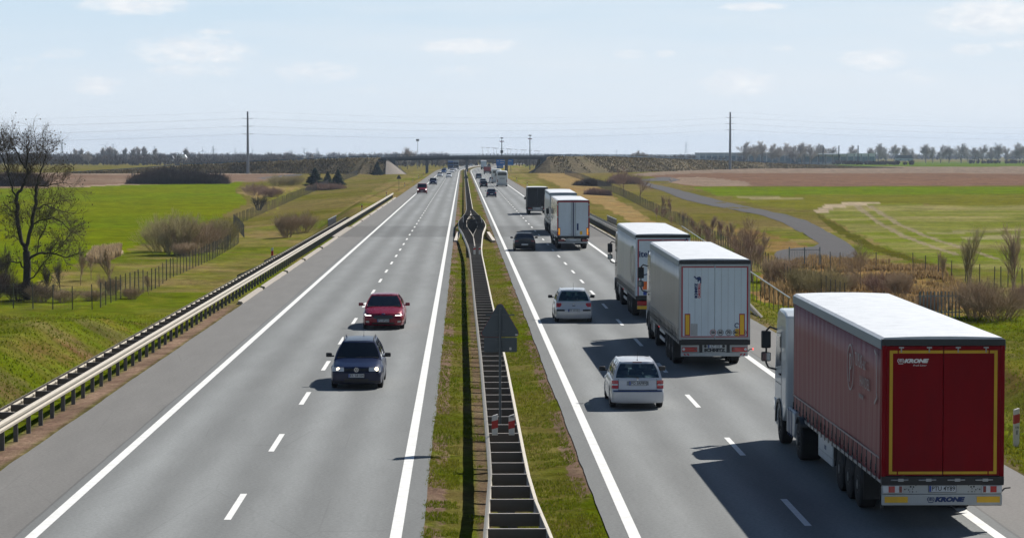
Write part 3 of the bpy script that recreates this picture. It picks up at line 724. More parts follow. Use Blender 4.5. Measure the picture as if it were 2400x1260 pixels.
# ---------------- silver hatchback
sp = dict(L=4.2, W=1.75, H=1.51, paint=P_silver, belt=.97, gh=(.20, 3.15, .52, 2.45), ro=.74, fo=.85, wt=.565, glass=MATS.get('x') or glass_mat('clear_screen', (.75,.82,.82)), bow=(.13,.2), tap=(.09,.13), mirror=M_blk,
          rearp=[(.2,.10),(.32,.02),(.58,0),(.64,.05),(.70,.09),(.97,.16)], pillars=[(0,.09,0,.06),(.19,.23,.22,.25),(.52,.55,.52,.55),(.955,1,.955,1)], rglass=glass_mat('green_glass', (.38,.60,.56)))
car = build_car('hatchback_car', 'silver rounded hatchback with black bumper inserts, in the left lane beside the second lorry', sp); sk = sp['skin']; I = sp['_']
for sx in (-1, 1):
    q = sk('tail_lamp', [(.70, sx*.66, sx*.93), (.78, sx*.58, sx*.95), (.86, sx*.56, sx*.95), (.93, sx*.62, sx*.93)], M_red, 0, .016)
    sk('lens', [(.80, sx*.66, sx*.76), (.86, sx*.66, sx*.76)], M_redd, 0, .022, parent=q)
    sk('bumper_insert', [(.535, sx*.42, sx*.88), (.615, sx*.42, sx*.89)], M_blk, 0, .026)
sk('bumper', [(.24, -.86, .86), (.40, -.87, .87), (.50, -.86, .86)], P_silver, 0, .02, nx=14)
sk('shut_line', [(.635, -.60, .60), (.645, -.60, .60)], M_blk, 0, .012)
plate(car, 'PZ 2X101', REARM(0, I['y0']+.0-.0, .565))
MB().box(-.07,.07, I['y0']+.085, I['y0']+.10, .77, .80).build('boot_handle', M_blk, car)
MB().add([(-.03,0,-.045),(.03,0,-.045),(.035,0,.03),(0,0,.05),(-.035,0,.03),(-.03,-.008,-.045),(.03,-.008,-.045),(.035,-.008,.03),(0,-.008,.05),(-.035,-.008,.03)],[(0,1,2,3,4),(9,8,7,6,5),(0,5,6,1),(1,6,7,2),(2,7,8,3),(3,8,9,4),(4,9,5,0)]).build('badge', M_chrome, car).location = (0, I['y0']+.135, .89)
antenna(car, (.0, I['tr']+.15, I['zr']+.035), .30)
MB().tube((.0, I['br']-.10, 1.01), (.42, I['br']-.03, 1.05), .009).build('wiper', M_blk, car)
put(car, 1345, 720, 112.8, L=4.2)
hatch = car
# ---------------- black saloon-like hatch farther ahead
sp = dict(L=4.25, W=1.76, H=1.40, paint=P_black, belt=.90, gh=(.55, 3.15, 1.25, 2.5), ro=.95, fo=.85, wt=.58, glass=M_glassd, mirror=P_black, top=[(0,.96),(.05,.99),(.12,.98),(.2,.92),(.70,.90),(.74,.88),(.82,.82),(.93,.74),(1,.66)],
          rearp=[(.2,.10),(.34,.02),(.52,0),(.62,.02),(.80,.05),(1.0,.06)], pillars=[(0,.10,0,.06),(.42,.45,.42,.45),(.955,1,.955,1)])
car = build_car('black_car', 'black low-roofed car passing the white refrigerated lorry', sp); sk = sp['skin']; I = sp['_']
for sx in (-1, 1): sk('tail_lamp', [(.74, sx*.52, sx*.90), (.85, sx*.50, sx*.90)], M_redd, 0, .012)
sk('bumper', [(.24, -.85, .85), (.55, -.86, .86)], P_black, 0, .02, nx=14)
plate(car, 'PO 7KL32' if False else '', REARM(0, I['y0']-.02, .52)) if False else MB().box(-.26,.26,I['y0']-.03,I['y0']-.012,.47,.58).build('number_plate', M_plate, car)
antenna(car, (0, I['tr']+.2, I['zr']+.03), .2); put(car, 1230, 570, 195.0, L=4.25)
blackcar = car
# ---------------- dark blue estate coming towards the camera
sp = dict(L=4.68, W=1.74, H=1.50, paint=P_navy, belt=.93, gh=(.16, 3.42, .50, 2.72), ro=1.0, fo=.90, wt=.535, glass=M_glassw, mirror=M_blk, bow=(.08,.16), tap=(.05,.09),
          top=[(0,.91),(.12,.93),(.66,.93),(.71,.93),(.80,.88),(.93,.79),(1,.72)],
          frontp=[(.18,-.10),(.26,-.02),(.45,0),(.56,0),(.60,-.05),(.72,-.09),(.93,-.20)], pillars=[(0,.07,0,.05),(.20,.24,.22,.25),(.56,.59,.56,.59),(.955,1,.955,1)])
car = build_car('estate_car', 'dark blue estate car with roof rails and lit headlamps coming towards the camera', sp); sk = sp['skin']; I = sp['_']
for sx in (-1, 1):
    q = sk('headlamp', [(.60, sx*.42, sx*.86), (.66, sx*.41, sx*.87), (.735, sx*.42, sx*.84)], M_clr, 1, .012)
    c_ = MB(); c_.wheel((0,0,0), .062, .03, axis=(0,1,0), n=18, prof=[(-.5,.2),(-.5,1),(.5,.9),(.5,.2)]); co = c_.build('bulb', M_beam, q); p = I['warp'](sx*.66, I['y1'], .67); co.location = (sx*.66 if sx < 0 else sx*.60, p[1]+.015, .672)
    rl = MB(); rl.path([(sx*(I['wt']-.03), I['tr']+.25, I['zr']+.03), (sx*(I['wt']-.03), I['tr']+.35, I['zr']+.085), (sx*(I['wt']-.03), I['tf']-.35, I['zr']+.085), (sx*(I['wt']-.03), I['tf']-.22, I['zr']+.02)], .017); rl.build('roof_rail', M_blk, car)
    sk('fog_lamp', [(.33, sx*.50, sx*.68), (.40, sx*.50, sx*.68)], M_dark, 1, .012)
sk('grille', [(.615, -.40, .40), (.70, -.40, .40)], M_blk, 1, .012); 
for z in (.635, .665): sk('grille_bar', [(z, -.36, .36), (z+.008, -.36, .36)], M_dark, 1, .018)
sk('bumper', [(.24, -.84, .84), (.42, -.86, .86), (.56, -.86, .86)], P_navy, 1, .02, nx=14); sk('air_intake', [(.27, -.38, .38), (.37, -.40, .40)], M_blk, 1, .026)
e = MB(); n_ = 28
for r0, r1 in ((.060, .050),):
    e.add([(math.cos(2*PI*k/n_)*r, math.sin(2*PI*k/n_)*r, z) for z in (0, .01) for r in (r0, r1) for k in range(n_)], [(k, (k+1) % n_, n_+(k+1) % n_, n_+k) for k in range(n_)]+[(2*n_+k, 3*n_+k, 3*n_+(k+1) % n_, 2*n_+(k+1) % n_) for k in range(n_)]+[(k, 2*n_+k, 2*n_+(k+1) % n_, (k+1) % n_) for k in range(n_)])
def stroke(mb, pts, w, z0=0, z1=.008):
    for a, b in zip(pts, pts[1:]):
        a = Vector((*a, 0)); b = Vector((*b, 0)); d = (b-a).normalized(); q = Vector((-d.y, d.x, 0))*w/2
        V = [a-q, b-q, b+q, a+q]; mb.hexa([(p.x, p.y, z0) for p in V]+[(p.x, p.y, z1) for p in V])
stroke(e, [(-.022,.046),(0,.006),(.022,.046)], .009); stroke(e, [(-.044,.022),(-.020,-.042),(0,-.002),(.020,-.042),(.044,.022)], .009)
eo = e.build('badge', M_chrome, car); eo.matrix_local = FRONTM(0, I['y1']-.02, .665); eo.scale = (1.25, 1.25, 1.25)
sk('shut_line', [(.592, -.86, .86), (.600, -.86, .86)], M_blk, 1, .012, nx=14); sk('lower_bumper', [(.22, -.80, .80), (.30, -.82, .82)], M_blk, 1, .028, nx=12)
plate(car, 'ES 58104', FRONTM(.0, I['y1']+.03, .475))
for sx in (-1, 1): MB().tube((sx*.05, I['bf']+.085, .975), (sx*.05-.50 if sx > 0 else sx*.05-.5+.45, I['bf']+.05, 1.0), .008).build('wiper', M_blk, car)
antenna(car, (-.1, I['tr']+.4, I['zr']+.04), .42, -.12)
put(car, 835, 850, 81.0, flip=True, L=4.68)
passat = car
# ---------------- dark red saloon coming towards the camera
sp = dict(L=4.87, W=1.85, H=1.48, paint=P_red, belt=.95, gh=(.75, 3.72, 1.55, 2.85), ro=1.0, fo=.95, wt=.585, glass=M_glassd, mirror=P_red, bow=(.10,.24), tap=(.06,.12),
          top=[(0,.98),(.08,1.0),(.18,.95),(.66,.95),(.73,.95),(.82,.90),(.93,.80),(1,.70)],
          frontp=[(.18,-.12),(.26,-.03),(.40,0),(.56,-.01),(.68,-.07),(.80,-.18),(.95,-.30)])
car = build_car('saloon_car', 'dark red saloon car with bright running lamps coming towards the camera', sp); sk = sp['skin']; I = sp['_']
for sx in (-1, 1):
    q = sk('headlamp', [(.615, sx*.50, sx*.90), (.66, sx*.50, sx*.93), (.715, sx*.66, sx*.93)], M_clr if False else M_redd if False else M_dark, 1, .010)
    sk('running_lamp', [(.622, sx*.52, sx*.80), (.648, sx*.54, sx*.80)], M_drl, 1, .016, parent=q); sk('running_lamp', [(.648, sx*.74, sx*.84), (.70, sx*.80, sx*.90)], M_drl, 1, .018, parent=q)
    sk('fog_lamp', [(.32, sx*.62, sx*.76), (.40, sx*.64, sx*.78)], M_rim, 1, .014)
    for k in (.16, .36): MB().path([(sx*k, I['y1']-.75+.0, .893-.03*(k > .2)), (sx*(k-.02), I['y1']-1.15, .985-.01)], .012).build('bonnet_crease', P_red, car)
sk('grille', [(.475, -.30, .30), (.52, -.42, .42), (.60, -.44, .44), (.645, -.36, .36)], M_blk, 1, .014)
for z in (.52, .55, .58, .61): sk('grille_bar', [(z, -.40, .40), (z+.008, -.40, .40)], M_rimd, 1, .02)
sk('air_intake', [(.25, -.52, .52), (.33, -.48, .48)], M_blk, 1, .014); plate(car, 'PO 8PL04', FRONTM(0, I['y1']+.03, .42))
e = MB(); e.wheel((0,0,0), .05, .012, axis=(0,0,1), n=20, prof=[(-.5,.2),(-.5,1),(.5,.9),(.5,.2)]); eo = e.build('badge', M_navy, car); eo.matrix_local = FRONTM(0, I['y1']-.07, .70); eo.scale = (1.7, .8, 1)
MB().box(.42,.50,I['bf']-.16,I['bf']-.15,1.0,1.06).build('dashboard_tag', M_yel, car)
put(car, 898, 740, 108.4, flip=True, L=4.87)
mond = car
# ---------------- red delivery van coming
sp = dict(L=4.9, W=1.95, H=1.96, paint=P_van, belt=1.12, gh=(.10, 4.25, .20, 3.35), ro=.95, fo=.9, wr=.33, wt=.82, glass=M_glassd, mirror=M_blk, bow=(.04,.2), tap=(.03,.10),
          top=[(0,1.10),(.12,1.12),(.78,1.12),(.84,1.10),(.93,1.0),(1,.86)], rearp=[(.2,.05),(.5,0),(1.12,.03)],
          frontp=[(.18,-.12),(.3,-.02),(.5,0),(.7,-.06),(.9,-.16),(1.12,-.3)], pillars=[(0,.30,0,.30),(.62,.66,.62,.66),(.955,1,.955,1)])
car = build_car('red_van', 'dark red van with headlamps on coming down the edge line', sp, cat='van'); sk = sp['skin']; I = sp['_']
for sx in (-1, 1):
    q = sk('headlamp', [(.70, sx*.62, sx*.94), (.92, sx*.66, sx*.95)], M_clr, 1, .012); sk('lit_bulb', [(.74, sx*.68, sx*.84), (.86, sx*.68, sx*.84)], M_drl, 1, .02, parent=q)
sk('grille', [(.62, -.5, .5), (.78, -.52, .52)], M_blk, 1, .012); sk('bumper', [(.24, -.94, .94), (.52, -.95, .95)], M_dark, 1, .02, nx=12)
MB().box(-.26,.26,I['y1']+.0,I['y1']+.035,.40,.51).build('number_plate', M_plate, car)
put(car, 989, 440, 466, flip=True, L=4.9)
redvan = car
# ---------------- generic far cars, copied with their own paint
def far_base(kind, label, hot):
    if kind == 'suv': sp = dict(L=4.5, W=1.84, H=1.66, paint=P_navy, belt=1.05, gh=(.16, 3.4, .5, 2.7), wr=.35, wt=.66, glass=M_glassd)
    elif kind == 'sedan': sp = dict(L=4.6, W=1.80, H=1.45, paint=P_navy, belt=.93, gh=(.6, 3.5, 1.3, 2.7), ro=.95, wt=.60, glass=M_glassd, top=[(0,.95),(.06,.98),(.15,.97),(.2,.93),(.70,.93),(.74,.91),(.82,.85),(.93,.76),(1,.68)], rearp=[(.2,.10),(.34,.02),(.52,0),(.62,.02),(.98,.06)])
    else: sp = dict(L=4.2, W=1.76, H=1.50, paint=P_silver, belt=.95, gh=(.18, 3.1, .5, 2.45), wt=.62, glass=M_glassd)
    c = build_car(hot, label, sp); sk = sp['skin']; I = sp['_']; zb = sp['belt']
    for sx in (-1, 1):
        sk('tail_lamp', [(zb-.25, sx*.58, sx*.90), (zb-.08, sx*.60, sx*.90)], M_red, 0, .014)
        sk('headlamp', [(.60, sx*.48, sx*.90), (.72, sx*.50, sx*.90)], M_clr, 1, .014)
    sk('grille', [(.52, -.38, .38), (.66, -.42, .42)], M_blk, 1, .014); MB().box(-.26,.26,I['y1']+.0,I['y1']+.04,.40,.51).build('number_plate', M_plate, c)
    MB().box(-.26,.26,I['y0']-.03,I['y0']+.0,.50,.61).build('number_plate', M_plate, c)
    return c
def recolor(o, a, b):
    def walk(q):
        if q.type == 'MESH':
            for i, sl in enumerate(q.material_slots):
                if sl.material == a: sl.link = 'OBJECT'; sl.material = b
        for ch in q.children: walk(ch)
    walk(o)
GF = 'distant cars on the carriageways'
def farcar(src, first, px, Y, flip, pnt, label, L=4.4, name=None):
    o = src if first else copy_tree(src)
    if name: o.name = name
    o['label'] = label; o['group'] = GF
    put(o, px, 400, Y, flip, L); recolor(o, o.get('_p', None) or BASEP[src.name.split('.')[0]], pnt) if pnt else None
    return o
suv = far_base('suv', 'dark blue off-roader with lit lamps behind the red van', 'offroad_car')
sed = far_base('sedan', 'navy saloon braking behind the coaches', 'navy_saloon')
hat = far_base('hatch', 'pale silver car', 'small_car')
BASEP = {'offroad_car': P_navy, 'navy_saloon': P_navy, 'small_car': P_silver}
farcar(suv, True, 1015, 594, True, None, 'dark blue off-roader following the dark red van', 4.5)
farcar(sed, True, 1152, 430, False, None, 'dark navy saloon with red lamps between the lanes beyond the black box lorry', 4.6)
farcar(hat, True, 1031, 785, True, None, 'silver car in the right half of the oncoming lanes behind the off-roader', 4.2)
farcar(hat, False, 1052, 758, True, P_wht, 'white car in the oncoming lane next to the median', 4.2)
farcar(suv, False, 1040, 925, True, P_blue, 'blue off-roader in the oncoming queue behind the silver car', 4.5)
farcar(hat, False, 1059.5, 945, True, P_wht, 'white hatchback queued behind the white car in the oncoming lane', 4.2)
farcar(sed, False, 1042, 1030, True, P_grey, 'grey saloon furthest back in the outer oncoming queue', 4.6)
farcar(hat, False, 1065, 1035, True, P_silver2, 'pale car coming under the bridge in the inner lane', 4.2)
farcar(sed, False, 1058, 1160, True, P_red, 'dark red car coming out from beneath the bridge', 4.6)
farcar(hat, False, 1134, 548, False, P_black, 'black hatchback driving just left of the coaches', 4.2)
farcar(hat, False, 1132, 598, False, P_silver2, 'silver car just ahead of the black hatchback', 4.2)
farcar(suv, False, 1122, 722, False, P_grey, 'grey people carrier ahead of the silver car in the outgoing lane', 4.5)
farcar(hat, False, 1154, 640, False, P_wht, 'white car squeezed in left of the farther coach', 4.2)
farcar(sed, False, 1093, 1300, True, P_wht, 'white saloon in the bend beyond the bridge', 4.6)
farcar(hat, False, 1104, 1420, False, P_silver, 'silver car in the bend beyond the bridge', 4.2)
farcar(sed, False, 1117, 1450, False, P_black, 'dark saloon in the bend ahead of the grey trailer', 4.6)
farcar(hat, False, 1146, 1340, False, P_black, 'black car right of the grey trailer under the bridge', 4.2)
# ------------------------------------------------------------ lorries
def curtain_mat(name, col, rough=.42, streak=.35, tintv=(.30,.28,.27)):
    m = D.materials.new(name); m.use_nodes = True; nt = m.node_tree; nt.nodes.clear(); g = NG(nt)
    p = g.n('ShaderNodeBsdfPrincipled'); g.n('ShaderNodeOutputMaterial', i={0: p.outputs[0]})
    tc = g.n('ShaderNodeTexCoord').outputs['Object']
    a = g.noise(g.mapp(tc, (1, 2.6, .22)), 2.0, 6, .65); b = g.noise(tc, .8, 4); s = g.noise(g.mapp(tc, (1, 1, 1)), 14, 3)
    f = g.m('MULTIPLY', g.m('MULTIPLY', g.ramp(a, [(.40, 0), (.78, 1)]), g.ramp(b, [(.3, .3), (.7, 1)])), streak)
    c = g.mix(f, (*col, 1), (*tintv, 1)); c = g.mix(g.m('MULTIPLY', s, .12), c, (*[x*.5 for x in col], 1))
    g.put(p.inputs['Base Color'], c); g.put(p.inputs['Roughness'], g.m('ADD', rough-.08, g.m('MULTIPLY', a, .2))); p.inputs['Specular IOR Level'].default_value = .55
    bp = g.n('ShaderNodeBump', i={'Height': g.noise(g.mapp(tc, (1, 1.4, .25)), 2.6, 3), 'Strength': .25, 'Distance': .06}); g.put(p.inputs['Normal'], bp.outputs[0])
    return m
M_cur_red = curtain_mat('red_curtain', (.21, .022, .032), .5, .42, (.32,.14,.14)); M_cur_grey = curtain_mat('grey_curtain', (.22, .23, .24), .30, .35, (.36,.37,.38))
M_cur_wht = curtain_mat('white_curtain', (.42, .44, .44), .30, .3, (.30,.31,.33)); M_cur_blk = curtain_mat('black_curtain', (.006, .009, .015), .6, .05, (.02,.02,.03))
M_roof = mat('tarpaulin_roof', (.66, .69, .72), .5, var=.10, scale=2.0, dirt=.40, dirtcol=(.38,.41,.44), bump=.5)
M_reddoor = mat('red_door', (.20, .001, .006), .5, var=.12, scale=1.2, coat=0, spec=.12, dirt=.3, dirtcol=(.07,.004,.008))
M_greydoor = mat('pale_door', (.56, .65, .72), .45, var=.05, scale=1.5, dirt=.14, dirtcol=(.25,.27,.29)); M_whitedoor = mat('white_door', (.57, .65, .72), .42, var=.05, dirt=.18, dirtcol=(.28,.29,.30))
M_bar = mat('galvanised', (.34, .36, .38), .45, metal=.5, dirt=.2); M_bump = mat('bumper_paint', (.42, .44, .44), .5, dirt=.25, dirtcol=(.24,.22,.20))
M_railb = mat('side_rail_blue', (.13, .19, .25), .45, metal=.2); M_redfr = mat('red_frame', (.33, .012, .03), .4); M_strp = mat('yellow_stripe', (.55, .34, .005), .5, var=.06, dirt=.25, dirtcol=(.2,.12,.01))
M_cabw = paint('cab_white_paint', (.52, .57, .61), 0, .35); M_cabd = paint('cab_dark_paint', (.05, .055, .065), .2, .35); M_cabs = paint('cab_silver_paint', (.25,.26,.28), .2, .35)
M_skirt = mat('side_guard', (.50, .54, .57), .45, dirt=.2); M_tank = mat('tank_alu', (.40,.43,.46), .4, metal=.4, dirt=.2)
M_mirg = mat('mirror_glass', (.5,.55,.6), .06, metal=1.0); M_stripel = mat('curtain_band', (.30,.24,.25), .5)
HW = 1.275
def lorry(name, label, style, Xr, Yr, yaw=0.0, cabdx=0.0, L=13.6, zf=4.13, z4=4.0, group='lorries in the outgoing lane', cab=True):
    t = empty(name, (Xr, Yr, 0), yaw, label, 'lorry', group)
    zb = 1.14; ztp = z4-.02; rise = zf-z4
    cur = {'krone': M_cur_red, 'schmitz': M_cur_grey, 'itel': M_cur_wht, 'reefer': M_white, 'plain': M_cur_wht, 'dark': M_cur_blk, 'grey': M_cur_wht}[style]
    near = style in ('krone', 'schmitz', 'itel', 'reefer')
    # floor + frame
    f = MB(); f.box(-1.25, 1.25, .02, L, zb-.14, zb); f.box(-.55, -.42, .3, L-1.2, .78, zb-.14); f.box(.42, .55, .3, L-1.2, .78, zb-.14)
    for k in range(8): f.box(-1.2, 1.2, .8+k*1.6, .9+k*1.6, zb-.22, zb-.14)
    f.build('chassis', M_chas, t)
    # roof
    NY = 15; A = []; B = []
    for i in range(NY):
        y = L*i/(NY-1); zz = z4+rise*i/(NY-1); sag = .018*math.sin(i*2.3)
        A.append([(x, y, zz-(.05 if abs(x) > 1.25 else 0)+(1-(x/1.28)**2)*(.03+sag*.4)) for x in (-1.285, -1.22, -.8, -.3, .3, .8, 1.22, 1.285)])
        B.append([(x, y, zz-.10) for x in (1.285, -1.285)])
    rf = MB(); rf.grid(A); rf.grid(B)
    rf.grid([[r[0] for r in A], [r[1] for r in B]]); rf.grid([[r[-1] for r in A], [r[0] for r in B]])
    rf.add([*A[0], B[0][0], B[0][1]], [tuple(range(10))]); rf.add([*A[-1], B[-1][0], B[-1][1]], [tuple(range(9, -1, -1))])
    rf.build('roof', M_roof, t, smooth=30)
    # side walls
    for sx in (-1, 1):
        if style in ('krone', 'schmitz', 'itel', 'plain', 'grey', 'dark'):
            NYs = 150 if near else 40; P = []
            zs = [zb-.10, zb+.04, zb+.20, zb+.34, 1.9, 2.6, 3.2, z4-.22]
            for i in range(NYs):
                y = .10+(L-.16)*i/(NYs-1); r = []
                for j, z in enumerate(zs):
                    k = j/(len(zs)-1); am = .016*(.35+.65*k)
                    d = am*(math.sin(2*PI*y/.68+.8*math.sin(y*1.3))*.6+.4*math.sin(2*PI*y/.31+2*k))+.014*math.sin(y*.9+z)
                    if j < 3: d += .012*math.sin(2*PI*y/.68)*(3-j)/3
                    zz = z+(rise*i/(NYs-1) if j == len(zs)-1 else 0)
                    r.append((sx*(HW-.015+d), y, zz))
                P.append(r if sx > 0 else r[::-1])
            m_ = MB(); m_.grid(P)
            cu = m_.build('side_curtain', cur, t, smooth=True, fix=False)
            sd = cu.modifiers.new('thick', 'SOLIDIFY'); sd.thickness = .02; sd.offset = 0
            tr_ = MB(); tr_.hexa([(sx*1.245, 0, z4-.24), (sx*1.30, 0, z4-.24), (sx*1.30, L, zf-.24), (sx*1.245, L, zf-.24), (sx*1.245, 0, z4-.045), (sx*1.295, 0, z4-.045), (sx*1.295, L, zf-.045), (sx*1.245, L, zf-.045)])
            tr_.build('roof_rail', M_railb, t)
            if near:
                bd = MB(); bd.box(sx*1.283, sx*1.30, .15, L-.1, zb+.33, zb+.37); bd.build('curtain_band', M_stripel if style == 'krone' else M_cur_grey, t)
                nb = 22 if style != 'itel' else 20
                bm = None
                for k in range(nb):
                    y = .45+k*(L-.8)/(nb-1)
                    if bm is None:
                        q = MB(); q.box(-.004, .010, -.022, .022, -.30, .22); q.box(.0, .022, -.045, .045, -.05, .05); q.box(.004, .03, -.03, .03, -.12, -.07); q.tube((.012,-.02,.06), (.02,.03,-.04), .012, n=5)
                        bm = q.mesh('strap', M_dark)
                    o = link('strap', bm, t, (sx*1.302, y, zb+.12)); o.rotation_euler = (random.uniform(-.16, .16) if style == 'krone' else 0, 0, PI if sx < 0 else 0)
            MB().box(sx*1.22, sx*1.29, 0, L, zb-.16, zb-.09).build('side_raft', M_bar if near else M_chas, t)
        else:
            P = MB(); P.hexa([(sx*1.26, 0, zb-.12), (sx*1.295, 0, zb-.12), (sx*1.295, L, zb-.12), (sx*1.26, L, zb-.12), (sx*1.26, 0, z4-.05), (sx*1.295, 0, z4-.05), (sx*1.295, L, zf-.05), (sx*1.26, L, zf-.05)])
            P.build('side_wall', mat('gloss_white_side', (.50,.53,.54), .13, coat=.6, var=.04), t); MB().box(sx*1.25, sx*1.305, 0, L, zb-.16, zb-.02).build('side_raft', M_bar, t)
    MB().box(-1.27, 1.27, L-.03, L, zb, zf-.06).build('headboard', M_bar, t)
    # rear frame
    fr = {'krone': M_reddoor, 'schmitz': M_bar, 'itel': M_whitedoor, 'reefer': M_dark, 'plain': M_bar, 'dark': M_cur_blk, 'grey': M_bar}[style]
    for sx in (-1, 1): MB().box(sx*1.19, sx*HW, -.05, .09, zb-.02, z4-.16).build('rear_post', fr, t, bevel=.008)
    MB().box(-HW, HW, -.06, .10, z4-.16, z4-.03).build('header', M_dark if style != 'plain' else M_railb, t)
    MB().box(-HW, HW, -.055, .08, zb-.20, zb-.02).build('sill', M_blk, t)
    drm = {'krone': M_reddoor, 'schmitz': M_greydoor, 'itel': M_whitedoor, 'reefer': M_whitedoor, 'plain': M_whitedoor, 'dark': M_cur_blk, 'grey': M_greydoor}[style]
    for sx in (-1, 1):
        dr = MB(); dr.box(sx*.006, sx*1.188, -.045, 0, zb, z4-.17); door = dr.build('rear_door', drm, t, bevel=.006)
        if style == 'schmitz':
            for k in range(1, 5): MB().box(sx*(.006+k*.235)-.004, sx*(.006+k*.235)+.004, -.050, -.046, zb+.08, z4-.25).build('panel_joint', M_bar, door)
            q = MB(); q.box(sx*.02, sx*1.20, -.053, -.0465, z4-.29, z4-.25); q.box(sx*.02, sx*1.20, -.053, -.0465, zb+.08, zb+.115); q.box(sx*1.15, sx*1.20, -.056, -.047, zb+.115, z4-.29); q.build('red_edge', M_redfr, door)
            MB().box(sx*.02, sx*1.19, -.055, -.0465, z4-.245, z4-.19).build('top_rail', M_bar, door); MB().box(sx*.02, sx*1.19, -.055, -.0465, zb+.0, zb+.075).build('bottom_rail', M_bar, door)
            q = MB(); q.box(sx*.98-.10, sx*.98+.10, -.056, -.047, zb+.13, zb+.92); q.build('marker_border', M_redfr, door)
            q = MB(); q.box(sx*.98-.07, sx*.98+.07, -.060, -.0565, zb+.17, zb+.88); q.build('marker_board', M_yel, door)
        if style == 'krone':
            q = MB(); x0 = .10; q.box(sx*1.055, sx*1.12, -.052, -.0465, zb+.03, z4-.26)
            for a, b in ((.012, .93), (.96, 1.052)):
                q.box(sx*a, sx*b, -.052, -.0465, z4-.32, z4-.26); q.box(sx*a, sx*b, -.052, -.0465, zb+.03, zb+.085)
            q.build('yellow_stripe', M_strp, door)
            for x_ in (.30, .88): MB().tube((sx*x_, -.055, z4-.30), (sx*x_, -.055, z4-.19), .014, n=6).box(sx*x_-.05, sx*x_+.05, -.07, -.047, z4-.215, z4-.185).build('lock_rod', M_bar, door)
            for x_ in (.30, .88):
                q = MB(); q.tube((sx*x_-.20, -.07, zb-.09), (sx*x_+.16, -.07, zb-.085), .015); q.box(sx*x_-.05, sx*x_+.06, -.085, -.058, zb-.12, zb-.06); q.build('lock_handle', M_bar, door)
        if style == 'itel':
            q = MB(); q.box(sx*1.13, sx*1.19, -.055, -.0465, zb, z4-.24); q.box(sx*.02, sx*1.125, -.055, -.0465, z4-.30, z4-.24); q.build('red_edge', M_redfr, door)
        if style == 'reefer':
            for x_ in (.045, .16): 
                MB().tube((sx*x_, -.075, zb-.0), (sx*x_, -.075, z4-.2), .016, n=6).build('lock_rod', M_bar, door)
            MB().box(sx*.10, sx*.38, -.10, -.07, zb+.10, zb+.14).build('lock_handle', M_bar, door)
            q = MB(); q.box(sx*1.14-.085, sx*1.14+.085, -.075, -.05, zb+.05, zb+.65); q.build('marker_border', M_redfr, door)
            q = MB(); q.box(sx*1.14-.06, sx*1.14+.06, -.080, -.0755, zb+.09, zb+.61); q.build('marker_board', mat('orange_marker', (.95,.33,.01), .4, emit=((1,.4,.02),.35)), door)
            q = MB(); q.box(sx*1.21, sx*1.30, -.075, -.03, zb-.0, z4-.1); q.build('red_edge', M_redfr, t)
            for z in (1.5, 2.6, 3.6): MB().box(sx*1.18, sx*1.31, -.09, -.07, z, z+.10).build('hinge', M_bar, door)
    if style == 'reefer':
        MB().box(-1.29, 1.29, -.075, -.02, z4-.17, z4-.06).build('header', M_redfr, t); MB().box(-.03,.03,-.07,-.05,zb,z4-.18).build('door_seal', M_navy, t)
        MB().box(.28,.42,-.055,-.0465,zb+.45,zb+1.0).build('door_label', M_navy, t); MB().box(.52,.72,-.055,-.0465,zb+.1,zb+.38).build('door_sticker', M_yel, t)
    # lettering
    if style == 'krone':
        lg = link('door_lettering', text_mesh('KRONE', .105, M_white, bold=.007, ext=.002, shear=.28, sx=1.35), t); lg.matrix_local = REARM(-.58, -.050, 3.52)
        lg2 = link('door_lettering', text_mesh('Profi Liner', .05, M_white, shear=.28, sx=1.3), t); lg2.matrix_local = REARM(-.50, -.050, 3.43)
        def crown(m, r):
            q = MB(); pts = [(-r*.9, r*.45), (-r, -r*.2), (-r*.6, -r*.75)]; w_ = r*.2
            stroke(q, [(-r*.55, r*.7), (-r*.95, r*.35), (-r, -.15*r), (-r*.65, -r*.6)], w_); stroke(q, [(r*.55, r*.7), (r*.95, r*.35), (r, -.15*r), (r*.65, -r*.6)], w_)
            stroke(q, [(-r*.4, -r*.35), (-r*.45, r*.3), (-r*.15, r*.65)], w_*.8); stroke(q, [(r*.4, -r*.35), (r*.45, r*.3), (r*.15, r*.65)], w_*.8); stroke(q, [(0, -r*.4), (0, r*.6)], w_*1.3); stroke(q, [(-r*.75, -r*.9), (r*.75, -r*.9)], w_)
            return q.mesh('crown_logo', m)
        o = link('crown_logo', crown(M_white, .065), t); o.matrix_local = REARM(-.89, -.049, 3.525)
        # curtain lettering near the rear left corner, white strokes on the tarpaulin
        def sidet(s, y, z, size, m=M_stripel, **k):
            o = link('curtain_lettering', text_mesh(s, size, m, align='LEFT', ext=.002, **k), t); o.matrix_local = LEFTM(-1.300, y, z); return o
        sidet('TU PLAS -u.c', 3.35, 3.28, .42, m=mat('faded_lettering', (.42,.36,.37), .6), sx=.62); sidet('HANDEL', 2.7, 2.86, .34, sx=1.0); sidet('www', 2.8, 2.55, .24, sx=1.2)
        q = MB(); N = 30
        pts = [(math.cos(2*PI*k/N)*.42, math.sin(2*PI*k/N)*.50) for k in range(N+1)]; stroke(q, pts, .035); stroke(q, [(-.1, -.33), (-.1, .28), (.12, .26), (.16, .10), (.08, -.02), (-.1, -.03)], .06)
        o = link('curtain_emblem', q.mesh('curtain_emblem', MATS['faded_lettering']), t); o.matrix_local = LEFTM(-1.302, 3.95, 3.05)
        stroke_ = MB(); stroke(stroke_, [(.0, .5), (.25, .42), (.28, -.38), (.36, -.45), (.02, -.62)], .05); o = link('curtain_emblem', stroke_.mesh('curtain_emblem', MATS['faded_lettering']), t); o.matrix_local = LEFTM(-1.302, .75, 3.18)
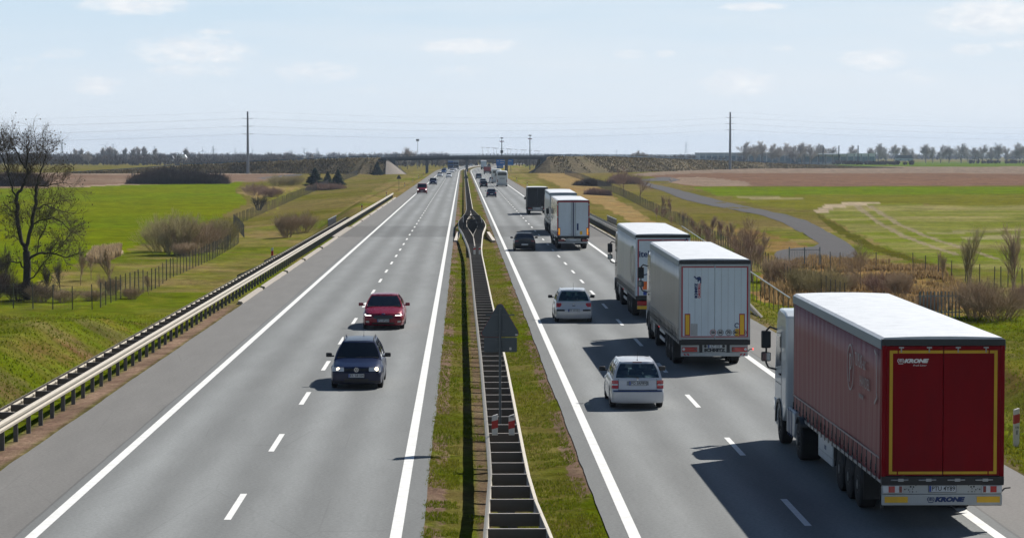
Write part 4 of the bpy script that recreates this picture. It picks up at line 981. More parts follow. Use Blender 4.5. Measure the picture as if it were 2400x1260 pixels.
    if style == 'schmitz':
        Rz = Matrix.Rotation(PI/2, 4, 'Z')
        for s, m_, x_, b_ in (('SCHMITZ', M_navy, -.67, .010), ('CARGOBULL', M_inkr, -.555, .006)):
            o = link('door_lettering', text_mesh(s, .125, m_, align='LEFT', bold=b_, sx=1.0 if s[0] == 'S' else .74), t); o.matrix_local = REARM(x_, -.049, 2.62) @ Rz
        el = MB(); el.prism([(-.16,.10),(-.14,.13),(-.10,.12),(-.07,.06),(-.02,.10),(.06,.11),(.10,.08),(.11,.0),(.11,-.13),(.07,-.13),(.07,-.04),(.03,-.03),(.02,-.08),(-.02,-.08),(-.03,.0),(-.09,.02),(-.12,.07),(-.15,.08)], (-.60, -.049, 3.28), (1,0,0), (0,0,1), (0,-.004,0)); el.build('elephant_logo', M_navy, t)
        for k, s in enumerate(('50', '60', '70', '80', '90')):
            x_ = -.06+k*.265+(.03 if k > 1 else 0); N = 24; q = MB(); stroke(q, [(math.cos(2*PI*i/N)*.105, math.sin(2*PI*i/N)*.105) for i in range(N+1)], .018)
            q.v and None; o = link('speed_disc', q.mesh('speed_disc', M_redfr if k == 0 else M_dark), t); o.matrix_local = REARM(x_, -.0465, zb+.245)
            w_ = MB(); w_.wheel((0,0,0), .098, .004, axis=(0,0,1), n=20, prof=[(-.5,.2),(-.5,1),(.5,1),(.5,.2)]); w_.build('disc_face', M_plate, o)
            tt = link('lettering', text_mesh(s, .135, M_ink, bold=.006), o); tt.location = (0, 0, .006)
        MB().box(.82-.08,.82+.08,-.053,-.0465,zb+.12,zb+.38).build('door_sticker', M_yel, t); MB().box(-.86+.0,-.62,-.053,-.0465,zb+.14,zb+.56).build('metal_box', M_bar, t)
        q = MB(); stroke(q, [(math.cos(a)*.075, math.sin(a)*.075) for a in np.linspace(.6, 5.2, 14)], .035); o = link('ring_logo', q.mesh('ring_logo', M_navy), t); o.matrix_local = REARM(.80, -.047, zb+.50)
    if style == 'itel':
        text('door_lettering', 'itel', .40, M_navy, REARM(-.88, -.052, 3.07), t, bold=.010)
        MB().box(-.95,-.58,-.056,-.0465,1.42,1.80).build('hazard_plate', M_orng, t); MB().box(-.92,-.60,-.054,-.0465,1.16,1.34).build('blue_sticker', M_pblu, t)
        q = MB(); stroke(q, [(-.35,.05),(.35,.22)], .05); o = link('door_stroke', q.mesh('door_stroke', M_navy), t); o.matrix_local = REARM(-.55, -.05, 2.05)
        q = MB(); stroke(q, [(math.cos(a)*1.3, math.sin(a)*1.0) for a in np.linspace(2.6, 6.6, 30)], .16); o = link('curtain_swoosh', q.mesh('curtain_swoosh', M_cur_grey), t); o.matrix_local = LEFTM(-1.300, 2.1, 2.7)
        q = MB(); stroke(q, [(math.cos(a)*.55, math.sin(a)*.45) for a in np.linspace(.3, 2.9, 16)], .10); o = link('curtain_swoosh', q.mesh('curtain_swoosh', mat('green_print', (.25,.33,.20), .5)), t); o.matrix_local = LEFTM(-1.301, 2.1, 2.9)
        q = MB(); stroke(q, [(-.2,-.18),(.15,.2)], .05); o = link('door_stroke', q.mesh('door_stroke', M_navy), t); o.matrix_local = REARM(.98, -.052, 3.60)
    # bumper with lamps
    B = M_bump
    if style == 'krone':
        MB().box(-1.25, 1.25, -.02, .10, .52, .745).build('underrun_bar', B, t, bevel=.006); lb = MB().box(-1.25, 1.25, -.015, .09, .755, .965).build('lamp_bar', B, t, bevel=.006)
        for sx in (-1, 1):
            MB().box(sx*.72, sx*1.20, -.030, -.021, .575, .70).build('reflector', M_yel, t)
            h_ = MB().box(sx*.82, sx*1.24, -.045, -.016, .775, .935).build('tail_lamp', M_clr, t, bevel=.012); a = 1.10 if sx > 0 else -1.10
            MB().box(sx*1.06-.065, sx*1.06+.065, -.055, -.046, .79, .92).build('lens', M_red, h_); MB().box(sx*.875-.03, sx*.875+.03, -.055, -.046, .79, .92).build('lens', M_redd, h_)
            for (a, z, r_) in ((.60,.90,.018),(.66,.905,.02),(.62,.86,.012),(.70,.84,.015),(.74,.86,.010),(.62,.80,.014),(.55,.93,.010),(.54,.80,.010),(.78,.85,.016),(.68,.80,.010)):
                q = MB(); q.wheel((sx*a, -.0165, z), r_, .003, axis=(0,1,0), n=10, prof=[(-.5,.1),(-.5,1),(.5,1),(.5,.1)]); q.build('bolt_hole', M_ink, lb)
            q = MB(); q.path([(1.24, 0, .80), (1.30, -.02, .87), (1.42, -.02, .88)], .016) if sx > 0 else q.box(-1.27,-1.22,0,.1,.44,.52); q.build('marker_stalk', M_blk, t)
        plate(t, 'PTU 4Y89', REARM(.0, -.030, .865), w=.56, h=.13); text('bumper_lettering', 'KRONE', .125, M_navy, REARM(.14, -.022, .635), t, bold=.010, shear=.25, sx=1.4)
        o = link('crown_logo', crown(M_navy, .07), t); o.matrix_local = REARM(-.24, -.021, .64)
        MB().box(-1.25, 1.25, .04, .06, .50, .52).build('bar_edge', M_chas, t)
    elif style == 'schmitz':
        MB().box(-1.20, 1.20, -.02, .10, .53, .66).build('underrun_bar', B, t, bevel=.006)
        for sx in (-1, 1):
            b_ = MB().box(sx*.55, sx*1.20, -.01, .08, .67, .93).build('lamp_box', B, t, bevel=.006); h_ = MB().box(sx*.62, sx*1.17, -.05, -.012, .69, .86).build('tail_lamp', M_red, t, bevel=.02)
            for c_ in (.68, 1.11): q = MB(); q.wheel((sx*c_, -.052, .785), .05, .008, axis=(0,1,0), n=16, prof=[(-.5,.1),(-.5,1),(.5,.9),(.5,.1)]); q.build('lens', M_clr if c_ > 1 else M_redd, h_)
            MB().box(sx*.44, sx*.53, -.015, .05, .68, .95).build('bracket', M_blk, t)
            for k in range(2): MB().hexa([(sx*(.90+k*.12), -.024, .56), (sx*(.96+k*.12), -.024, .56), (sx*(.96+k*.12), -.0205, .56), (sx*(.90+k*.12), -.0205, .56), (sx*(.94+k*.12), -.024, .63), (sx*(1.0+k*.12), -.024, .63), (sx*(1.0+k*.12), -.0205, .63), (sx*(.94+k*.12), -.0205, .63)]).build('chevron', M_redfr, t)
        MB().box(-.43, .43, -.008, .06, .67, .95).build('plate_panel', B, t, bevel=.006); plate(t, 'LT 110', REARM(.02, -.018, .89), w=.50, h=.11); text('bumper_lettering', 'SCHMITZ', .14, M_dark, REARM(0, -.010, .745), t, bold=.012, sx=1.25)
        for x_ in (-.33, .33): q = MB(); q.wheel((x_, -.02, .89), .05, .02, axis=(0,1,0), n=14, prof=[(-.5,.1),(-.5,1),(.5,1),(.5,.1)]); q.build('plate_lamp', M_blk, t)
        q = MB(); q.path([(1.19, 0, .70), (1.27, -.02, .78), (1.36, -.02, .79)], .016); q.build('marker_stalk', M_blk, t); MB().box(1.36,1.40,-.04,0,.77,.81).build('marker_lamp', M_tail, t)
    else:
        MB().box(-1.2, 1.2, -.02, .10, .55, .66).build('underrun_bar', B if style != 'dark' else M_bar, t); MB().box(-.6, .6, -.01, .06, .70, .92).build('plate_panel', B if style != 'dark' else M_bar, t); MB().box(-.26, .26, -.022, -.012, .74, .85).build('number_plate', M_plate, t)
        for sx in (-1, 1):
            MB().box(sx*.70, sx*1.2, -.03, .06, .68, .88).build('tail_lamp', M_redd if style != 'itel' else M_red, t, bevel=.015)
            if style == 'itel': MB().box(sx*.72, sx*1.2, -.035, -.021, .50, .655).build('reflector', M_yel, t)
    # axles and wheels
    wm = None
    trl = [3.3, 4.62, 5.94] if L > 10 else [1.9]
    r_ = .515 if L > 10 else .47
    for y in trl:
        for sx in (-1, 1):
            o = MB().wheel((0,0,0), r_, .37, n=32).build('wheel', M_tyre, t, smooth=40) if wm is None else link('wheel', wm.data, t)
            wm = wm or o; o.location = (sx*1.04, y, r_)
            if sx < 0 or near:
                q = MB(); q.wheel((sx*.155, 0, 0), .29, .02, n=24, prof=[(-.5,.1),(-.5,1),(.5,.98),(.5,.1)]); q.wheel((sx*.17,0,0), .11, .06, n=16, prof=[(-.5,.1),(-.5,1),(.5,.9),(.5,.1)])
                for k in range(10): a = 2*PI*k/10; q.tube((sx*.16, math.cos(a)*.19, math.sin(a)*.19), (sx*.185, math.cos(a)*.19, math.sin(a)*.19), .028, n=6)
                q.build('rim', M_rimd, o)
        MB().tube((-.9, y, r_), (.9, y, r_), .07).build('axle', M_chas, t)
    if L > 10:
        for sx in (-1, 1):
            MB().box(sx*.70, sx*1.24, .9, 1.2, .30, 1.0).build('mud_flap', M_blk, t) if False else MB().box(sx*.86, sx*1.22, 2.55, 2.57, .28, .95).build('mud_flap', M_blk, t)
            for y in trl: 
                P = []
                for k in range(9):
                    a = PI*k/8; P.append([(sx*.84, y+math.cos(a)*.60, r_+math.sin(a)*.58), (sx*1.24, y+math.cos(a)*.60, r_+math.sin(a)*.58)])
                q = MB(); q.grid(P); ob = q.build('mudguard', M_blk, t, smooth=True); sd = ob.modifiers.new('t', 'SOLIDIFY'); sd.thickness = .02
            if style == 'krone': 
                MB().box(sx*1.19, sx*1.23, 7.0, 9.3, .42, 1.02).build('side_guard', M_skirt, t, bevel=.01); MB().box(sx*1.232, sx*1.238, 7.0, 9.3, .60, .612).build('guard_crease', M_bar, t)
                for k in range(2): MB().box(sx*1.231, sx*1.236, 8.0+k*.16, 8.08+k*.16, .70, .80).build('guard_logo', M_navy, t)
            elif near:
                for z in (.50, .80): MB().box(sx*1.19, sx*1.23, 6.9, 9.2, z, z+.13).build('side_guard', M_skirt, t)
                MB().box(sx*1.236, sx*1.25, 9.3, 9.38, .93, .99).build('marker_lamp', M_tail, t); MB().box(sx*1.236, sx*1.25, 6.75, 6.83, 1.0, 1.06).build('marker_lamp', M_tail, t)
            for x_, y in ((.75, 10.0),): MB().box(sx*x_-.05, sx*x_+.05, y-.05, y+.05, .25, 1.0).build('landing_leg', M_chas, t)
    if not cab: return t
    # tractor unit: chassis, cab, tanks, wheels
    cy = L+.45 if L > 10 else L+.15; dx = cabdx; cabm = {'krone': M_cabw, 'schmitz': M_cabs, 'itel': M_cabd, 'reefer': M_cabw, 'plain': M_cabw, 'dark': M_cabd, 'grey': M_cabw}[style]
    hz = 3.62 if L > 10 else 2.6
    pf = [(0,1.05),(0,hz-.12),(.35,hz-.02),(1.35,hz+.02),(1.75,hz-.10),(1.98,hz-.55),(2.22,2.15 if L > 10 else 1.7),(2.30,1.9 if L > 10 else 1.5),(2.32,.55),(2.22,.42),(1.95,.42)]
    R_ = .60; fy = 15.35-L-.45+L-.0 if L > 10 else 1.3; fyl = (15.35-cy) if L > 10 else 1.25
    arch = [(fyl+math.cos(a)*R_, .52+math.sin(a)*R_) for a in np.linspace(.05, PI-.2, 9)]
    poly = [(y, z) for y, z in pf]+[(max(.02, y), max(z, .5)) for y, z in arch]
    q = MB(); q.prism([(y, z) for y, z in poly], (dx-1.24, cy, 0), (0,1,0), (0,0,1), (2.48, 0, 0)); cb = q.build('cab', cabm, t, bevel=.06, seg=3)
    for sx in (-1, 1):
        X = dx+sx*1.243
        def qd(name, pts, m, d=.006): MB().prism(pts, (X, cy, 0), (0,1,0), (0,0,1), (sx*d, 0, 0)).build(name, m, cb)
        if L > 10:
            qd('side_window', [(1.02,2.12),(1.98,2.0),(1.80,2.85),(1.02,2.9)], M_tglass); qd('door_joint', [(.90,.95),(.915,.95),(.915,3.0),(.90,3.0)], M_chas, .004); qd('door_joint', [(.91,2.99),(1.75,2.93),(1.75,2.95),(.91,3.01)], M_chas, .004)
            qd('door_joint', [(.91,1.60),(2.1,1.60),(2.1,1.615),(.91,1.615)], M_chas, .004); qd('door_handle', [(1.0,1.85),(1.22,1.85),(1.22,1.90),(1.0,1.90)], M_blk, .03)
            qd('wheel_arch', [(fyl+math.cos(a)*(R_+.09), .52+math.sin(a)*(R_+.09)) for a in np.linspace(0, PI, 12)]+[(fyl+math.cos(a)*R_, .52+math.sin(a)*R_) for a in np.linspace(PI, 0, 12)], M_dark, .03)
            for z in (3.2, 3.35, 3.48): qd('roof_crease', [(.1, z), (1.6, z-.02), (1.6, z-.01), (.1, z+.012)], M_bar if cabm == M_cabw else M_chas, .004)
            MB().box(X-.02*sx, X+sx*.03, cy+2.02, cy+2.26, .80, 1.15).build('headlamp', M_clr, t, bevel=.02)
            # mirrors: two housings on a bent arm
            a = MB(); ax = X+sx*.26; ya = cy+2.10
            a.path([(X-.03*sx, cy+1.85, 3.02), (X+sx*.16, ya, 3.08), (ax, ya, 2.98), (ax, ya, 2.10), (ax-sx*.06, ya, 1.98), (X-.02*sx, cy+1.98, 1.92)], .026, 8); arm = a.build('mirror_arm', M_blk, t, smooth=40)
            for z0, z1, w_ in ((2.50, 2.98, .13), (2.14, 2.40, .13)):
                h_ = MB().box(ax-w_, ax+w_, ya-.02, ya+.12, z0, z1).build('mirror_housing', M_blk, t, bevel=.04, seg=3); MB().box(ax-w_+.025, ax+w_-.025, ya-.028, ya-.021, z0+.03, z1-.03).build('mirror_glass', M_mirg if z0 < 2.4 else M_dark, h_)
        else:
            MB().box(X, X+sx*.22, cy+1.9, cy+2.0, 1.75, 2.1).build('mirror_housing', M_blk, t, bevel=.03)
    if L > 10:
        MB().prism([(0, 2.2), (.25, 2.2), (.1, 3.2), (0, 3.2)], (dx-1.0, cy+2.1, 0), (0,1,0), (0,0,1), (2.0,0,0)) 
        MB().hexa([(dx-1.15, cy+2.20, 2.15), (dx+1.15, cy+2.20, 2.15), (dx+1.15, cy+2.24, 2.15), (dx-1.15, cy+2.24, 2.15), (dx-1.12, cy+1.96, 3.05), (dx+1.12, cy+1.96, 3.05), (dx+1.12, cy+2.0, 3.05), (dx-1.12, cy+2.0, 3.05)]).build('windscreen', M_tglass, cb)
        MB().box(dx-1.0, dx+1.0, cy+2.30, cy+2.34, .9, 1.7).build('grille', M_blk, cb)
        ch = MB(); ch.box(dx-.5, dx-.38, L-3.0, cy+1.8, .62, .90); ch.box(dx+.38, dx+.5, L-3.0, cy+1.8, .62, .90); ch.box(dx-.5, dx+.5, L-2.4, L-1.6, .85, 1.0); ch.build('tractor_chassis', M_chas, t)
        for y, tw in ((11.65, .56), (15.35, .32)):
            for sx in (-1, 1):
                o = MB().wheel((0,0,0), .51, tw, n=32).build('wheel', M_tyre, t, smooth=40); o.location = (dx+sx*(1.24-tw/2-.02), y, .51)
                q = MB(); q.wheel((sx*(tw/2-.02),0,0), .29, .03, n=24, prof=[(-.5,.1),(-.5,1),(.5,.9),(.5,.1)]); q.wheel((sx*(tw/2+.01),0,0), .13, .08, n=16, prof=[(-.5,.1),(-.5,1),(.5,.9),(.5,.1)])
                for k in range(10): a = 2*PI*k/10; q.tube((sx*(tw/2-.01), math.cos(a)*.22, math.sin(a)*.22), (sx*(tw/2+.015), math.cos(a)*.22, math.sin(a)*.22), .025, n=6)
                q.build('rim', M_rimd, o)
        for sx in (-1, 1):
            tk = MB(); prof = [(.35,.48),(.35,1.08),(.42,1.14),(.88,1.14),(.95,1.08),(.95,.48),(.88,.42),(.42,.42)]
            tk.prism([(x-.35, z) for x, z in prof], (dx+(sx*1.22 if sx > 0 else -1.22), 12.55, 0), (-sx,0,0), (0,0,1), (0,1.45,0)); tank = tk.build('fuel_tank', M_tank, t, bevel=.03)
            for y in (12.95, 13.30, 13.65): MB().box(dx+sx*1.215, dx+sx*1.235, y-.02, y+.02, .43, 1.12).build('tank_strap', M_navy if style == 'krone' else M_dark, tank)
            P = []
            for k in range(9): a = PI*(.22+.56*k/8); P.append([(dx+sx*.66, 11.65+math.cos(a)*.62, .51+math.sin(a)*.60), (dx+sx*1.24, 11.65+math.cos(a)*.62, .51+math.sin(a)*.60)])
            q = MB(); q.grid(P); ob = q.build('mudguard', M_blk, t, smooth=True); sd = ob.modifiers.new('t', 'SOLIDIFY'); sd.thickness = .02
            MB().box(dx+sx*.7-.08, dx+sx*.7+.20, 10.9, 10.96, .55, .75).build('tail_lamp', M_redd, t)
    else:
        for sx in (-1, 1):
            o = MB().wheel((0,0,0), .46, .30, n=24).build('wheel', M_tyre, t, smooth=40); o.location = (sx*1.03, cy+1.25, .46)
    return t
def putl(px, py, Y): return AT(px, py, Y).x
T1 = lorry('curtain_lorry', 'red curtain-sided lorry with white cab and yellow-edged rear doors, nearest the camera', 'krone', putl(2211, 800, 50.6), 50.6, 0.0, -.17)
T2 = lorry('curtain_lorry', 'grey curtain-sided lorry with pale rear doors and speed discs, ahead of the red one', 'schmitz', putl(1675, 700, 87.8), 87.8, 0.0, .03)
T3 = lorry('curtain_lorry', 'white curtain-sided lorry with red-edged doors, half hidden behind the grey curtain lorry', 'itel', putl(1553.5, 650, 114.8), 114.8, 0, .0)
T4 = lorry('refrigerated_lorry', 'white refrigerated lorry with orange marker boards low on its rear doors', 'reefer', putl(1343.7, 550, 197), 197, 0, 0, zf=4.08)
T5 = lorry('curtain_lorry', 'white-roofed lorry partly hidden by the refrigerated lorry and ahead of it', 'plain', putl(1320, 500, 233), 233, 0, 0)
T6 = lorry('box_lorry', 'short black box lorry leading the row of lorries', 'dark', putl(1260, 480, 309), 309, 0, 0, L=7.2, z4=3.45, zf=3.45)
T7 = lorry('trailer_lorry', 'distant lorry with pale grey doors passing under the bridge', 'grey', putl(1134, 390, 1120), 1120, 0, 0)
T8 = lorry('red_box_lorry', 'small dark red box lorry just short of the bridge', 'dark', putl(1142, 400, 885), 885, 0, 0, L=6.0, z4=2.7, zf=2.7)
recolor(T8, M_cur_blk, P_van); recolor(T8, M_roof, P_van)
# ---------------- coaches
def coach(label, px, Y, loc=None):
    t = empty('coach', (AT(px, 420, Y).x, Y, 0), 0, label, 'coach', 'two white coaches')
    sec = [(-1.25,.35),(-1.26,1.0),(-1.25,2.9),(-1.20,3.35),(-1.02,3.55),(0,3.62),(1.02,3.55),(1.20,3.35),(1.25,2.9),(1.26,1.0),(1.25,.35)]
    m = MB(); P = []
    for y, s, c in ((0,.93,.12),(.12,.985,.02),(.5,1,0),(11.4,1,0),(11.9,.985,.03),(12.1,.92,.15)):
        P.append([(x*s, y+(.10 if False else 0), z-(c if z > 3 else 0)) for x, z in sec])
    m.grid(P); n = len(sec); m.add(P[0], [tuple(range(n))]); m.add(P[-1], [tuple(range(n-1, -1, -1))]); b = m.build('body', P_bus, t, smooth=50)
    MB().prism([(-.92,2.55),(.92,2.55),(1.0,2.7),(.95,3.12),(.8,3.22),(-.8,3.22),(-.95,3.12),(-1.0,2.7)], (0,-.03,0), (1,0,0), (0,0,1), (0,.06,0)).build('rear_window', M_tglass, t)
    for k, (z, w_) in enumerate(((2.0,.62),(1.88,.55),(1.76,.6))): MB().box(-w_, w_, -.02, .02, z-.03, z+.03).build('rear_lettering', M_rimd, t)
    for sx in (-1, 1):
        MB().box(sx*1.262, sx*1.275, .6, 11.3, 1.9, 2.9).build('side_window', M_tglass, t); MB().box(sx*1.0, sx*1.17, -.03, .05, 1.0, 1.6).build('tail_lamp', M_redd, t)
        for y in (3.0, 9.6): o = MB().wheel((0,0,0), .5, .3, n=20).build('wheel', M_tyre, t, smooth=40); o.location = (sx*1.08, y, .5)
        MB().box(sx*1.28, sx*1.5, 12.0, 12.15, 2.4, 3.0).build('mirror', M_blk, t, bevel=.03)
        MB().box(sx*1.255, sx*1.28, 5.6, 6.4, 1.2, 2.0).build('side_logo', M_navy, t)
    MB().box(-1.18, 1.18, -.04, .10, .38, .80).build('bumper', M_bump, t, bevel=.02); MB().box(-.26,.26,-.055,-.042,.85,.96).build('number_plate', M_plate, t)
    MB().box(-1.1, 1.1, .05, 11.9, .25, .36).build('underbody', M_blk, t)
    return t
coach('white coach with dark oval rear window, nearer of the two', 1177, 562)
c2 = coach('white coach half hidden ahead of the nearer coach', 1164, 622)
# ------------------------------------------------------------ safety barriers
M_zinc = mat('zinc_rail', (.42, .385, .32), .5, metal=.15, dirt=.35, dirtcol=(.30,.26,.20)); M_post = mat('barrier_post', (.10, .10, .10), .6, metal=.2, dirt=.3)
M_xbar = mat('barrier_spacer', (.105, .095, .09), .55, metal=.2, dirt=.4, dirtcol=(.12,.09,.07)); M_conc = mat('concrete', (.33, .30, .26), .85, var=.2, dirt=.35, dirtcol=(.16,.13,.10), bump=.3)
def wbeam(L=4.0, face=1):
    pr = [(0,0),(.030,.012),(.075,.045),(.078,.105),(.032,.140),(.028,.172),(.078,.207),(.075,.267),(.030,.30),(0,.312)]
    P = [[(face*x, y, z) for x, z in pr] for y in (0, L)]
    m = MB(); m.grid(P); B = [[(face*(x-.010), y, z) for x, z in pr] for y in (0, L)]; m.grid([r[::-1] for r in B])
    m.grid([[r[0] for r in P], [r[0] for r in B]]); m.grid([[r[-1] for r in P], [r[-1] for r in B]])
    m.box(face*.03, face*.05, L-.30, L-.26, .06, .09).box(face*.03, face*.05, L-.30, L-.26, .22, .25)
    return m.mesh('rail', M_zinc)
RB_ = {1: wbeam(4.0, 1), -1: wbeam(4.0, -1)}
def rails(parent, fx, y0, y1, face, z=.44, part_to=200, step=4.0):
    far_ = MB(); y = y0
    while y < y1:
        xa, xb = float(fx(y)), float(fx(y+step)); za = z(y) if callable(z) else z; zb_ = z(y+step) if callable(z) else z
        if y < part_to:
            o = link('rail', RB_[face], parent, (xa, y, za)); o.rotation_euler = (math.atan2(zb_-za, step), 0, -math.atan2(xb-xa, step)); o.scale = (1, math.hypot(xb-xa, step)/4.0+.002, 1)
        else:
            pr = [(0,0),(.075,.06),(.03,.15),(.075,.25),(0,.31)]
            far_.grid([[(xa+face*x, y, za+q) for x, q in pr], [(xb+face*x, y+step, zb_+q) for x, q in pr]])
        y += step
    if far_.v: 
        o = far_.build('rail', M_zinc, parent, fix=False); o['kind'] = 'stuff'
def posts(parent, xs, zb, zt, fine_to=200, name='post', m=None):
    pm = MB().box(-.06, .06, -.03, .03, 0, 1).mesh('post', m or M_post); far_ = MB()
    for x, y in xs:
        z0 = zb(x, y)
        if y < fine_to: o = link(name, pm, parent, (x, y, z0)); o.scale = (1, 1, zt-z0)
        else: far_.box(x-.06, x+.06, y-.03, y+.03, z0, zt)
    if far_.v: o = far_.build(name, m or M_post, parent); o['kind'] = 'stuff'
gz = lambda x, y: float(hgt(x, y))-.1
# left barrier
b1 = empty('safety_barrier', (0, 0, 0), 0, 'long double-sided steel safety barrier along the left verge of the motorway', 'crash barrier')
rails(b1, lambda y: -12.18, 36, 432, 1, z=.44); rails(b1, lambda y: -12.80, 36, 272, -1, z=.44)
posts(b1, [(-12.28, y) for y in np.arange(37.5, 432, 2)], gz, .62)
xm = MB().box(-.56, .0, -.045, .045, .52, .70).box(-.58, .02, -.05, .05, .70, .715).mesh('spacer', M_xbar); fx_ = MB()
for y in np.arange(37.5, 272, 2.0):
    if y < 200: link('spacer', xm, b1, (-12.21, y, 0))
    else: fx_.box(-12.77, -12.21, y-.045, y+.045, .52, .715)
o = fx_.build('spacer', M_xbar, b1); o['kind'] = 'stuff'
# right barrier, its near end ramped into the verge
b2 = empty('safety_barrier', (0, 0, 0), 0, 'steel safety barrier on the right verge, its near end sunk in the grass', 'crash barrier')
rails(b2, lambda y: 14.35, 117, 330, -1, z=lambda y: float(np.interp(y, [117, 129], [-.32, .44])))
rails(b2, lambda y: 14.95, 145, 290, 1, z=.44); posts(b2, [(14.45, y) for y in np.arange(129, 330, 2)], gz, .62)
# median ladder barrier, parting round the gap between the two bridges
XLf = lambda y: np.interp(y, [20, 45, 50, 54.5, 83, 118, 170, 184, 216, 236, 256, 268, 290, 312, 900, 1000], [.0, .44, .55, .65, .66, .60, .56, .48, .06, -.34, -.37, -.08, .37, .56, .72, .8])+xc(y)
XRf = lambda y: np.interp(y, [20, 45, 50, 54.5, 83, 118, 170, 184, 216, 240, 257, 280, 310, 900, 1000], [2.2, 1.61, 1.46, 1.41, 1.44, 1.36, 1.32, 1.38, 1.75, 2.26, 2.18, 1.81, 1.24, 1.4, 1.5])+xc(y)
b3 = empty('safety_barrier', (0, 0, 0), 0, 'ladder-like double steel safety barrier running down the middle of the grass median', 'crash barrier')
rails(b3, XLf, 34, 1400, -1); rails(b3, XRf, 34, 1400, 1)
wl = lambda y: np.minimum(.72, (XRf(y)-XLf(y))/2-.02)
for ff, y0, y1, fc in ((lambda y: XLf(y)+wl(y), 186, 298, 1), (lambda y: XRf(y)-wl(y), 186, 298, -1)): rails(b3, ff, y0, y1, fc)
sp_far = MB(); pst = []; cm_ = MB().box(0, 1, -.035, .035, .50, .735).box(-.02, 1.02, -.04, .04, .735, .745).mesh('spacer', [M_xbar])
mtop = mat('spacer_lit_top', (.46,.42,.38), .5, metal=.1)  # pale strip on each dark spacer: sunlight on its top put into the colour
ctop = MB().box(-.03, 1.03, -.03, .03, .7455, .755).mesh('spacer_lit_strip', mtop)
for y in np.arange(36.2, 1000, 1.97):
    a, b = float(XLf(y)), float(XRf(y)); segs = [(a, b)] if (y < 186 or y > 298) else [(a, a+float(wl(y))), (b-float(wl(y)), b)]
    for (a, b) in segs:
        if y < 190:
            o = link('spacer', cm_, b3, (a+.01, y, 0)); o.scale = (b-a-.02, 1, 1); q = link('spacer_lit_strip', ctop, o, (0, 0, 0))
        else: sp_far.box(a, b, y-.04, y+.04, .52, .75)
        pst.append(((a+b)/2, y))
o = sp_far.build('spacer', M_xbar, b3); o['kind'] = 'stuff'
posts(b3, pst, gz, .52, 190)
# ------------------------------------------------------------ traffic signs seen from behind, guide posts
M_back = mat('sign_back', (.085, .10, .115), .5, metal=.35, var=.08, dirt=.2, dirtcol=(.05,.055,.06)); M_pole = mat('sign_pole', (.10,.115,.13), .45, metal=.5)
def tri_sign(label, x, y, s, zb, plate_=True, zg=None, group=None):
    t = empty('warning_sign', (x, y, gz(x, y) if zg is None else zg), 0, label, 'road sign', group); z0 = t.location.z
    h = s*.866; r = .09*s; pts = []
    for (cx_, cz_, a0) in ((0, h-2*r, 30), (-s/2+r*1.73, r, 150), (s/2-r*1.73, r, 270)):
        for k in range(6): a = R(a0+k*24); pts.append((cx_+math.cos(a)*r, cz_+math.sin(a)*r))
    MB().prism(pts, (0, 0, zb-z0), (1,0,0), (0,0,1), (0, .03, 0)).build('triangle_plate', M_back, t)
    rim = [(a*1.02, b*1.02-.008) for a, b in pts]; MB().prism(rim, (0, .031, zb-z0), (1,0,0), (0,0,1), (0, .006, 0)).build('plate_rim', M_redfr, t)
    MB().tube((0, -.045, 0), (0, -.045, zb-z0+h*.80), .033, n=10).build('pole', M_pole, t, smooth=40)
    for z in (.12, .52): MB().box(-.13-.25*(z > .3), .13+.25*(z > .3), -.02, -.001, zb-z0+z*s-.015, zb-z0+z*s+.015).build('clamp', M_pole, t)
    if plate_:
        MB().prism([(-.38*s, -.34*s), (-.36*s, -.36*s), (.38*s, -.36*s), (.40*s, -.34*s), (.40*s, -.02*s), (-.38*s, -.02*s)], (0, 0, zb-z0), (1,0,0), (0,0,1), (0, .03, 0)).build('lower_plate', M_back, t)
        for z in (-.08, -.29): MB().box(-.12, .12, -.02, -.001, zb-z0+z*s-.015, zb-z0+z*s+.015).build('clamp', M_pole, t)
        MB().box(.22*s, .27*s, -.004, -.0005, zb-z0-.31*s, zb-z0-.25*s).build('sticker', M_rim, t); MB().box(.36*s, .42*s, -.004, -.0005, zb-z0+.03*s, zb-z0+.07*s).build('sticker', M_rim, t)
    return t
tri_sign('grey back of a triangular warning sign with a plate, standing in the median barrier', AT(1172, 800, 65).x, 65.0, 1.12, 2.95)
tri_sign('small dark triangular sign far down the left verge', AT(935, 420, 512).x, 512, 1.1, 2.3, False)
tri_sign('small dark triangular sign far down the median barrier', AT(1092.5, 412, 512).x, 512, 1.1, 2.4, False)
M_gp = mat('guide_post', (.62, .60, .56), .5, var=.06, dirt=.25); M_gpr = mat('guide_post_red', (.42, .02, .015), .5)
def gpost(label, x, y, zb=None, zt=None, txt=None, group='red and white guide posts along the road edges', small=False, rot=0, band=(.63, .86)):
    z0 = float(hgt(x, y)) if zb is None else zb; h = (zt or z0+1.05)-z0
    t = empty('guide_post', (x, y, z0), rot, label, 'guide post', group); w_ = .075
    V = [(-w_,0,0),(w_,0,0),(w_*.9,.12,0),(-w_*.9,.12,0),(-w_,0,h-.05),(w_,0,h),(w_*.9,.12,h),(-w_*.9,.12,h-.05)]
    MB().hexa(V).build('stem', M_gp, t, bevel=0 if small else .01)
    MB().hexa([(-w_-.003,-.004,h*band[0]-.04),(w_+.003,-.004,h*band[0]),(w_+.003,.10,h*band[0]),(-w_-.003,.10,h*band[0]-.04),(-w_-.003,-.004,h*band[1]-.04),(w_+.003,-.004,h*band[1]),(w_+.003,.10,h*band[1]),(-w_-.003,.10,h*band[1]-.04)]).build('red_band', M_gpr, t)
    if txt:
        a, b = txt; text('lettering', a, .07, M_ink, REARM(0, -.006, h*(.50 if b else .86)), t, bold=.002)
        if b: text('lettering', b, .15, M_ink, REARM(0, -.006, h*.37), t, bold=.006)
    return t
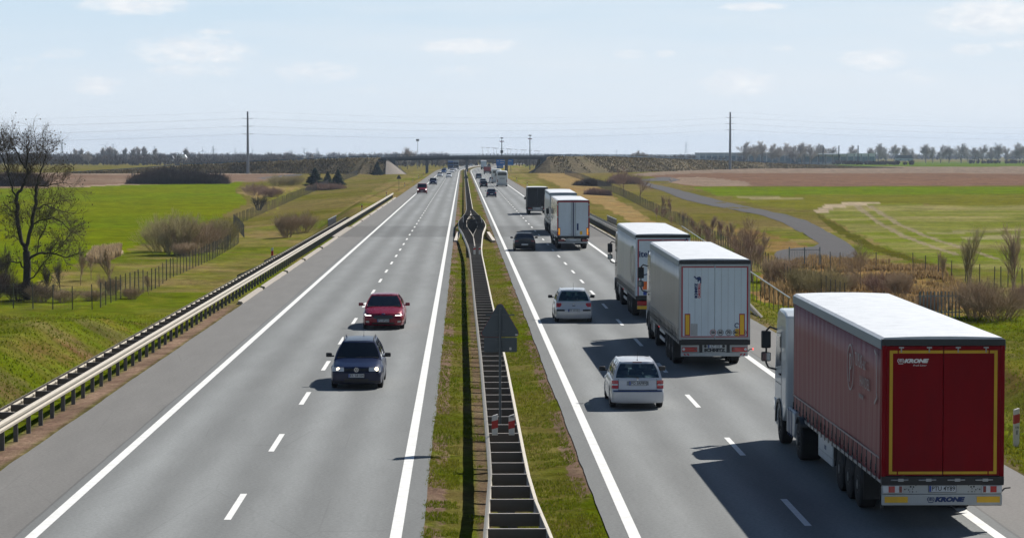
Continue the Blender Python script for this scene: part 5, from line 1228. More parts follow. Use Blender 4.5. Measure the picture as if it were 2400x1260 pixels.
gpost('guide post with red band and number 1 on the grass right of the red lorry', AT(2383, 1050, 66).x, 66, txt=('175', '1'), rot=R(8))
p1 = gpost('left guide post of the pair fixed in the median barrier below the grey sign', AT(1160, 985, 61).x, 61.2, .77, 1.30, None, group='guide posts fixed in the median barrier', band=(.36, .74))
p2 = gpost('right guide post of the pair in the median barrier, with small figures', AT(1199.5, 985, 61).x, 61.2, .77, 1.30, ('175', ''), group='guide posts fixed in the median barrier', band=(.36, .72))
for s, px in (('left', 1112), ('right', 1124.5)): gpost('%s guide post of the farther pair, where the median barrier begins to widen' % s, AT(px, 597, 172).x, 172, .7, 1.25, group='guide posts fixed in the median barrier')
gpost('guide post behind the left barrier beside the grassy slope', AT(638, 600, 168).x, 168, zt=1.35, small=True)
for k, y in enumerate((340, 450, 592, 690, 780, 880)): gpost('%s small guide post going away along the left verge' % nth(k), -13.9, y, small=True)
for k, y in enumerate((400, 490, 578, 690, 790, 880)): gpost('%s small guide post going away along the right verge' % nth(k), 15.2, y, small=True)
# kerb pieces along the left shoulder
kb = empty('kerb', (0, 0, 0), 0, 'low concrete kerb in long pieces along the left hard shoulder beside the barrier', 'kerb')
for k, (a, b) in enumerate(((128,141),(142.5,160),(161.5,178),(179.5,200),(202,227),(258,280),(282,305),(307,330),(332,352),(354,376),(378,402),(404,425))):
    MB().hexa([(-11.72, a, -.05), (-11.42, a, -.05), (-11.42, b, -.05), (-11.72, b, -.05), (-11.70, a, .11), (-11.48, a, .07), (-11.48, b, .07), (-11.70, b, .11)]).build('kerb_piece', M_conc, kb)
kb2 = empty('kerb', (0, 0, 0), 0, 'dark concrete kerb along the right hard shoulder beside the lorries', 'kerb')
for k in range(8): MB().box(13.66, 13.90, 150+k*21, 150+k*21+20, -.06, .10).build('kerb_piece', M_conc, kb2)
cs = MB(); cs.box(-12.1, -11.44, 228, 257, -.1, .06); tag(cs.build('concrete_apron', M_conc), 'worn pale concrete strip beside the shoulder at the dark asphalt patch', 'concrete strip')
# ------------------------------------------------------------ stream bridge: parapets, wing walls, railings in the gap
M_concd = mat('dark_concrete', (.15,.135,.125), .85, var=.2, dirt=.4, dirtcol=(.06,.05,.045))
for sx, x0 in ((-1, -13.5), (1, 15.5)):
    t = empty('culvert_headwall', (x0, 239, -5.5), 0, 'dark concrete headwall and wing walls of the stream crossing %s of the road' % ('left' if sx < 0 else 'right'), 'headwall')
    MB().box(-.25, .25, -11, 11, 3.4, 5.42).build('wall', M_concd, t, bevel=.02); MB().box(-.35, .35, -11.2, 11.2, 5.25, 5.5).build('coping', M_conc, t)
    for e in (-1, 1):
        MB().hexa([(0, e*10.6, 0), (sx*7, e*15, 0), (sx*7, e*15.5, 0), (0, e*11.1, 0), (0, e*10.6, 5.3), (sx*7, e*15, 2.2), (sx*7, e*15.5, 2.2), (0, e*11.1, 5.3)]).build('wing_wall', M_concd, t)
    q = MB(); q.box(-.05, .05, -8+20, 8+20, 6.55, 6.62) if False else None
    pn = empty('bridge_railing', (x0, 239, 0), 0, 'dark slatted railing panel above the stream crossing on the %s side' % ('left' if sx < 0 else 'right'), 'railing')
    MB().box(-.03, .03, 8, 24, 1.05, 1.12).build('top_rail', M_rim, pn); MB().box(-.03, .03, 8, 24, .0, .06).build('bottom_rail', M_dark, pn)
    bm = MB().box(-.015, .015, -.05, .05, .06, 1.05).mesh('bar', M_dark)
    for k in range(96): link('bar', bm, pn, (0, 8.1+k*.166, 0))
gr = empty('gap_railing', (.95, 240, 0), 0, 'dark barred railings round the opening in the median where the barrier widens', 'railing')
bm = MB().box(-.035, .035, -.035, .035, -.3, 1.25).mesh('bar', M_dark)
for y_ in (-13, -1, 14):
    MB().box(-.85, .85, y_-.04, y_+.04, 1.25, 1.33).build('top_rail', M_dark, gr)
    for k in range(15): link('bar', bm, gr, (-.84+k*.12, y_, 0))
for x_ in (-.88, .88):
    MB().box(x_-.03, x_+.03, -11, 14, 1.25, 1.33).build('top_rail', M_dark, gr)
    for k in range(90): link('bar', bm, gr, (x_, -10.9+k*.277, 0))
for sx, x_ in ((-1, -.62), (1, 2.75)):
    t = MB(); t.hexa([(x_-.14, 216, -.05), (x_+.14, 216, -.05), (x_+.05-sx*.3, 229, -.05), (x_-.2-sx*.3, 229, -.05), (x_-.14, 216, .12), (x_+.14, 216, .12), (x_+.05-sx*.3, 229, .45), (x_-.2-sx*.3, 229, .45)])
    tag(t.build('bridge_kerb', mat('pale_concrete', (.55,.50,.44), .8, dirt=.2)), 'pale sloping concrete end block %s of the widened median barrier' % ('left' if sx < 0 else 'right'), 'concrete block')
# ------------------------------------------------------------ wire fences
M_wire = mat('fence_wire', (.13,.14,.14), .5, metal=.5); M_fpost = mat('fence_post', (.115,.105,.095), .7, var=.3)
def fence(label, pts, h=2.0, step=3.0, wires=9, vstep=.45, group=None):
    t = empty('wire_fence', (pts[0][0], pts[0][1], 0), 0, label, 'fence', group); o0 = Vector((pts[0][0], pts[0][1], 0))
    P = []; 
    for (ax, ay), (bx, by) in zip(pts, pts[1:]):
        d = math.hypot(bx-ax, by-ay); n = max(1, int(d/step))
        for k in range(n): P.append((ax+(bx-ax)*k/n, ay+(by-ay)*k/n))
    P.append(pts[-1]); G3 = [Vector((x, y, float(hgt(x, y)))) for x, y in P]
    pm = MB().box(-.035, .035, -.035, .035, -.3, h+.05).mesh('post', M_fpost); fr = MB()
    for k, p in enumerate(G3):
        if k < 280: o = link('post', pm, t, p-o0); o.rotation_euler = (random.uniform(-.03, .03), random.uniform(-.03, .03), random.random()); o.scale.z = random.uniform(.96, 1.06)
        else: fr.box(p.x-o0.x-.035, p.x-o0.x+.035, p.y-o0.y-.035, p.y-o0.y+.035, p.z-.3, p.z+h)
    if fr.v: o = fr.build('post', M_fpost, t); o['kind'] = 'stuff'
    w_ = MB(); r_ = .005
    for a, b in zip(G3, G3[1:]):
        a = a-o0; b = b-o0
        for k in range(wires):
            z = .08+(h-.12)*k/(wires-1); w_.tube(a+Vector((0,0,z)), b+Vector((0,0,z)), r_, n=3, caps=False)
        n = max(2, int((b-a).length/vstep)); rr_ = .004 if vstep < .5 else .005
        for k in range(n): p = a+(b-a)*(k/n); w_.tube(p+Vector((0,0,.05)), p+Vector((0,0,h-.05)), rr_, n=3, caps=False)
    o = w_.build('wire_mesh', M_wire, t, fix=False); o['kind'] = 'stuff'
    return t
fence('wire fence with slim posts running past the trees at the foot of the left slope', [(-90, 216), (-60, 212), (-31, 206)], vstep=.3, step=1.7)
fence('wire fence following the foot of the left embankment towards the stream', [(-30.6, 208), (-30.5, 300), (-32, 352)], vstep=.4)
fence('wire fence on the left skirting the grassy berm up to the bridge', [(-33, 372), (-40, 430), (-41, 600), (-41.5, 780), (-41, 960)], wires=7, vstep=.9)
fence('wire fence along the foot of the right embankment up to the bridge', [(32, 205), (34, 300), (38, 430), (41, 640), (42, 860), (41, 985)], wires=7, vstep=.9)
rp = [tuple(TP(*q))[:2] for q in ((1925, 640), (1968, 632), (2053, 634), (2140, 638), (2230, 655), (2330, 672), (2450, 692))]
fence('wire fence right of the tubular gate along the edge of the striped field', rp, vstep=.35)
fence('wire fence among the shrubs on the right near the red lorry', [(31, 196), (46, 186), (62, 180), (80, 176)], vstep=.3)
# tubular gate at the end of the service road
ga, gb_ = TP(1850, 628), TP(1922, 628); t = empty('tubular_gate', ga, 0, 'grey two-leaf tubular gate across the end of the service road', 'gate'); dv = gb_-ga; dv.z = 0
M_gate = mat('gate_tube', (.20,.24,.28), .5, metal=.4)
for k in (0, 1):
    a = dv*(k*.505); b = dv*(k*.505+.49); lf = MB()
    lf.path([a+Vector((0,0,.2)), a+Vector((0,0,2.1)), b+Vector((0,0,2.1)), b+Vector((0,0,.2)), a+Vector((0,0,.2))], .045, 6); lf.build('gate_leaf', M_gate, t)
    for j in range(1, 9): p = a+(b-a)*j/9; MB().tube(p+Vector((0,0,.2)), p+Vector((0,0,2.1)), .018, n=4).build('bar', M_gate, t)
for k in (0, .5, 1): p = dv*k*.995+Vector((0,.08,0)); MB().tube(p+Vector((0,0,-.3)), p+Vector((0,0,2.4)), .07, n=8).build('post', M_gate, t)
# palisade panel and long handrail on the right slope
pa = TP(2155, 745); t = empty('palisade_panel', pa, 0, 'short grey palisade panel among the shrubs behind the red lorry', 'fence panel')
for k in range(12): MB().box(k*.2, k*.2+.07, 0, .02, 0, 1.5).build('pale', M_gate, t)
for z in (.3, 1.2): MB().box(-.05, 2.4, .021, .05, z, z+.05).build('rail', M_gate, t)
hr = empty('handrail', (21, 157, 0), 0, 'long pale tubular handrail descending the right slope behind the lorries', 'handrail')
A_, B_ = Vector((0, 0, -1.5)), Vector((6.8, 154, -1.5)); MB().tube(A_, B_, .05, n=8).build('top_rail', M_rim, hr)
for k in range(40): p = A_+(B_-A_)*(k+.3)/40; MB().tube(p, p+Vector((0, 0, -2.2)), .03, n=6).build('post', M_fpost, hr)
# service road
M_serv = mat('service_asphalt', (.078, .077, .080), .95, var=.2, scale=.6, spec=.1, dirt=.45, dirtcol=(.13,.11,.09), bump=.2)
def drape(name, La, Lb, mt, off=.05, na=90, nb=10):
    def res(L):
        L = np.array(L, float); s = np.concatenate([[0], np.cumsum(np.hypot(*np.diff(L, axis=0).T))]); q = np.linspace(0, s[-1], na)
        return np.stack([np.interp(q, s, L[:, 0]), np.interp(q, s, L[:, 1])], -1)
    a = res(TW(La)); b = res(TW(Lb)); P = []
    for p, q in zip(a, b):
        r = []
        for k in range(nb+1):
            x, y = p+(q-p)*k/nb; r.append((x, y, float(hgt(x, y))+off))
        P.append(r)
    m = MB().grid(P); s = m.build(name, mt, fix=False, smooth=True); return s
sr = drape('service_road', [(1490,428),(1525,440),(1554,448),(1600,467),(1667,483),(1733,495),(1787,505),(1833,521),(1883,547),(1922,571),(1905,579),(1850,583),(1822,588),(1814,597),(1820,608),(1860,612)],
           [(1500,424),(1523,429),(1554,436),(1600,448),(1640,458),(1700,473),(1767,488),(1850,505),(1890,517),(1933,540),(1983,567),(2002,582),(2009,593),(2010,598),(2006,603),(1985,609),(1960,611)], M_serv); tag(sr, kind='structure')
tag(drape('path', [(1500,421),(1560,415),(1595,421),(1560,430)], [(1480,424),(1540,424),(1580,425),(1545,433)], M_serv, na=20, nb=4), kind='structure')
tag(drape('path', [(620,420),(680,413),(715,410)], [(600,418),(660,411),(705,408)], M_serv, na=12, nb=3), kind='structure')
# ------------------------------------------------------------ overpass in the distance
M_deck = mat('deck_concrete', (.10, .12, .145), .8, var=.12, dirt=.3, dirtcol=(.07,.08,.09)); M_gird = mat('girder', (.035, .05, .065), .7); M_emb = None
def emb_mat():
    m = D.materials.new('embankment_scrub'); m.use_nodes = True; nt = m.node_tree; nt.nodes.clear(); g = NG(nt)
    p = g.n('ShaderNodeBsdfPrincipled'); g.n('ShaderNodeOutputMaterial', i={0: p.outputs[0]}); tc = g.n('ShaderNodeTexCoord').outputs['Object']
    a = g.noise(g.mapp(tc, (1, 1, 2)), .9, 6, .7); b = g.noise(tc, .08, 4)
    c = g.mix(g.ramp(a, [(.35, 0), (.65, 1)]), (.075, .062, .034, 1), (.20, .155, .085, 1)); c = g.mix(g.ramp(b, [(.45, 0), (.65, .8)]), c, (.085, .075, .035, 1))
    g.put(p.inputs['Base Color'], c); p.inputs['Roughness'].default_value = .95; p.inputs['Specular IOR Level'].default_value = .1
    bp = g.n('ShaderNodeBump', i={'Height': a, 'Strength': .9, 'Distance': .5}); g.put(p.inputs['Normal'], bp.outputs[0]); return m
M_emb = emb_mat()
CL = [(-165, 1020, -1.0), (-143, 1030, .4), (-119, 1045, 2.2), (-95, 1045, 3.2), (-61.2, 1025, 4.63), (-46.4, 1012, 5.28), (-36, 1006, 5.6), (-28, 1005.5, 5.7)]
CR = [(34, 1049, 6.15), (44.8, 1051, 6.1), (60.9, 1110, 5.71), (88, 1220, 4.86), (144.4, 1350, 2.9), (216, 1425, -.4), (260, 1440, -2)]
def bank(pts, nm, lab):
    pts = list(pts)
    xs = np.array(pts, float); s = np.concatenate([[0], np.cumsum(np.hypot(*np.diff(xs[:, :2], axis=0).T))]); q = np.arange(0, s[-1], 1.5)
    X = np.interp(q, s, xs[:, 0]); Y = np.interp(q, s, xs[:, 1]); Z = np.interp(q, s, xs[:, 2]); tx = np.gradient(X); ty = np.gradient(Y); l = np.hypot(tx, ty); nx_, ny_ = ty/l, -tx/l
    P = []
    for i in range(len(q)):
        g0 = -1.7; hh = max(0, Z[i]-g0); r = []
        for w_, dz in ((6+hh*1.7+3, 1), (6+hh*1.7, 1), (6+hh*1.3, .77), (6+hh*.85, .5), (6+hh*.4, .24), (6, .01), (5, 0), (-5, 0), (-6, .01), (-6-hh*1.7, 1)):
            x = X[i]+nx_[i]*w_; y = Y[i]+ny_[i]*w_; n_ = (float(fbm(x, y, 5, 51))-.5)*1.3*(0 < dz < 1)
            r.append((x, y, Z[i]-hh*dz+n_*(abs(w_) > 6)))
        P.append(r)
    o = MB().grid(P).build(nm, M_emb, smooth=True, fix=False); tag(o, kind='structure'); return X, Y, Z, nx_, ny_
eL = bank(CL, 'embankment', ''); eR = bank(CR, 'embankment', '')
br = empty('road_bridge', (0, 1010, 0), 0, 'grey concrete road bridge crossing over the motorway in the distance', 'bridge')
def dk(x): return np.interp(x, [-31, 3, 37.5], [1003-1010, 1015-1010, 1050-1010]), np.interp(x, [-31, 3, 37.5], [5.7, 6.25, 6.19])
X_ = np.linspace(-33, 40, 30); A = []; 
def ribbon(w0, w1, z0, z1):
    P = []
    for x in X_:
        y, z = dk(x); P.append([(x, y+w0, z+z0), (x, y+w1, z+z0), (x, y+w1, z+z1), (x, y+w0, z+z1), (x, y+w0, z+z0)])
    return MB().grid(P)
ribbon(-5.6, 5.6, -.42, .02).build('deck', M_deck, br); 
for w_ in (-4.6, -1.6, 1.4, 4.2): ribbon(w_-.35, w_+.35, -1.35, -.421).build('girder', M_gird, br)
ribbon(-5.75, -5.5, -.5, .28).build('parapet', M_deck, br); ribbon(5.5, 5.75, -.5, .28).build('parapet', M_deck, br)
M_brail = mat('bridge_railing_blue', (.05,.10,.15), .5, metal=.3)
for w_ in (-5.6, 5.6):
    ribbon(w_-.03, w_+.03, 1.05, 1.14).build('handrail', M_brail, br); pm = MB().box(-.05, .05, -.05, .05, .28, 1.05).mesh('railing_post', M_brail)
    for k in range(46): x = -32+k*1.56; y, z = dk(x); link('railing_post', pm, br, (x, y+w_, z))
    far_ = ribbon(w_-.02, w_+.02, .62, .68).build('handrail', M_brail, br)
for px in (1000, 1094, 1187):
    Yp = 1000 if px < 1050 else (1015 if px < 1150 else 1028); x = AT(px, 390, Yp).x; y, z = dk(x)
    for w_ in (-3, 3): MB().box(x-.55, x+.55, y+w_-.8, y+w_+.8, -1.6, z-1.7).build('pillar', M_deck, br, bevel=.05)
    MB().box(x-.7, x+.7, y-4.8, y+4.8, z-1.75, z-1.36).build('crosshead', M_deck, br)
for sx, x in ((-1, -28.5), (1, 34.5)):
    y, z = dk(x); MB().box(x-1.2, x+1.2, y-5.5, y+5.5, -1.5, z-.4).build('abutment', M_deck, br)
    # paved quarter cone falling from the abutment to the road verge
    P = []; cx_, cy_ = x+sx*2.4, y-5.5
    for k in range(13):
        an = PI/2*k/12; dx_, dy_ = -sx*math.sin(an), -math.cos(an); r_ = 12.5-3.5*math.sin(an); P.append([(cx_+dx_*r_*f, cy_+dy_*r_*f, (z-.2)*(1-f)-1.7*f) for f in (0, .25, .5, .75, 1)])
    MB().grid(P).build('paved_slope', mat('weathered_paving', (.20,.175,.15), .9, var=.2, dirt=.4) if sx < 0 else M_emb, br, fix=False, smooth=True)
    P = [[(cx_-sx*9*f, cy_, (z-.2)*(1-f)-1.7*f) for f in (0, .5, 1)], [(cx_-sx*9*f, y+6, (z-.2)*(1-f)-1.7*f) for f in (0, .5, 1)]]; MB().grid(P).build('paved_slope', M_concd, br, fix=False)
# road on the embankments: guard rail line and delineators
for (X, Y, Z, nx_, ny_), nm in ((eL, 'left'), (eR, 'right')):
    q = MB(); 
    for i in range(0, len(X)-4, 4):
        a = Vector((X[i]+nx_[i]*5.2, Y[i]+ny_[i]*5.2, Z[i]+.55)); b = Vector((X[i+4]+nx_[i+4]*5.2, Y[i+4]+ny_[i+4]*5.2, Z[i+4]+.55)); q.hexa([a+Vector((0,-.04,-.16)), b+Vector((0,-.04,-.16)), b+Vector((0,.04,-.16)), a+Vector((0,.04,-.16)), a+Vector((0,-.04,.16)), b+Vector((0,-.04,.16)), b+Vector((0,.04,.16)), a+Vector((0,.04,.16))])
        q.box(a.x-.06, a.x+.06, a.y+.05, a.y+.12, a.z-.7, a.z+.1)
    tag(q.build('embankment_rail', M_brail, fix=True), 'dark guard rail along the top of the %s bridge ramp' % nm, 'guard rail', kind='stuff')
# steps on the ramps
# ------------------------------------------------------------ power line: two tubular poles, cables
M_steel = mat('steel_pole', (.22, .24, .26), .5, metal=.3, var=.08)
tops = []
for (px, Y, zt, r0, r1, lb) in ((581, 1015, 24.6, .64, .34, 'tall tapered steel power pole on the left, before the bridge ramp'), (1711, 1290, 28.9, .75, .40, 'tall tapered steel power pole on the right at the edge of the stubble field')):
    x = AT(px, 390, Y).x; z0 = float(hgt(x, Y)); t = empty('power_pole', (x, Y, z0), 0, lb, 'power pole', 'two steel power poles'); h = zt-z0
    MB().tube((0,0,0), (0,0,h), r0, r1, 14).build('shaft', M_steel, t, smooth=40); MB().tube((0,0,0), (0,0,.4), r0*1.7, r0*1.7, 12).build('footing', M_conc, t)
    arms = []
    for z in (h-3.0, h-6.2, h-9.4):
        for sx in (-1, 1): MB().tube((0,0,z), (sx*2.4, 0, z+.25), .09, .05, 6).build('insulator_arm', M_gird, t); arms.append(Vector((x+sx*2.4, Y, z0+z+.2)))
    tops.append((Vector((x, Y, zt)), arms))
def cable(a, b, sag, n=26):
    return [a+(b-a)*(k/n)-Vector((0, 0, sag*4*(k/n)*(1-k/n))) for k in range(n+1)]
(ta, aa), (tb, ab) = tops; M_cab = mat('cable', (.10, .12, .14), .5, metal=.3)
lft = Vector((-330, -30, -2.5)); rgt = Vector((330, 120, -3.0))
lv = ['topmost', 'upper', 'middle', 'lower']
for k, (a, b, lb) in enumerate([(ta, tb, 0)]+[(aa[i], ab[i], i//2+1) for i in range(6)]):
    q = MB(); q.path(cable(a, b, 2.9), .014, 3); q.path(cable(a, a+lft, 3.2), .014, 3); q.path(cable(b, b+rgt, 3.4), .014, 3)
    tag(q.build('power_cable', M_cab, fix=False), 'thin %s power cable%s strung between the two poles' % (lv[lb], '' if lb == 0 else (' on the near side' if k % 2 else ' on the far side')), 'power cable', 'power cables across the sky')
# ------------------------------------------------------------ signs, masts and buildings beyond the bridge
def bx_thing(name, label, cat, parts, loc, group=None):
    t = empty(name, loc, 0, label, cat, group)
    for nm, args, m in parts: MB().box(*args).build(nm, m, t)
    return t
M_sblue = mat('motorway_blue', (.012, .16, .55), .45, var=.04); M_scale = M_plate
Ys = 1120; xa = AT(1163, 380, Ys).x; wd = AT(1203, 380, Ys).x-xa
t = bx_thing('direction_sign', 'blue motorway direction sign under the right end of the bridge', 'road sign', [('panel', (0, wd, 0, .1, 2.3, 5.1), M_sblue), ('lower_panel', (.2, 3.2, 0, .1, .9, 2.29), M_sblue), ('post', (.8, 1.0, .11, .3, -1.5, 5.0), M_steel), ('post', (wd-1.2, wd-1.0, .11, .3, -1.5, 5.0), M_steel)], (xa, Ys, -.3))
for (a, b, z) in ((.4, 1.1, 4.2), (1.8, 4.2, 4.3), (4.6, 5.2, 4.3), (5.6, 7.0, 4.2), (1.8, 3.6, 3.3), (.5, 2.6, 1.7)): MB().box(a, b, -.02, -.005, z-.14, z+.14).build('lettering', M_plate, t)
for px, ytop, Y, k in ((1176, 321, 1255, 0), (1242, 315, 1255, 1)):
    x = AT(px, 390, Y).x; zt = AT(px, ytop, Y).z; h = zt+1.5
    t = empty('logo_mast', (x, Y, -1.5), 0, 'tall petrol station mast with a curved logo, %s of the pair beyond the bridge' % ('left' if k == 0 else 'right'), 'sign mast', 'petrol station masts')
    MB().tube((0,0,0), (0,0,h-1.6), .26, .22, 10).build('mast', M_gird, t, smooth=40); MB().box(-1.1, 1.1, -.2, .2, h-2.5, h-2.05).build('name_board', mat('board_mauve', (.22,.10,.16), .5), t)
    pts = [(math.cos(a)*1.0, math.sin(a)*.55) for a in np.linspace(.15, PI-.15, 12)]+[(-.45, .12), (-.1, -.1), (0, -.75), (.3, -.1), (.5, .12)]
    MB().prism(pts, (0, -.1, h-.8), (1,0,0), (0,0,1), (0,.2,0)).build('logo', M_gird, t)
    if k == 0: MB().box(-.7, .7, -.2, .2, 6.0+3, 7.4+3).build('price_board', M_gird, t)
x = AT(979, 390, 1350).x; t = empty('floodlight_mast', (x, 1350, -2), 0, 'slender floodlight mast behind the left end of the bridge', 'light mast')
MB().tube((0,0,0), (0,0,AT(979, 330, 1350).z+2), .16, .10, 8).build('mast', M_steel, t); MB().box(-.9, .8, -.3, .3, AT(979, 331, 1350).z+2, AT(979, 326, 1350).z+2).build('lamp_head', M_steel, t)
lm = None
for k in range(13):
    px = 1131+k*11+(k % 3)*2; Y = 1650+k*25; x = AT(px, 380, Y).x; zt = AT(px, 346+k*.7, Y).z
    t = empty('street_lamp', (x, Y, -2.5), 0, '%s tiny street lamp from the left in the row beyond the bridge' % nth(k), 'street lamp', 'street lamps beyond the bridge')
    MB().tube((0,0,0), (0,0,zt+2.5), .10, .07, 5).build('post', M_steel, t); MB().box(-1.4, 1.4, -.15, .15, zt+2.5, zt+2.75).build('lamp_head', M_steel, t)
M_hall = mat('hall_cladding', (.48,.54,.60), .6, var=.08, dirt=.2); M_hallw = mat('hall_white', (.75,.78,.80), .6, var=.05); M_hallc = mat('hall_glazing', (.16,.24,.30), .4); M_roofw = mat('hall_roof', (.80,.82,.84), .5)
def hall(label, pxa, pxb, ytop, Y, wall, nwin, canopy=False, dep=40):
    xa = AT(pxa, 380, Y).x; xb = AT(pxb, 380, Y).x; z0 = -3.5; zt = AT(pxa, ytop, Y).z
    t = empty('warehouse', (xa, Y, z0), 0, label, 'warehouse'); w_ = xb-xa; h = zt-z0
    MB().box(0, w_, 0, dep, 0, h).build('wall', wall, t); MB().box(-.3, w_+.3, -.3, dep+.3, h, h+.45).build('roof', M_roofw, t)
    for k in range(nwin):
        a = w_*(k+.12)/nwin; b = w_*(k+.88)/nwin; MB().box(a, b, -.08, -.01, h*.35, h*.8).build('window', M_hallc, t)
    for k in range(nwin+1): MB().box(w_*k/nwin-.18, w_*k/nwin+.18, -.3, -.085, 0, h).build('column', M_gird if canopy else M_hallw, t)
    return t, w_, h
hall('long grey-blue warehouse behind the bare trees right of the right power pole', 1640, 1868, 359, 1960, M_hall, 16)
t, w_, h = hall('white warehouse with a flat white roof and dark columns behind the stubble field', 1868, 2052, 361, 1950, M_hallw, 11, True)
MB().box(-2, w_*.62, -6, -.4, h-.6, h-.1).build('canopy_roof', M_roofw, t); 
for k in range(8): MB().box(w_*.62*k/7-.15, w_*.62*k/7+.15, -5.8, -5.5, 0, h-.62).build('canopy_post', M_gird, t)
for px, yt in ((1864, 342), (1929, 341), (1966, 341), (2011, 341)):
    Y = 1940; MBx = MB().tube((0,0,0), (0,0,AT(px, yt, Y).z+3.5), .5, .4, 8).build('chimney', M_gird); MBx.location = (AT(px, 380, Y).x, Y, -3.5); tag(MBx, '%s slim dark chimney pipe from the left at the white warehouse' % nth([1864,1929,1966,2011].index(px)), 'chimney', 'chimney pipes at the warehouse')
def house(label, px, py, Y, w_, h, wall, roof):
    x = AT(px, py, Y).x; z0 = AT(px, py, Y).z; t = empty('farm_house', (x, Y, z0), 0, label, 'house', 'houses among the far left woods')
    MB().box(-w_/2, w_/2, 0, 8, 0, h).build('wall', wall, t); MB().prism([(-w_/2-.4, h), (w_/2+.4, h), (w_/2-.8, h+2.6), (-w_/2+.8, h+2.6)], (0,-.4,0), (1,0,0), (0,0,1), (0,8.8,0)).build('roof', roof, t)
    for k in (-1, 1): MB().box(k*w_/4-.6, k*w_/4+.6, -.06, -.01, h*.35, h*.75).build('window', M_hallc, t)
M_rf1 = mat('grey_roof', (.12,.13,.15), .7); M_rf2 = mat('tile_roof', (.22,.10,.07), .7)
house('cream two-storey block among the far left woods', 424, 379, 1900, 7.5, 2.8, mat('cream_wall', (.55,.47,.38), .7), M_roofw)
house('small white house with a grey roof at the far left woods', 398, 378, 1850, 5, 1.6, M_hallw, M_rf1); house('pale cottage half hidden in the far left woods', 329, 380, 1850, 4, 1.6, M_hallw, M_rf2); house('white cottage by the wood left of the power pole', 455, 378, 1900, 4, 1.5, M_hallw, M_rf1)
house('low shed at the foot of the far right tree row', 2120, 377, 2150, 14, 2.2, M_hall, M_rf1)
# wind turbines and lattice pylons near the horizon
M_turb = mat('turbine_white', (.42,.47,.52), .6)
for i, (px, py, bl) in enumerate(((145, 338, 15), (247, 341, 12), (313, 351, 9), (475, 353, 9), (500, 350, 8), (713, 350, 10))):
    Y = 6500; p = AT(px, py, Y); L = bl*Y/5760; t = empty('wind_turbine', (p.x, Y, -6), 0, 'faint %s wind turbine on the left horizon, number %d from the left edge' % (['tall', 'slim', 'small', 'pale', 'thin', 'distant'][i], i+1), 'wind turbine', 'wind turbines on the left horizon')
    t['label'] = ['wind turbine behind the first lattice pylon at the far left', 'wind turbine just left of the poplars on the left horizon', 'small wind turbine above the poplars on the left', 'wind turbine between the poplars and the left power pole', 'faint wind turbine left of the left power pole', 'wind turbine right of the left power pole, above the ramp'][i]
    MB().tube((0,0,0), (0,0,p.z+6), .9, .55, 8).build('tower', M_turb, t)
    for k in range(3): a = [.55, 2.6, 4.8][k]+i*.35; MB().tube((0,-1,p.z+6), (math.cos(a)*L, -1, p.z+6+math.sin(a)*L), .7, .25, 5).build('blade', M_turb, t)
def pylon(px, ytop, Y, label):
    p = AT(px, ytop, Y); z0 = -6; h = p.z-z0; q = MB(); b = h*.09
    for sx, sy in ((-1,-1),(1,-1),(1,1),(-1,1)): q.tube((sx*b, sy*b, 0), (sx*.3, sy*.3, h), .22, .15, 4)
    for k in range(7):
        z = h*k/7; z2 = h*(k+1)/7; w0 = b+(.3-b)*k/7; w1 = b+(.3-b)*(k+1)/7; q.tube((-w0,-w0,z), (w1,-w1,z2), .1, n=3); q.tube((w0,-w0,z), (-w1,-w1,z2), .1, n=3)
    t = empty('lattice_pylon', (p.x, Y, z0), 0, label, 'pylon', 'lattice pylons on the horizon'); q.build('lattice_tower', M_turb, t)
    for z, w_ in ((.92, .13), (.80, .17), (.68, .13)): MB().tube((-w_*h, 0, h*z), (w_*h, 0, h*z), .2, n=4).build('cross_arm', M_turb, t)
for k, (px, yt, Y) in enumerate(((145, 333, 3000), (265, 337, 4200), (362, 342, 4600), (438, 344, 4200), (500, 342, 4400), (551, 347, 5200), (592, 349, 5200), (683, 350, 5200), (743, 346, 5200), (910, 352, 5200), (1445, 350, 6000), (1608, 332, 5600), (2333, 334, 4200))):
    pylon(px, yt, Y, '%s lattice electricity pylon from the left on the horizon' % nth(k))
hz_ = tag(MB().grid([[(x, 9000, -14), (x, 9060, -14+9+9*float(fbm(x, 0., 500, 60)))] for x in range(-4200, 4300, 80)]).build('far_hills', mat('far_wood', (.11,.12,.11), .95), fix=False), kind='structure')
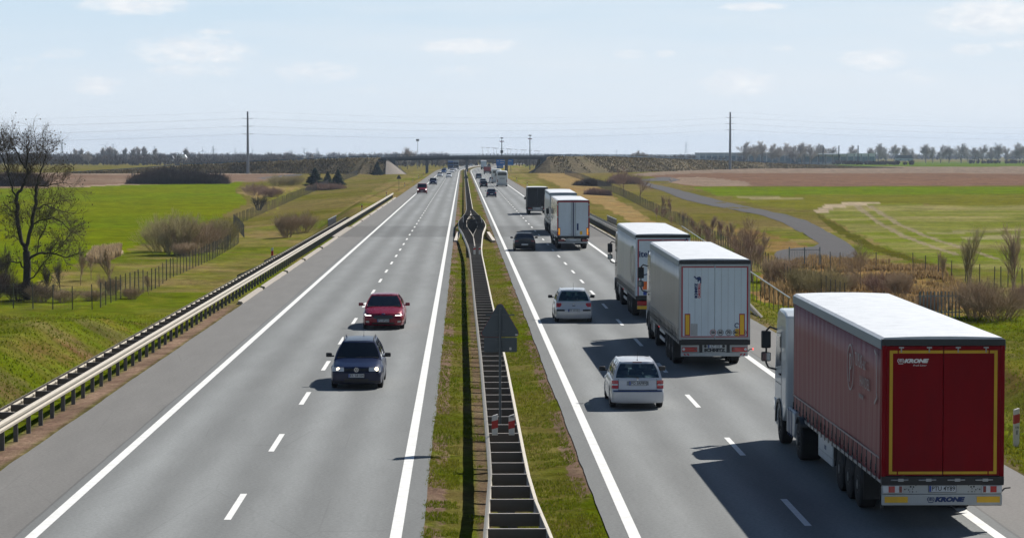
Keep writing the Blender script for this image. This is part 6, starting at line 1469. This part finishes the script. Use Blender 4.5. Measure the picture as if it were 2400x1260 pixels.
# ------------------------------------------------------------ trees, shrubs, grass
rng = np.random.RandomState(5)
def bark(name, col, var=.35): return mat(name, col, .9, var=var, scale=3, spec=.2)
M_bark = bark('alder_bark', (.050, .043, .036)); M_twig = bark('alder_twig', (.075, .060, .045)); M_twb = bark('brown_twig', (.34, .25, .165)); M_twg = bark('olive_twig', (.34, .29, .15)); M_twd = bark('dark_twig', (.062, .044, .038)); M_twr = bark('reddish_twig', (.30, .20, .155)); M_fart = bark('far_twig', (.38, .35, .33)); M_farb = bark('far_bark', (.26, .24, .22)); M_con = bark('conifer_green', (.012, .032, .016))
def segs_mesh(name, S_, m, n=3):
    """S_: array k x 8 : x0 y0 z0 r0 x1 y1 z1 r1 -> thin tapered prisms"""
    S_ = np.asarray(S_, float); a = S_[:, 0:3]; b = S_[:, 4:7]; d = b-a; L = np.linalg.norm(d, axis=1, keepdims=True)+1e-9; d = d/L
    ref = np.where(np.abs(d[:, 2:3]) > .9, np.array([[1., 0, 0]]), np.array([[0, 0, 1.]])); u = np.cross(d, ref); u /= np.linalg.norm(u, axis=1, keepdims=True)+1e-9; w_ = np.cross(d, u)
    V = []; 
    for p, r in ((a, S_[:, 3:4]), (b, S_[:, 7:8])):
        for k in range(n): t = 2*PI*k/n; V.append(p+(u*math.cos(t)+w_*math.sin(t))*r)
    V = np.stack(V, 1).reshape(-1, 3); k = len(S_); base = np.arange(k)[:, None]*(2*n)
    F = np.concatenate([base+np.array([[i, (i+1) % n, n+(i+1) % n, n+i]]) for i in range(n)], 0)
    return quads_np(name, V, F, m, smooth=n > 4)
def rot_about(v, ax, an):
    ax = ax/(np.linalg.norm(ax)+1e-9); return v*math.cos(an)+np.cross(ax, v)*math.sin(an)+ax*np.dot(ax, v)*(1-math.cos(an))
def grow(h=14, seed=1, levels=5, spread=.62, up=.25, kids=(3, 4), trunk_r=.28, trunk_frac=.30, rmin=.012, forks=True, droop=0, nseg=4, shrink=.68, stems=1, first=.25, base=.9):
    r_ = np.random.RandomState(seed); T = []; Cn = []
    def go(p, d, L, r, lv):
        out_ = T if lv <= 1 else Cn; n = nseg if lv < levels else 2; q = p.copy(); dd = d.copy(); pts = [(q.copy(), r)]
        for k in range(n):
            dd = dd+r_.normal(0, .16 if lv else .06, 3); dd[2] += up*.25 if lv else 0; dd[2] -= droop*lv*.05; dd /= np.linalg.norm(dd)
            q2 = q+dd*L/n; r2 = max(rmin*.6, r*(1-.52*(k+1)/n)); out_.append([*q, max(rmin, r*(1-.52*k/n)), *q2, max(rmin*.7, r2)]); q = q2; pts.append((q.copy(), r2))
        if lv >= levels: return
        nk = r_.randint(kids[0], kids[1]+1)+(1 if lv == 0 else 0)
        for c in range(nk):
            f = first+(1-first)*(c+.5+r_.uniform(-.3, .3))/nk if lv == 0 else .25+.75*(c+r_.uniform(0, 1))/nk; f = min(.98, f); i = min(n-1, int(f*n)); t = f*n-i; bp = pts[i][0]*(1-t)+pts[i+1][0]*t; br_ = pts[i][1]*(1-t)+pts[i+1][1]*t
            ax = np.cross(dd, r_.normal(0, 1, 3)); nd = rot_about(dd, ax, spread*r_.uniform(.6, 1.3)); nd[2] += up*.5; nd /= np.linalg.norm(nd)
            go(bp, nd, L*shrink*r_.uniform(.75, 1.15)*(1.25-.45*f if lv == 0 else 1), br_*r_.uniform(.55, .72), lv+1)
        go(q, dd, L*shrink*.9, pts[-1][1]*.95, lv+1)
    for s in range(stems):
        a = 2*PI*s*.618+r_.uniform(-.3, .3); tilt = .0 if stems == 1 else r_.uniform(.05, 1.0)*base; rb = 0 if stems == 1 else r_.uniform(.1, .75)*base
        go(np.array([math.cos(a)*rb, math.sin(a)*rb, -.2]), np.array([math.cos(a)*tilt, math.sin(a)*tilt, 1.0]), h*trunk_frac*r_.uniform(.85, 1.1), trunk_r, 0)
    T = np.array(T); Cn = np.array(Cn); zmax = max(T[:, 6].max(), Cn[:, 6].max() if len(Cn) else 0); k = h/zmax
    for A_ in (T, Cn): A_[:, [0, 1, 2, 4, 5, 6]] *= k
    return T, Cn
def tree_thing(name, label, cat, T, Cn, mb_, mt_, loc, group=None, rz=0, n=(6, 3), extra=None):
    t = empty(name, loc, rz, label, cat, group)
    link('trunk', segs_mesh('trunk', T, mb_, n[0]), t); link('crown', segs_mesh('crown', Cn, mt_, n[1]), t)
    return t
def gp(px, py): p = TP(px, py); return p
def ground_at(px, Y): x = AT(px, 400, Y).x; return Vector((x, Y, float(hgt(x, Y))))
# big alder on the left: handmade main limbs so that the outline follows the photograph, twigs grown on them
def alder():
    Y = 219.0; k = Y/5760; P0 = ground_at(62, Y); T = []; Cn = []
    def W(px, py, dy=0): return np.array([(px-62)*k, dy, (705-py)*k*.94])
    limbs = [([(62,712),(59,690),(62,620),(60,585)], .62, .46), ([(60,585),(50,560),(42,520),(40,480),(38,450)], .34, .24), ([(60,585),(66,555),(74,520),(80,480),(84,440),(86,420)], .30, .20),
             ([(38,450),(52,425),(58,400),(60,380)], .22, .15), ([(60,380),(48,350),(40,335),(30,318)], .13, .05), ([(60,380),(66,350),(62,330),(70,308)], .13, .05), ([(38,450),(28,425),(22,400),(20,380),(8,350),(2,335)], .15, .05),
             ([(86,420),(92,400),(98,380),(104,355),(108,335)], .15, .05), ([(86,420),(110,424),(135,418),(155,412)], .10, .03), ([(62,400),(72,375),(88,350),(96,325)], .10, .04), ([(22,400),(24,370),(18,345),(10,325)], .08, .03),
             ([(80,480),(100,470),(125,475),(150,490)], .13, .04), ([(74,520),(95,510),(130,500),(160,520),(175,545)], .14, .04), ([(66,605),(85,592),(105,588),(130,592),(160,600),(185,590)], .22, .05), ([(63,660),(85,640),(100,620),(120,590),(140,560)], .12, .04),
             ([(60,635),(45,612),(25,612),(12,620),(5,636)], .13, .04), ([(42,520),(30,500),(22,480)], .08, .03), ([(50,560),(30,545),(28,520)], .07, .03), ([(100,610),(115,640),(100,660),(85,690)], .09, .03), ([(120,590),(150,560),(170,530)], .08, .03), ([(85,592),(90,560),(105,530),(115,505)], .10, .03)]
    r_ = np.random.RandomState(3)
    for li, (pts, r0, r1) in enumerate(limbs):
        off = 0 if li < 3 else r_.uniform(-2.2, 2.2); P = [W(x, y, off*(i/(len(pts)-1))**1.0) for i, (x, y) in enumerate(pts)]; n = len(P)-1
        Q = [P[0]]; 
        for i in range(n):
            for s in range(1, 4): Q.append(P[i]*(1-s/3)+P[i+1]*(s/3)+r_.normal(0, .05, 3)*(li > 0))
        m = len(Q)-1; r0 *= .58; r1 *= .7
        for i in range(m):
            ra = r0+(r1-r0)*i/m; rb = r0+(r1-r0)*(i+1)/m; T.append([*Q[i], ra, *Q[i+1], rb])
        if li == 0: continue
        for i in range(max(1, int(m*.25)), m+1):
            for c in range(r_.randint(1, 4)):
                f = i/m; d = Q[i]-Q[i-1]; d /= np.linalg.norm(d); ax = np.cross(d, r_.normal(0, 1, 3)); nd = rot_about(d, ax, r_.uniform(.3, 1.1)); nd[2] += .25
                def tw(p, d, L, r, lv):
                    q = p
                    for s in range(3):
                        d = d+r_.normal(0, .2, 3); d[2] += .06; d /= np.linalg.norm(d); q2 = q+d*L/3; Cn.append([*q, r*(1-.2*s), *q2, r*(.8-.2*s)]); 
                        if lv < 3:
                            for _ in range(2): a2 = np.cross(d, r_.normal(0, 1, 3)); tw(q2, rot_about(d, a2, r_.uniform(.35, .9)), L*.66, r*.6, lv+1)
                        q = q2
                    if lv == 3 and r_.rand() < .07:   # hanging alder cones
                        Cn.append([*q, .055, *(q-np.array([0, 0, .12])), .04])
                tw(Q[i], nd/np.linalg.norm(nd), r_.uniform(.7, 1.45)*(1.1-.35*(li > 12)), .020, 1)
    return np.array(T), np.array(Cn), P0
T, Cn, P0 = alder(); t = tree_thing('alder_tree', 'tall dark bare alder tree standing at the left edge behind the fence', 'tree', T, Cn, M_bark, M_twig, P0, n=(8, 3))
# ivy-like dark sprays low in the crown are part of the twigs; saplings around its foot
protos = {}
def proto(key, **k):
    if key not in protos: protos[key] = grow(**k)
    return protos[key]
_mesh = {}
def plant(key, name, label, cat, p, mats_, group=None, s=1.0, rz=None, n=(5, 3), sx=None):
    T, Cn = protos[key]; kk = (key, mats_[0].name, mats_[1].name)
    if kk not in _mesh: _mesh[kk] = (segs_mesh('trunk', T, mats_[0], n[0]), segs_mesh('crown', Cn, mats_[1], n[1]))
    t = empty(name, p, random.uniform(0, 6.28) if rz is None else rz, label, cat, group); t.scale = (s*(sx or 1), s*(sx or 1), s)
    if key in ('shrub', 'shrub_b', 'fan'):
        for q in (0, 1): link('branches', _mesh[kk][q], t)['kind'] = 'stuff'
    else: link('trunk', _mesh[kk][0], t); link('crown', _mesh[kk][1], t)
    return t
proto('sap', h=4, seed=11, levels=3, spread=.5, up=.5, kids=(4, 6), trunk_r=.05, trunk_frac=.55, rmin=.012)
proto('sapling_b', h=4, seed=12, levels=3, spread=.35, up=.6, kids=(5, 7), trunk_r=.05, trunk_frac=.5, rmin=.012)
proto('broom', h=7, seed=21, levels=3, spread=.32, up=.5, kids=(6, 8), trunk_r=.10, trunk_frac=.45, rmin=.010, first=.15)
proto('round', h=7, seed=22, levels=4, spread=.62, up=.18, kids=(4, 6), trunk_r=.12, trunk_frac=.30, rmin=.008, first=.4)
proto('shrub', h=3, seed=31, levels=3, spread=.42, up=.35, kids=(3, 5), trunk_r=.022, trunk_frac=.5, rmin=.0055, stems=24, first=.05, base=.85)
proto('shrub_b', h=3, seed=32, levels=3, spread=.5, up=.25, kids=(3, 5), trunk_r=.022, trunk_frac=.45, rmin=.0055, stems=26, first=.05, base=1.15)
proto('fan', h=2.6, seed=33, levels=2, spread=.35, up=.3, kids=(2, 3), trunk_r=.06, trunk_frac=.7, rmin=.02, stems=16, first=.4, base=.6)
BM = (M_twb, M_twb); OM = (M_twg, M_twg); DM = (M_twd, M_twd); RM_ = (M_twr, M_twr); AM = (M_bark, M_twig)
LS = 'young saplings behind the left fence'
for (px, py, s, key, m, lb) in ((190, 668, 1.0, 'sap', BM, 'thin brown sapling right of the big alder'), (256, 680, 1.15, 'sapling_b', BM, 'upright bushy sapling between the alder and the fence corner'), (140, 690, .9, 'sap', AM, 'small sapling close to the right of the alder trunk'), (110, 700, .8, 'sapling_b', AM, 'sapling at the foot of the alder, right side'),
    (214, 655, .8, 'sap', BM, 'low sapling behind the upright bushy one'), (236, 700, .6, 'sap', BM, 'tiny sapling at the grass edge beneath the bushy sapling'), (20, 690, 1.2, 'sap', AM, 'sapling at the left edge beside the alder'), (348, 690, .5, 'sapling_b', BM, 'small sapling at the left fence corner')):
    plant(key, 'sapling', lb, 'sapling', gp(px, py), m, LS, s)
for i, (px, py, s, sx) in enumerate(((-20, 700, 1.0, 1.5), (40, 705, .7, 1.6), (95, 707, .6, 1.7), (150, 708, .45, 2.0), (215, 705, .4, 2.2), (262, 690, .6, 1.1), (310, 700, .4, 1.8))):
    plant('shrub', 'bramble_shrub', '%s low bramble patch from the left edge behind the left fence' % nth(i), 'shrub', gp(px, py), BM if i > 1 else DM, 'low brambles behind the left fence', s, sx=sx)
MID = [(412, 597, 2.05, 1.1, 'shrub', OM, 'large olive-brown bush, left and tallest of the clump at the green field'), (385, 590, 1.7, 1.0, 'shrub_b', OM, 'olive bush at the left end of the clump'), (450, 596, 1.8, 1.1, 'shrub_b', BM, 'brown bush in the middle of the clump at the green field'), (488, 590, 1.35, 1.2, 'shrub', BM, 'brown bush right of the middle of the clump'),
       (520, 582, 1.6, 1.0, 'shrub', OM, 'olive bush at the right end of the clump near the fence'), (440, 600, .7, 1.8, 'shrub', BM, 'low brown bush at the front of the clump')]
for px, py, s, sx, key, m, lb in MID: plant(key, 'bush', lb, 'bush', gp(px, py), m, 'clump of bushes beside the left field', s, sx=sx)
plant('shrub', 'bush', 'brown bush growing at the stream crossing behind the left barrier', 'bush', gp(672, 556), BM, None, 1.35, sx=1.0); plant('shrub_b', 'bush', 'brown bush against the stream wall, right of its twin', 'bush', gp(708, 546), BM, None, 1.3, sx=1.0)
plant('fan', 'bush', 'small fan-shaped bush with thick bare stems in the left meadow', 'bush', gp(607, 493), (M_bark, M_twig), None, 1.25, sx=1.3)
for px, py, s, lb in ((652, 436, 1.1, 'round olive shrub on the dry patch, left of a pair'), (677, 434, .9, 'small shrub in the middle of the dry left patch'), (690, 434, 1.0, 'small shrub at the right of the dry left patch'), (597, 458, 1.0, 'low brown shrub on the dry patch beside the green field'), (628, 462, .8, 'pair-like round brown shrub by the farm track'), (642, 462, .8, 'round brown shrub right beside the farm track')):
    plant('shrub_b', 'bush', lb, 'bush', gp(px, py), OM if py < 440 else RM_, None, s*1.25, sx=1.3)
# conifers by the left ramp
def conifer(h, seed):
    r_ = np.random.RandomState(seed); T = [[0,0,-.2,.14,0,0,h,.02]]; C_ = []
    for k in range(int(h*60)):
        z = h*(.06+.94*k/(h*60)); R_ = (h-z)*.34+.12; a = r_.uniform(0, 2*PI); L = R_*r_.uniform(.7, 1.1); e = np.array([math.cos(a)*L, math.sin(a)*L, z-.10*L+.12*L*r_.rand()])
        C_.append([0,0,z,.05,*e,.10]); m_ = e*.6+np.array([0,0,z*.4]); s = r_.uniform(-.35,.35); C_.append([*m_, .10, m_[0]+math.cos(a+s+.6)*L*.4, m_[1]+math.sin(a+s+.6)*L*.4, m_[2]-.05, .06])
    return np.array(T), np.array(C_)
protos['con'] = conifer(6, 3)
for px, Y, s, sx, lb in ((738, 760, .95, 2.0, 'broad dark conifer at the left ramp, left of three'), (768, 765, .75, 1.5, 'middle dark conifer at the left ramp'), (792, 770, .85, 1.6, 'right dark conifer at the left ramp'), (884, 960, .9, 1.5, 'dark conifer on the ramp beside the bridge')):
    plant('con', 'conifer_tree', lb, 'conifer', ground_at(px, Y), (M_bark, M_con), 'conifers at the left ramp', s, sx=sx, n=(5, 3))
# thickets: dense dark scrub (nobody could count the stems)
def thicket(label, px0, px1, Y, h, m, n=1600, dep=8, name='thicket'):
    r_ = np.random.RandomState(int(px0) & 1023); x0 = AT(px0, 400, Y).x; x1 = AT(px1, 400, Y).x; cx = (x0+x1)/2; z0 = float(hgt(cx, Y)); S_ = []
    for k in range(n):
        f = r_.rand(); x = x0+(x1-x0)*f; env = (1-abs(2*f-1)**3.5)*(.78+.22*math.sin(f*17+px0)*math.cos(f*7)); y = Y+r_.uniform(-dep/2, dep/2); hh = h*env*r_.uniform(.65, 1.03); a = r_.normal(0, .28, 2)
        p = np.array([x-cx, y-Y, -.2]); q = p+np.array([a[0]*hh*.5, a[1]*hh*.5, hh*.55]); e = q+np.array([a[0]*hh*.9+r_.normal(0,.3), r_.normal(0,.3), hh*.5]); rr_ = .035*Y/500
        S_.append([*p, rr_, *q, rr_]); S_.append([*q, rr_, *e, rr_*.6])
        for _ in range(3): d = r_.normal(0, .35*h*.35, 3); S_.append([*q, rr_*.8, *(q+d+np.array([0,0,abs(d[2])])), rr_*.5]); 
    o = link(name, segs_mesh(name, S_, m, 3), None, (cx, Y, z0)); tag(o, label, 'thicket', kind='stuff'); return o
thicket('long dark brown thicket between the green field and the brown field', 300, 535, 800, 5.4, M_twd, 4200, 12)
thicket('dark thicket behind the alder at the left edge', -120, 108, 760, 5.6, M_twd, 3600, 12)
thicket('dark scrub at the foot of the left ramp below the conifers', 716, 812, 700, 2.6, M_twr, 900, 6)
thicket('clipped-looking dark hedge right of the road before the bridge', 1342, 1430, 760, 2.6, M_twd, 1500, 5)
thicket('reddish low hedge in front of the dark one', 1368, 1432, 640, 2.1, M_twr, 1200, 4)
thicket('brown scrub between the hedges and the bare trees on the right', 1425, 1500, 800, 3.6, M_twr, 1300, 6)
plant('round', 'bare_tree', 'bare reddish tree behind the right fence, left of two', 'tree', ground_at(1462, 640), RM_, 'pair of bare trees behind the right fence', 1.15, sx=1.1); plant('round', 'bare_tree', 'bare reddish tree behind the right fence, right of two', 'tree', ground_at(1500, 600), RM_, 'pair of bare trees behind the right fence', .95, sx=1.2)
# shrubs on the right slope
r_ = np.random.RandomState(77); RS = 'saplings and shrubs on the right slope'
for k in range(46):
    f = r_.rand(); px = 1545+f*240+r_.uniform(-10, 10); py = 500+f*130+r_.uniform(-22, 22); p = gp(px, py)
    if p.x < 22: continue
    plant(['sap', 'sapling_b', 'sap'][k % 3], 'sapling', '%s brown sapling counted up the right slope beside the lorries' % nth(k), 'sapling', p, RM_ if k % 2 else BM, RS, r_.uniform(.55, .95)*(1 if k % 3 < 2 else .8))
for px, py, s, key, m, lb in ((1762, 660, 1.6, 'round', RM_, 'dense reddish bare tree behind the grey curtain lorry'), (1735, 600, .9, 'round', BM, 'smaller bare tree left of the dense reddish one'), (1800, 690, .85, 'broom', BM, 'slim bare tree beside the right barrier end')):
    plant(key, 'bare_tree', lb, 'tree', gp(px, py), m, None, s*.62)
for px, py, s, sx, key, m, lb in ((1880, 690, 1.0, 1.1, 'shrub', OM, 'olive shrub below the tubular gate, left'), (1935, 695, 1.05, 1.1, 'shrub_b', OM, 'olive shrub below the tubular gate, middle'), (1985, 690, .8, 1.0, 'shrub', BM, 'brown shrub right of the olive shrubs'), (2065, 690, .85, 1.0, 'shrub_b', RM_, 'reddish shrub among the reeds'), (2110, 700, .95, 1.0, 'shrub', BM, 'brown shrub beside the reddish one above the red lorry'),
    (2285, 745, .85, 1.0, 'shrub', BM, 'twiggy brown shrub behind the right-hand fence'), (2340, 750, .8, 1.3, 'shrub_b', BM, 'low twiggy shrub at the right edge'), (2180, 742, .5, 1.0, 'shrub', RM_, 'low reddish shrub behind the palisade panel'), (1830, 660, 1.0, 1.3, 'shrub', BM, 'brown shrub left of the gate in the reeds'), (2400, 720, .8, 1.0, 'shrub', RM_, 'reddish shrub at the very right edge')):
    plant(key, 'bush', lb, 'bush', gp(px, py), m, 'shrubs in the valley behind the red lorry', s, sx=sx)
for px, py, s, key, m, lb in ((2270, 700, 1.0, 'broom', OM, 'upright many-branched bare tree above the rear of the red lorry'), (2372, 705, 1.05, 'broom', BM, 'upright bare tree at the right edge'), (2018, 685, .75, 'round', BM, 'thin sapling tree above the roof of the red lorry'), (2210, 660, .5, 'broom', BM, 'small upright sapling by the striped field')):
    plant(key, 'bare_tree', lb, 'tree', gp(px, py), m, None, s*.95)
# distant trees
for i in range(3): protos['far%d' % i] = grow(h=17, seed=60+i, levels=4, spread=.50 if i else .58, up=.34, kids=(4, 6), trunk_r=.30, trunk_frac=.36, rmin=.05, first=.12, nseg=3)
for i in range(2): protos['poplar%d' % i] = grow(h=14, seed=70+i, levels=3, spread=.22, up=.6, kids=(7, 9), trunk_r=.3, trunk_frac=.6, rmin=.09, first=.1, nseg=3)
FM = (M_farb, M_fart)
GR = 'bare trees in the far row behind the right fields'
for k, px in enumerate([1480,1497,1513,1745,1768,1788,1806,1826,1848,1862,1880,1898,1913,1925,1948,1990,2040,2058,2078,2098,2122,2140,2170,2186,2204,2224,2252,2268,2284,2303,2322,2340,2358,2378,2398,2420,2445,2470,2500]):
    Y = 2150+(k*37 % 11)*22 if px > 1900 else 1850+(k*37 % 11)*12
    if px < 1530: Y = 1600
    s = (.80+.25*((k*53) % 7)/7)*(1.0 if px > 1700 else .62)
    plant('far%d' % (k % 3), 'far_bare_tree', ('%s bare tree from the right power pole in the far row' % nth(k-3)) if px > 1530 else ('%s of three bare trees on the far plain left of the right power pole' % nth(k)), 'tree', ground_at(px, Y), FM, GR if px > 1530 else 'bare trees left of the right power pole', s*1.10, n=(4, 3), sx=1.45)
for k, px in enumerate([178,190,243,253,262,271,292,313,325,338,362,437]):
    plant('poplar%d' % (k % 2), 'poplar_tree', '%s slim bare poplar from the left above the far left woods' % nth(k), 'poplar', ground_at(px, 2400), FM, 'poplars above the far left woods', 1.0+.2*((k*31) % 5)/5, n=(4, 3))
for px, Y, s, lb in ((207, 1700, .62, 'round bare tree above the left woods near the poplars'), (955, 1300, .72, 'broad bare tree behind the left part of the bridge'), (940, 1320, .5, 'smaller bare tree left of the broad one behind the bridge'), (1032, 1330, .45, 'bare tree right of the floodlight mast behind the bridge'), (845, 1500, .42, 'bare tree over the left ramp'), (735, 1500, .5, 'bare tree above the conifers'), (1275, 1250, .36, 'thin bare tree behind the right abutment')):
    plant('far%d' % (px % 3), 'far_bare_tree', lb, 'tree', ground_at(px, Y), FM, None, s, n=(4, 3), sx=1.1)
def wood(label, spots, h, m, seg=26, name='woodland', rr_=.16):
    S_ = []; r_ = np.random.RandomState(len(spots))
    for (x, y) in spots:
        z = float(hgt(x, y)); H_ = h*r_.uniform(.6, 1.1); w_ = H_*.42; S_.append([x, y, z, rr_*1.5, x, y, z+H_*.5, rr_])
        for _ in range(seg):
            a = r_.uniform(0, 2*PI); q = np.array([x, y, z+H_*r_.uniform(.05, .55)]); e = q+np.array([math.cos(a)*w_*r_.rand()**.5, math.sin(a)*w_*r_.rand()**.5, H_*r_.uniform(.1, .45)]); S_.append([*q, rr_, *e, rr_*.8])
    o = link(name, segs_mesh(name, S_, m, 3)); tag(o, label, 'woodland', kind='stuff'); return o
def spots(px0, px1, Y0, Y1, n, seed): r_ = np.random.RandomState(seed); return [(AT(r_.uniform(px0, px1), 380, Y).x, Y) for Y in r_.uniform(Y0, Y1, n)]
wood('belt of bare woodland along the far side of the left fields', spots(-250, 700, 1700, 2200, 950, 1), 8.5, bark('wood_twig', (.10,.09,.085)), 30)
wood('fainter woodland on the left horizon', spots(-300, 1050, 3000, 3800, 700, 2), 12, bark('wood_twig', (.10,.09,.085)), 22, rr_=.3)
wood('scrubby trees behind the bridge', spots(880, 1290, 1500, 1900, 260, 3), 7.0, bark('wood_twig', (.10,.09,.085)), 26, rr_=.14)
wood('woodland far beyond the right ramp', spots(1440, 1760, 1900, 2500, 260, 4), 8, bark('wood_twig', (.10,.09,.085)), 26)
wood('dark low scrub in front of the far right tree row', spots(1950, 2140, 1750, 1800, 110, 5)+spots(2270, 2450, 2000, 2060, 80, 6)+spots(1600, 1700, 1700, 1800, 60, 8), 4.0, M_twd, 30, rr_=.12)
wood('faint woodland on the right horizon', spots(1300, 2700, 3400, 4200, 800, 7), 9, bark('wood_twig', (.10,.09,.085)), 20, rr_=.3)
# ------------------------------------------------------------ grass tufts, reeds
def tufts(name, label, pts, hmin, hmax, col_fn, nb=5, wd=.02, lean=.5):
    r_ = np.random.RandomState(len(pts)); n = len(pts); P = np.repeat(np.array(pts), nb, axis=0); k = len(P)
    a = r_.uniform(0, 2*PI, k); hh = r_.uniform(hmin, hmax, k); ln = r_.uniform(.1, lean, k)*hh; b = P+np.stack([np.cos(a)*.03, np.sin(a)*.03, np.full(k, -.02)], -1)*1.0
    w_ = np.stack([-np.sin(a), np.cos(a), np.zeros(k)], -1)*wd*.5*(hh/.15)[:, None]**.3; mid = b+np.stack([np.cos(a)*ln*.35, np.sin(a)*ln*.35, hh*.6], -1); tip = b+np.stack([np.cos(a)*ln, np.sin(a)*ln, hh], -1)
    V = np.stack([b-w_, b+w_, mid+w_*.7, mid-w_*.7, tip], 1).reshape(-1, 3); i = np.arange(k)[:, None]*5
    F = np.concatenate([i+np.array([[0,1,2]]), i+np.array([[0,2,3]]), i+np.array([[3,2,4]])], 0); cc = np.repeat(col_fn(np.array(pts), r_), nb, axis=0)*r_.uniform(.7, 1.35, (k, 1)); C4 = np.concatenate([np.repeat(cc, 5, axis=0), np.ones((k*5, 1))], 1)
    o = link(name, quads_np(name, V, F, M_grass, False, C4)); tag(o, label, 'grass', kind='stuff'); return o
def gmat():
    m = D.materials.new('grass_blade'); m.use_nodes = True; nt = m.node_tree; nt.nodes.clear(); g = NG(nt); c = g.n('ShaderNodeVertexColor', layer_name='Col').outputs[0]
    d = g.n('ShaderNodeBsdfDiffuse', i={0: c}); t = g.n('ShaderNodeBsdfTranslucent', i={0: c}); g.n('ShaderNodeOutputMaterial', i={0: g.n('ShaderNodeMixShader', i={0: .35, 1: d.outputs[0], 2: t.outputs[0]}).outputs[0]}); return m
M_grass = gmat()
def scat(n, x0, x1, y0, y1, seed, thr=.42, ex=None):
    r_ = np.random.RandomState(seed); Y = 1/(r_.uniform(1/y1, 1/y0, n)); X = r_.uniform(x0, x1, n); m = fbm(X, Y, 1.1, seed)*.6+fbm(X, Y, 5, seed+1)*.4 > thr
    if ex is not None: m &= ex(X, Y)
    X, Y = X[m], Y[m]; return np.stack([X, Y, hgt(X, Y)], -1)
def gcol(P, r_):
    f = np.clip(fbm(P[:, 0], P[:, 1], 2.5, 91)*2-.5+r_.normal(0, .2, len(P)), 0, 1)[:, None]; q = np.clip(fbm(P[:, 0], P[:, 1], 9, 92)*2.4-1.1, 0, 1)[:, None]
    return (GREEN*1.45)*(1-f)+(OLIVE*1.8)*f*(1-q)+(DRY*1.3)*f*q
mp = scat(42000, -.85, 2.9, 40, 200, 1, .38, lambda X, Y: (np.abs(X+.1) > .0) & ((X < -.1) | (X > 1.5) | (fbm(X, Y, .8, 5) > .6)))
tufts('median_grass', 'short green and straw coloured grass tufts in the median', mp, .03, .10, gcol, 4, .022)
lp = scat(70000, -46, -13.3, 55, 200, 2, .33); tufts('verge_grass', 'uneven grass on the slopes left of the road', lp, .04, .15, gcol, 4, .04)
rp_ = scat(60000, 13.9, 46, 55, 200, 3, .33); tufts('verge_grass', 'uneven grass on the slopes right of the road', rp_, .04, .15, gcol, 4, .04)
def rcol(P, r_): return np.array([[.36,.25,.12]])*r_.uniform(.6, 1.2, (len(P), 1))
RX = np.array(TW([(1790,640),(1900,605),(2060,612),(2200,632),(2330,700),(2200,740),(1900,735),(1780,700)])); cx0, cx1, cy0, cy1 = RX[:, 0].min(), RX[:, 0].max(), RX[:, 1].min(), RX[:, 1].max()
X = rng.uniform(cx0, cx1, 16000); Y = rng.uniform(cy0, cy1, 16000); m = inpoly(X, Y, [tuple(q) for q in RX]) & (fbm(X, Y, 5, 71) > .45); tufts('reed_bed', 'dry golden reeds in the valley on the right', np.stack([X[m], Y[m], hgt(X[m], Y[m])], -1), .35, .8, rcol, 4, .06, .3)
RX = TW([(205,612),(220,592),(285,583),(282,600),(235,618)]); a = np.array(RX); X = rng.uniform(a[:, 0].min(), a[:, 0].max(), 2500); Y = rng.uniform(a[:, 1].min(), a[:, 1].max(), 2500); m = inpoly(X, Y, RX); tufts('reed_bed', 'pale dry reeds at the near corner of the green field', np.stack([X[m], Y[m], hgt(X[m], Y[m])], -1), .6, 1.2, lambda P, r_: np.array([[.48,.36,.22]])*r_.uniform(.7, 1.2, (len(P), 1)), 4, .07, .3)
def bankpts(X, Y, Z, nx_, ny_, n, seed):
    r_ = np.random.RandomState(seed); i = r_.randint(2, len(X)-2, n); f = r_.rand(n); hh = np.maximum(0, Z[i]+1.7); w_ = 6+hh*1.7*f; return np.stack([X[i]+nx_[i]*w_+r_.normal(0, .6, n), Y[i]+ny_[i]*w_, Z[i]-hh*f], -1)
def scol(P, r_): q = np.clip(fbm(P[:, 0], P[:, 1], 12, 95)*2.6-1, 0, 1)[:, None]; return (np.array([[.20,.16,.085]])*(1-q)+np.array([[.09,.075,.04]])*q)*r_.uniform(.5, 1.3, (len(P), 1))
tufts('ramp_scrub', 'brown scrub covering the left bridge ramp', bankpts(*eL, 5000, 1), .3, .9, scol, 3, .3, .6); tufts('ramp_scrub', 'brown scrub covering the right bridge ramp', bankpts(*eR, 9000, 2), .25, .75, scol, 3, .3, .6)
# two far oncoming lorries side by side under the bridge
for px, lane, lb, c in ((1056, 0, 'oncoming lorry under the bridge with a pale top, left of two', P_blue), (1069, 1, 'oncoming lorry under the bridge with a pale top, right of two', P_grey)):
    t = lorry('oncoming_lorry', lb, 'plain', AT(px, 385, 1150).x, 1166.5, PI, 0, group='oncoming lorries under the bridge'); recolor(t, M_cabw, c)
# ------------------------------------------------------------ air
hz = MB().box(-6500, 6500, -120, 10500, -60, 75); hm = D.materials.new('haze'); hm.use_nodes = True; nt = hm.node_tree; nt.nodes.clear(); g = NG(nt)
pv = g.n('ShaderNodeVolumePrincipled'); pv.inputs['Color'].default_value = (.62, .78, 1.0, 1); pv.inputs['Density'].default_value = .000068; pv.inputs['Anisotropy'].default_value = .3
on = g.n('ShaderNodeOutputMaterial'); nt.links.new(pv.outputs[0], on.inputs['Volume'])
hzo = hz.build('haze', hm); tag(hzo, 'thin pale blue air haze over the whole plain', 'haze', kind='stuff')
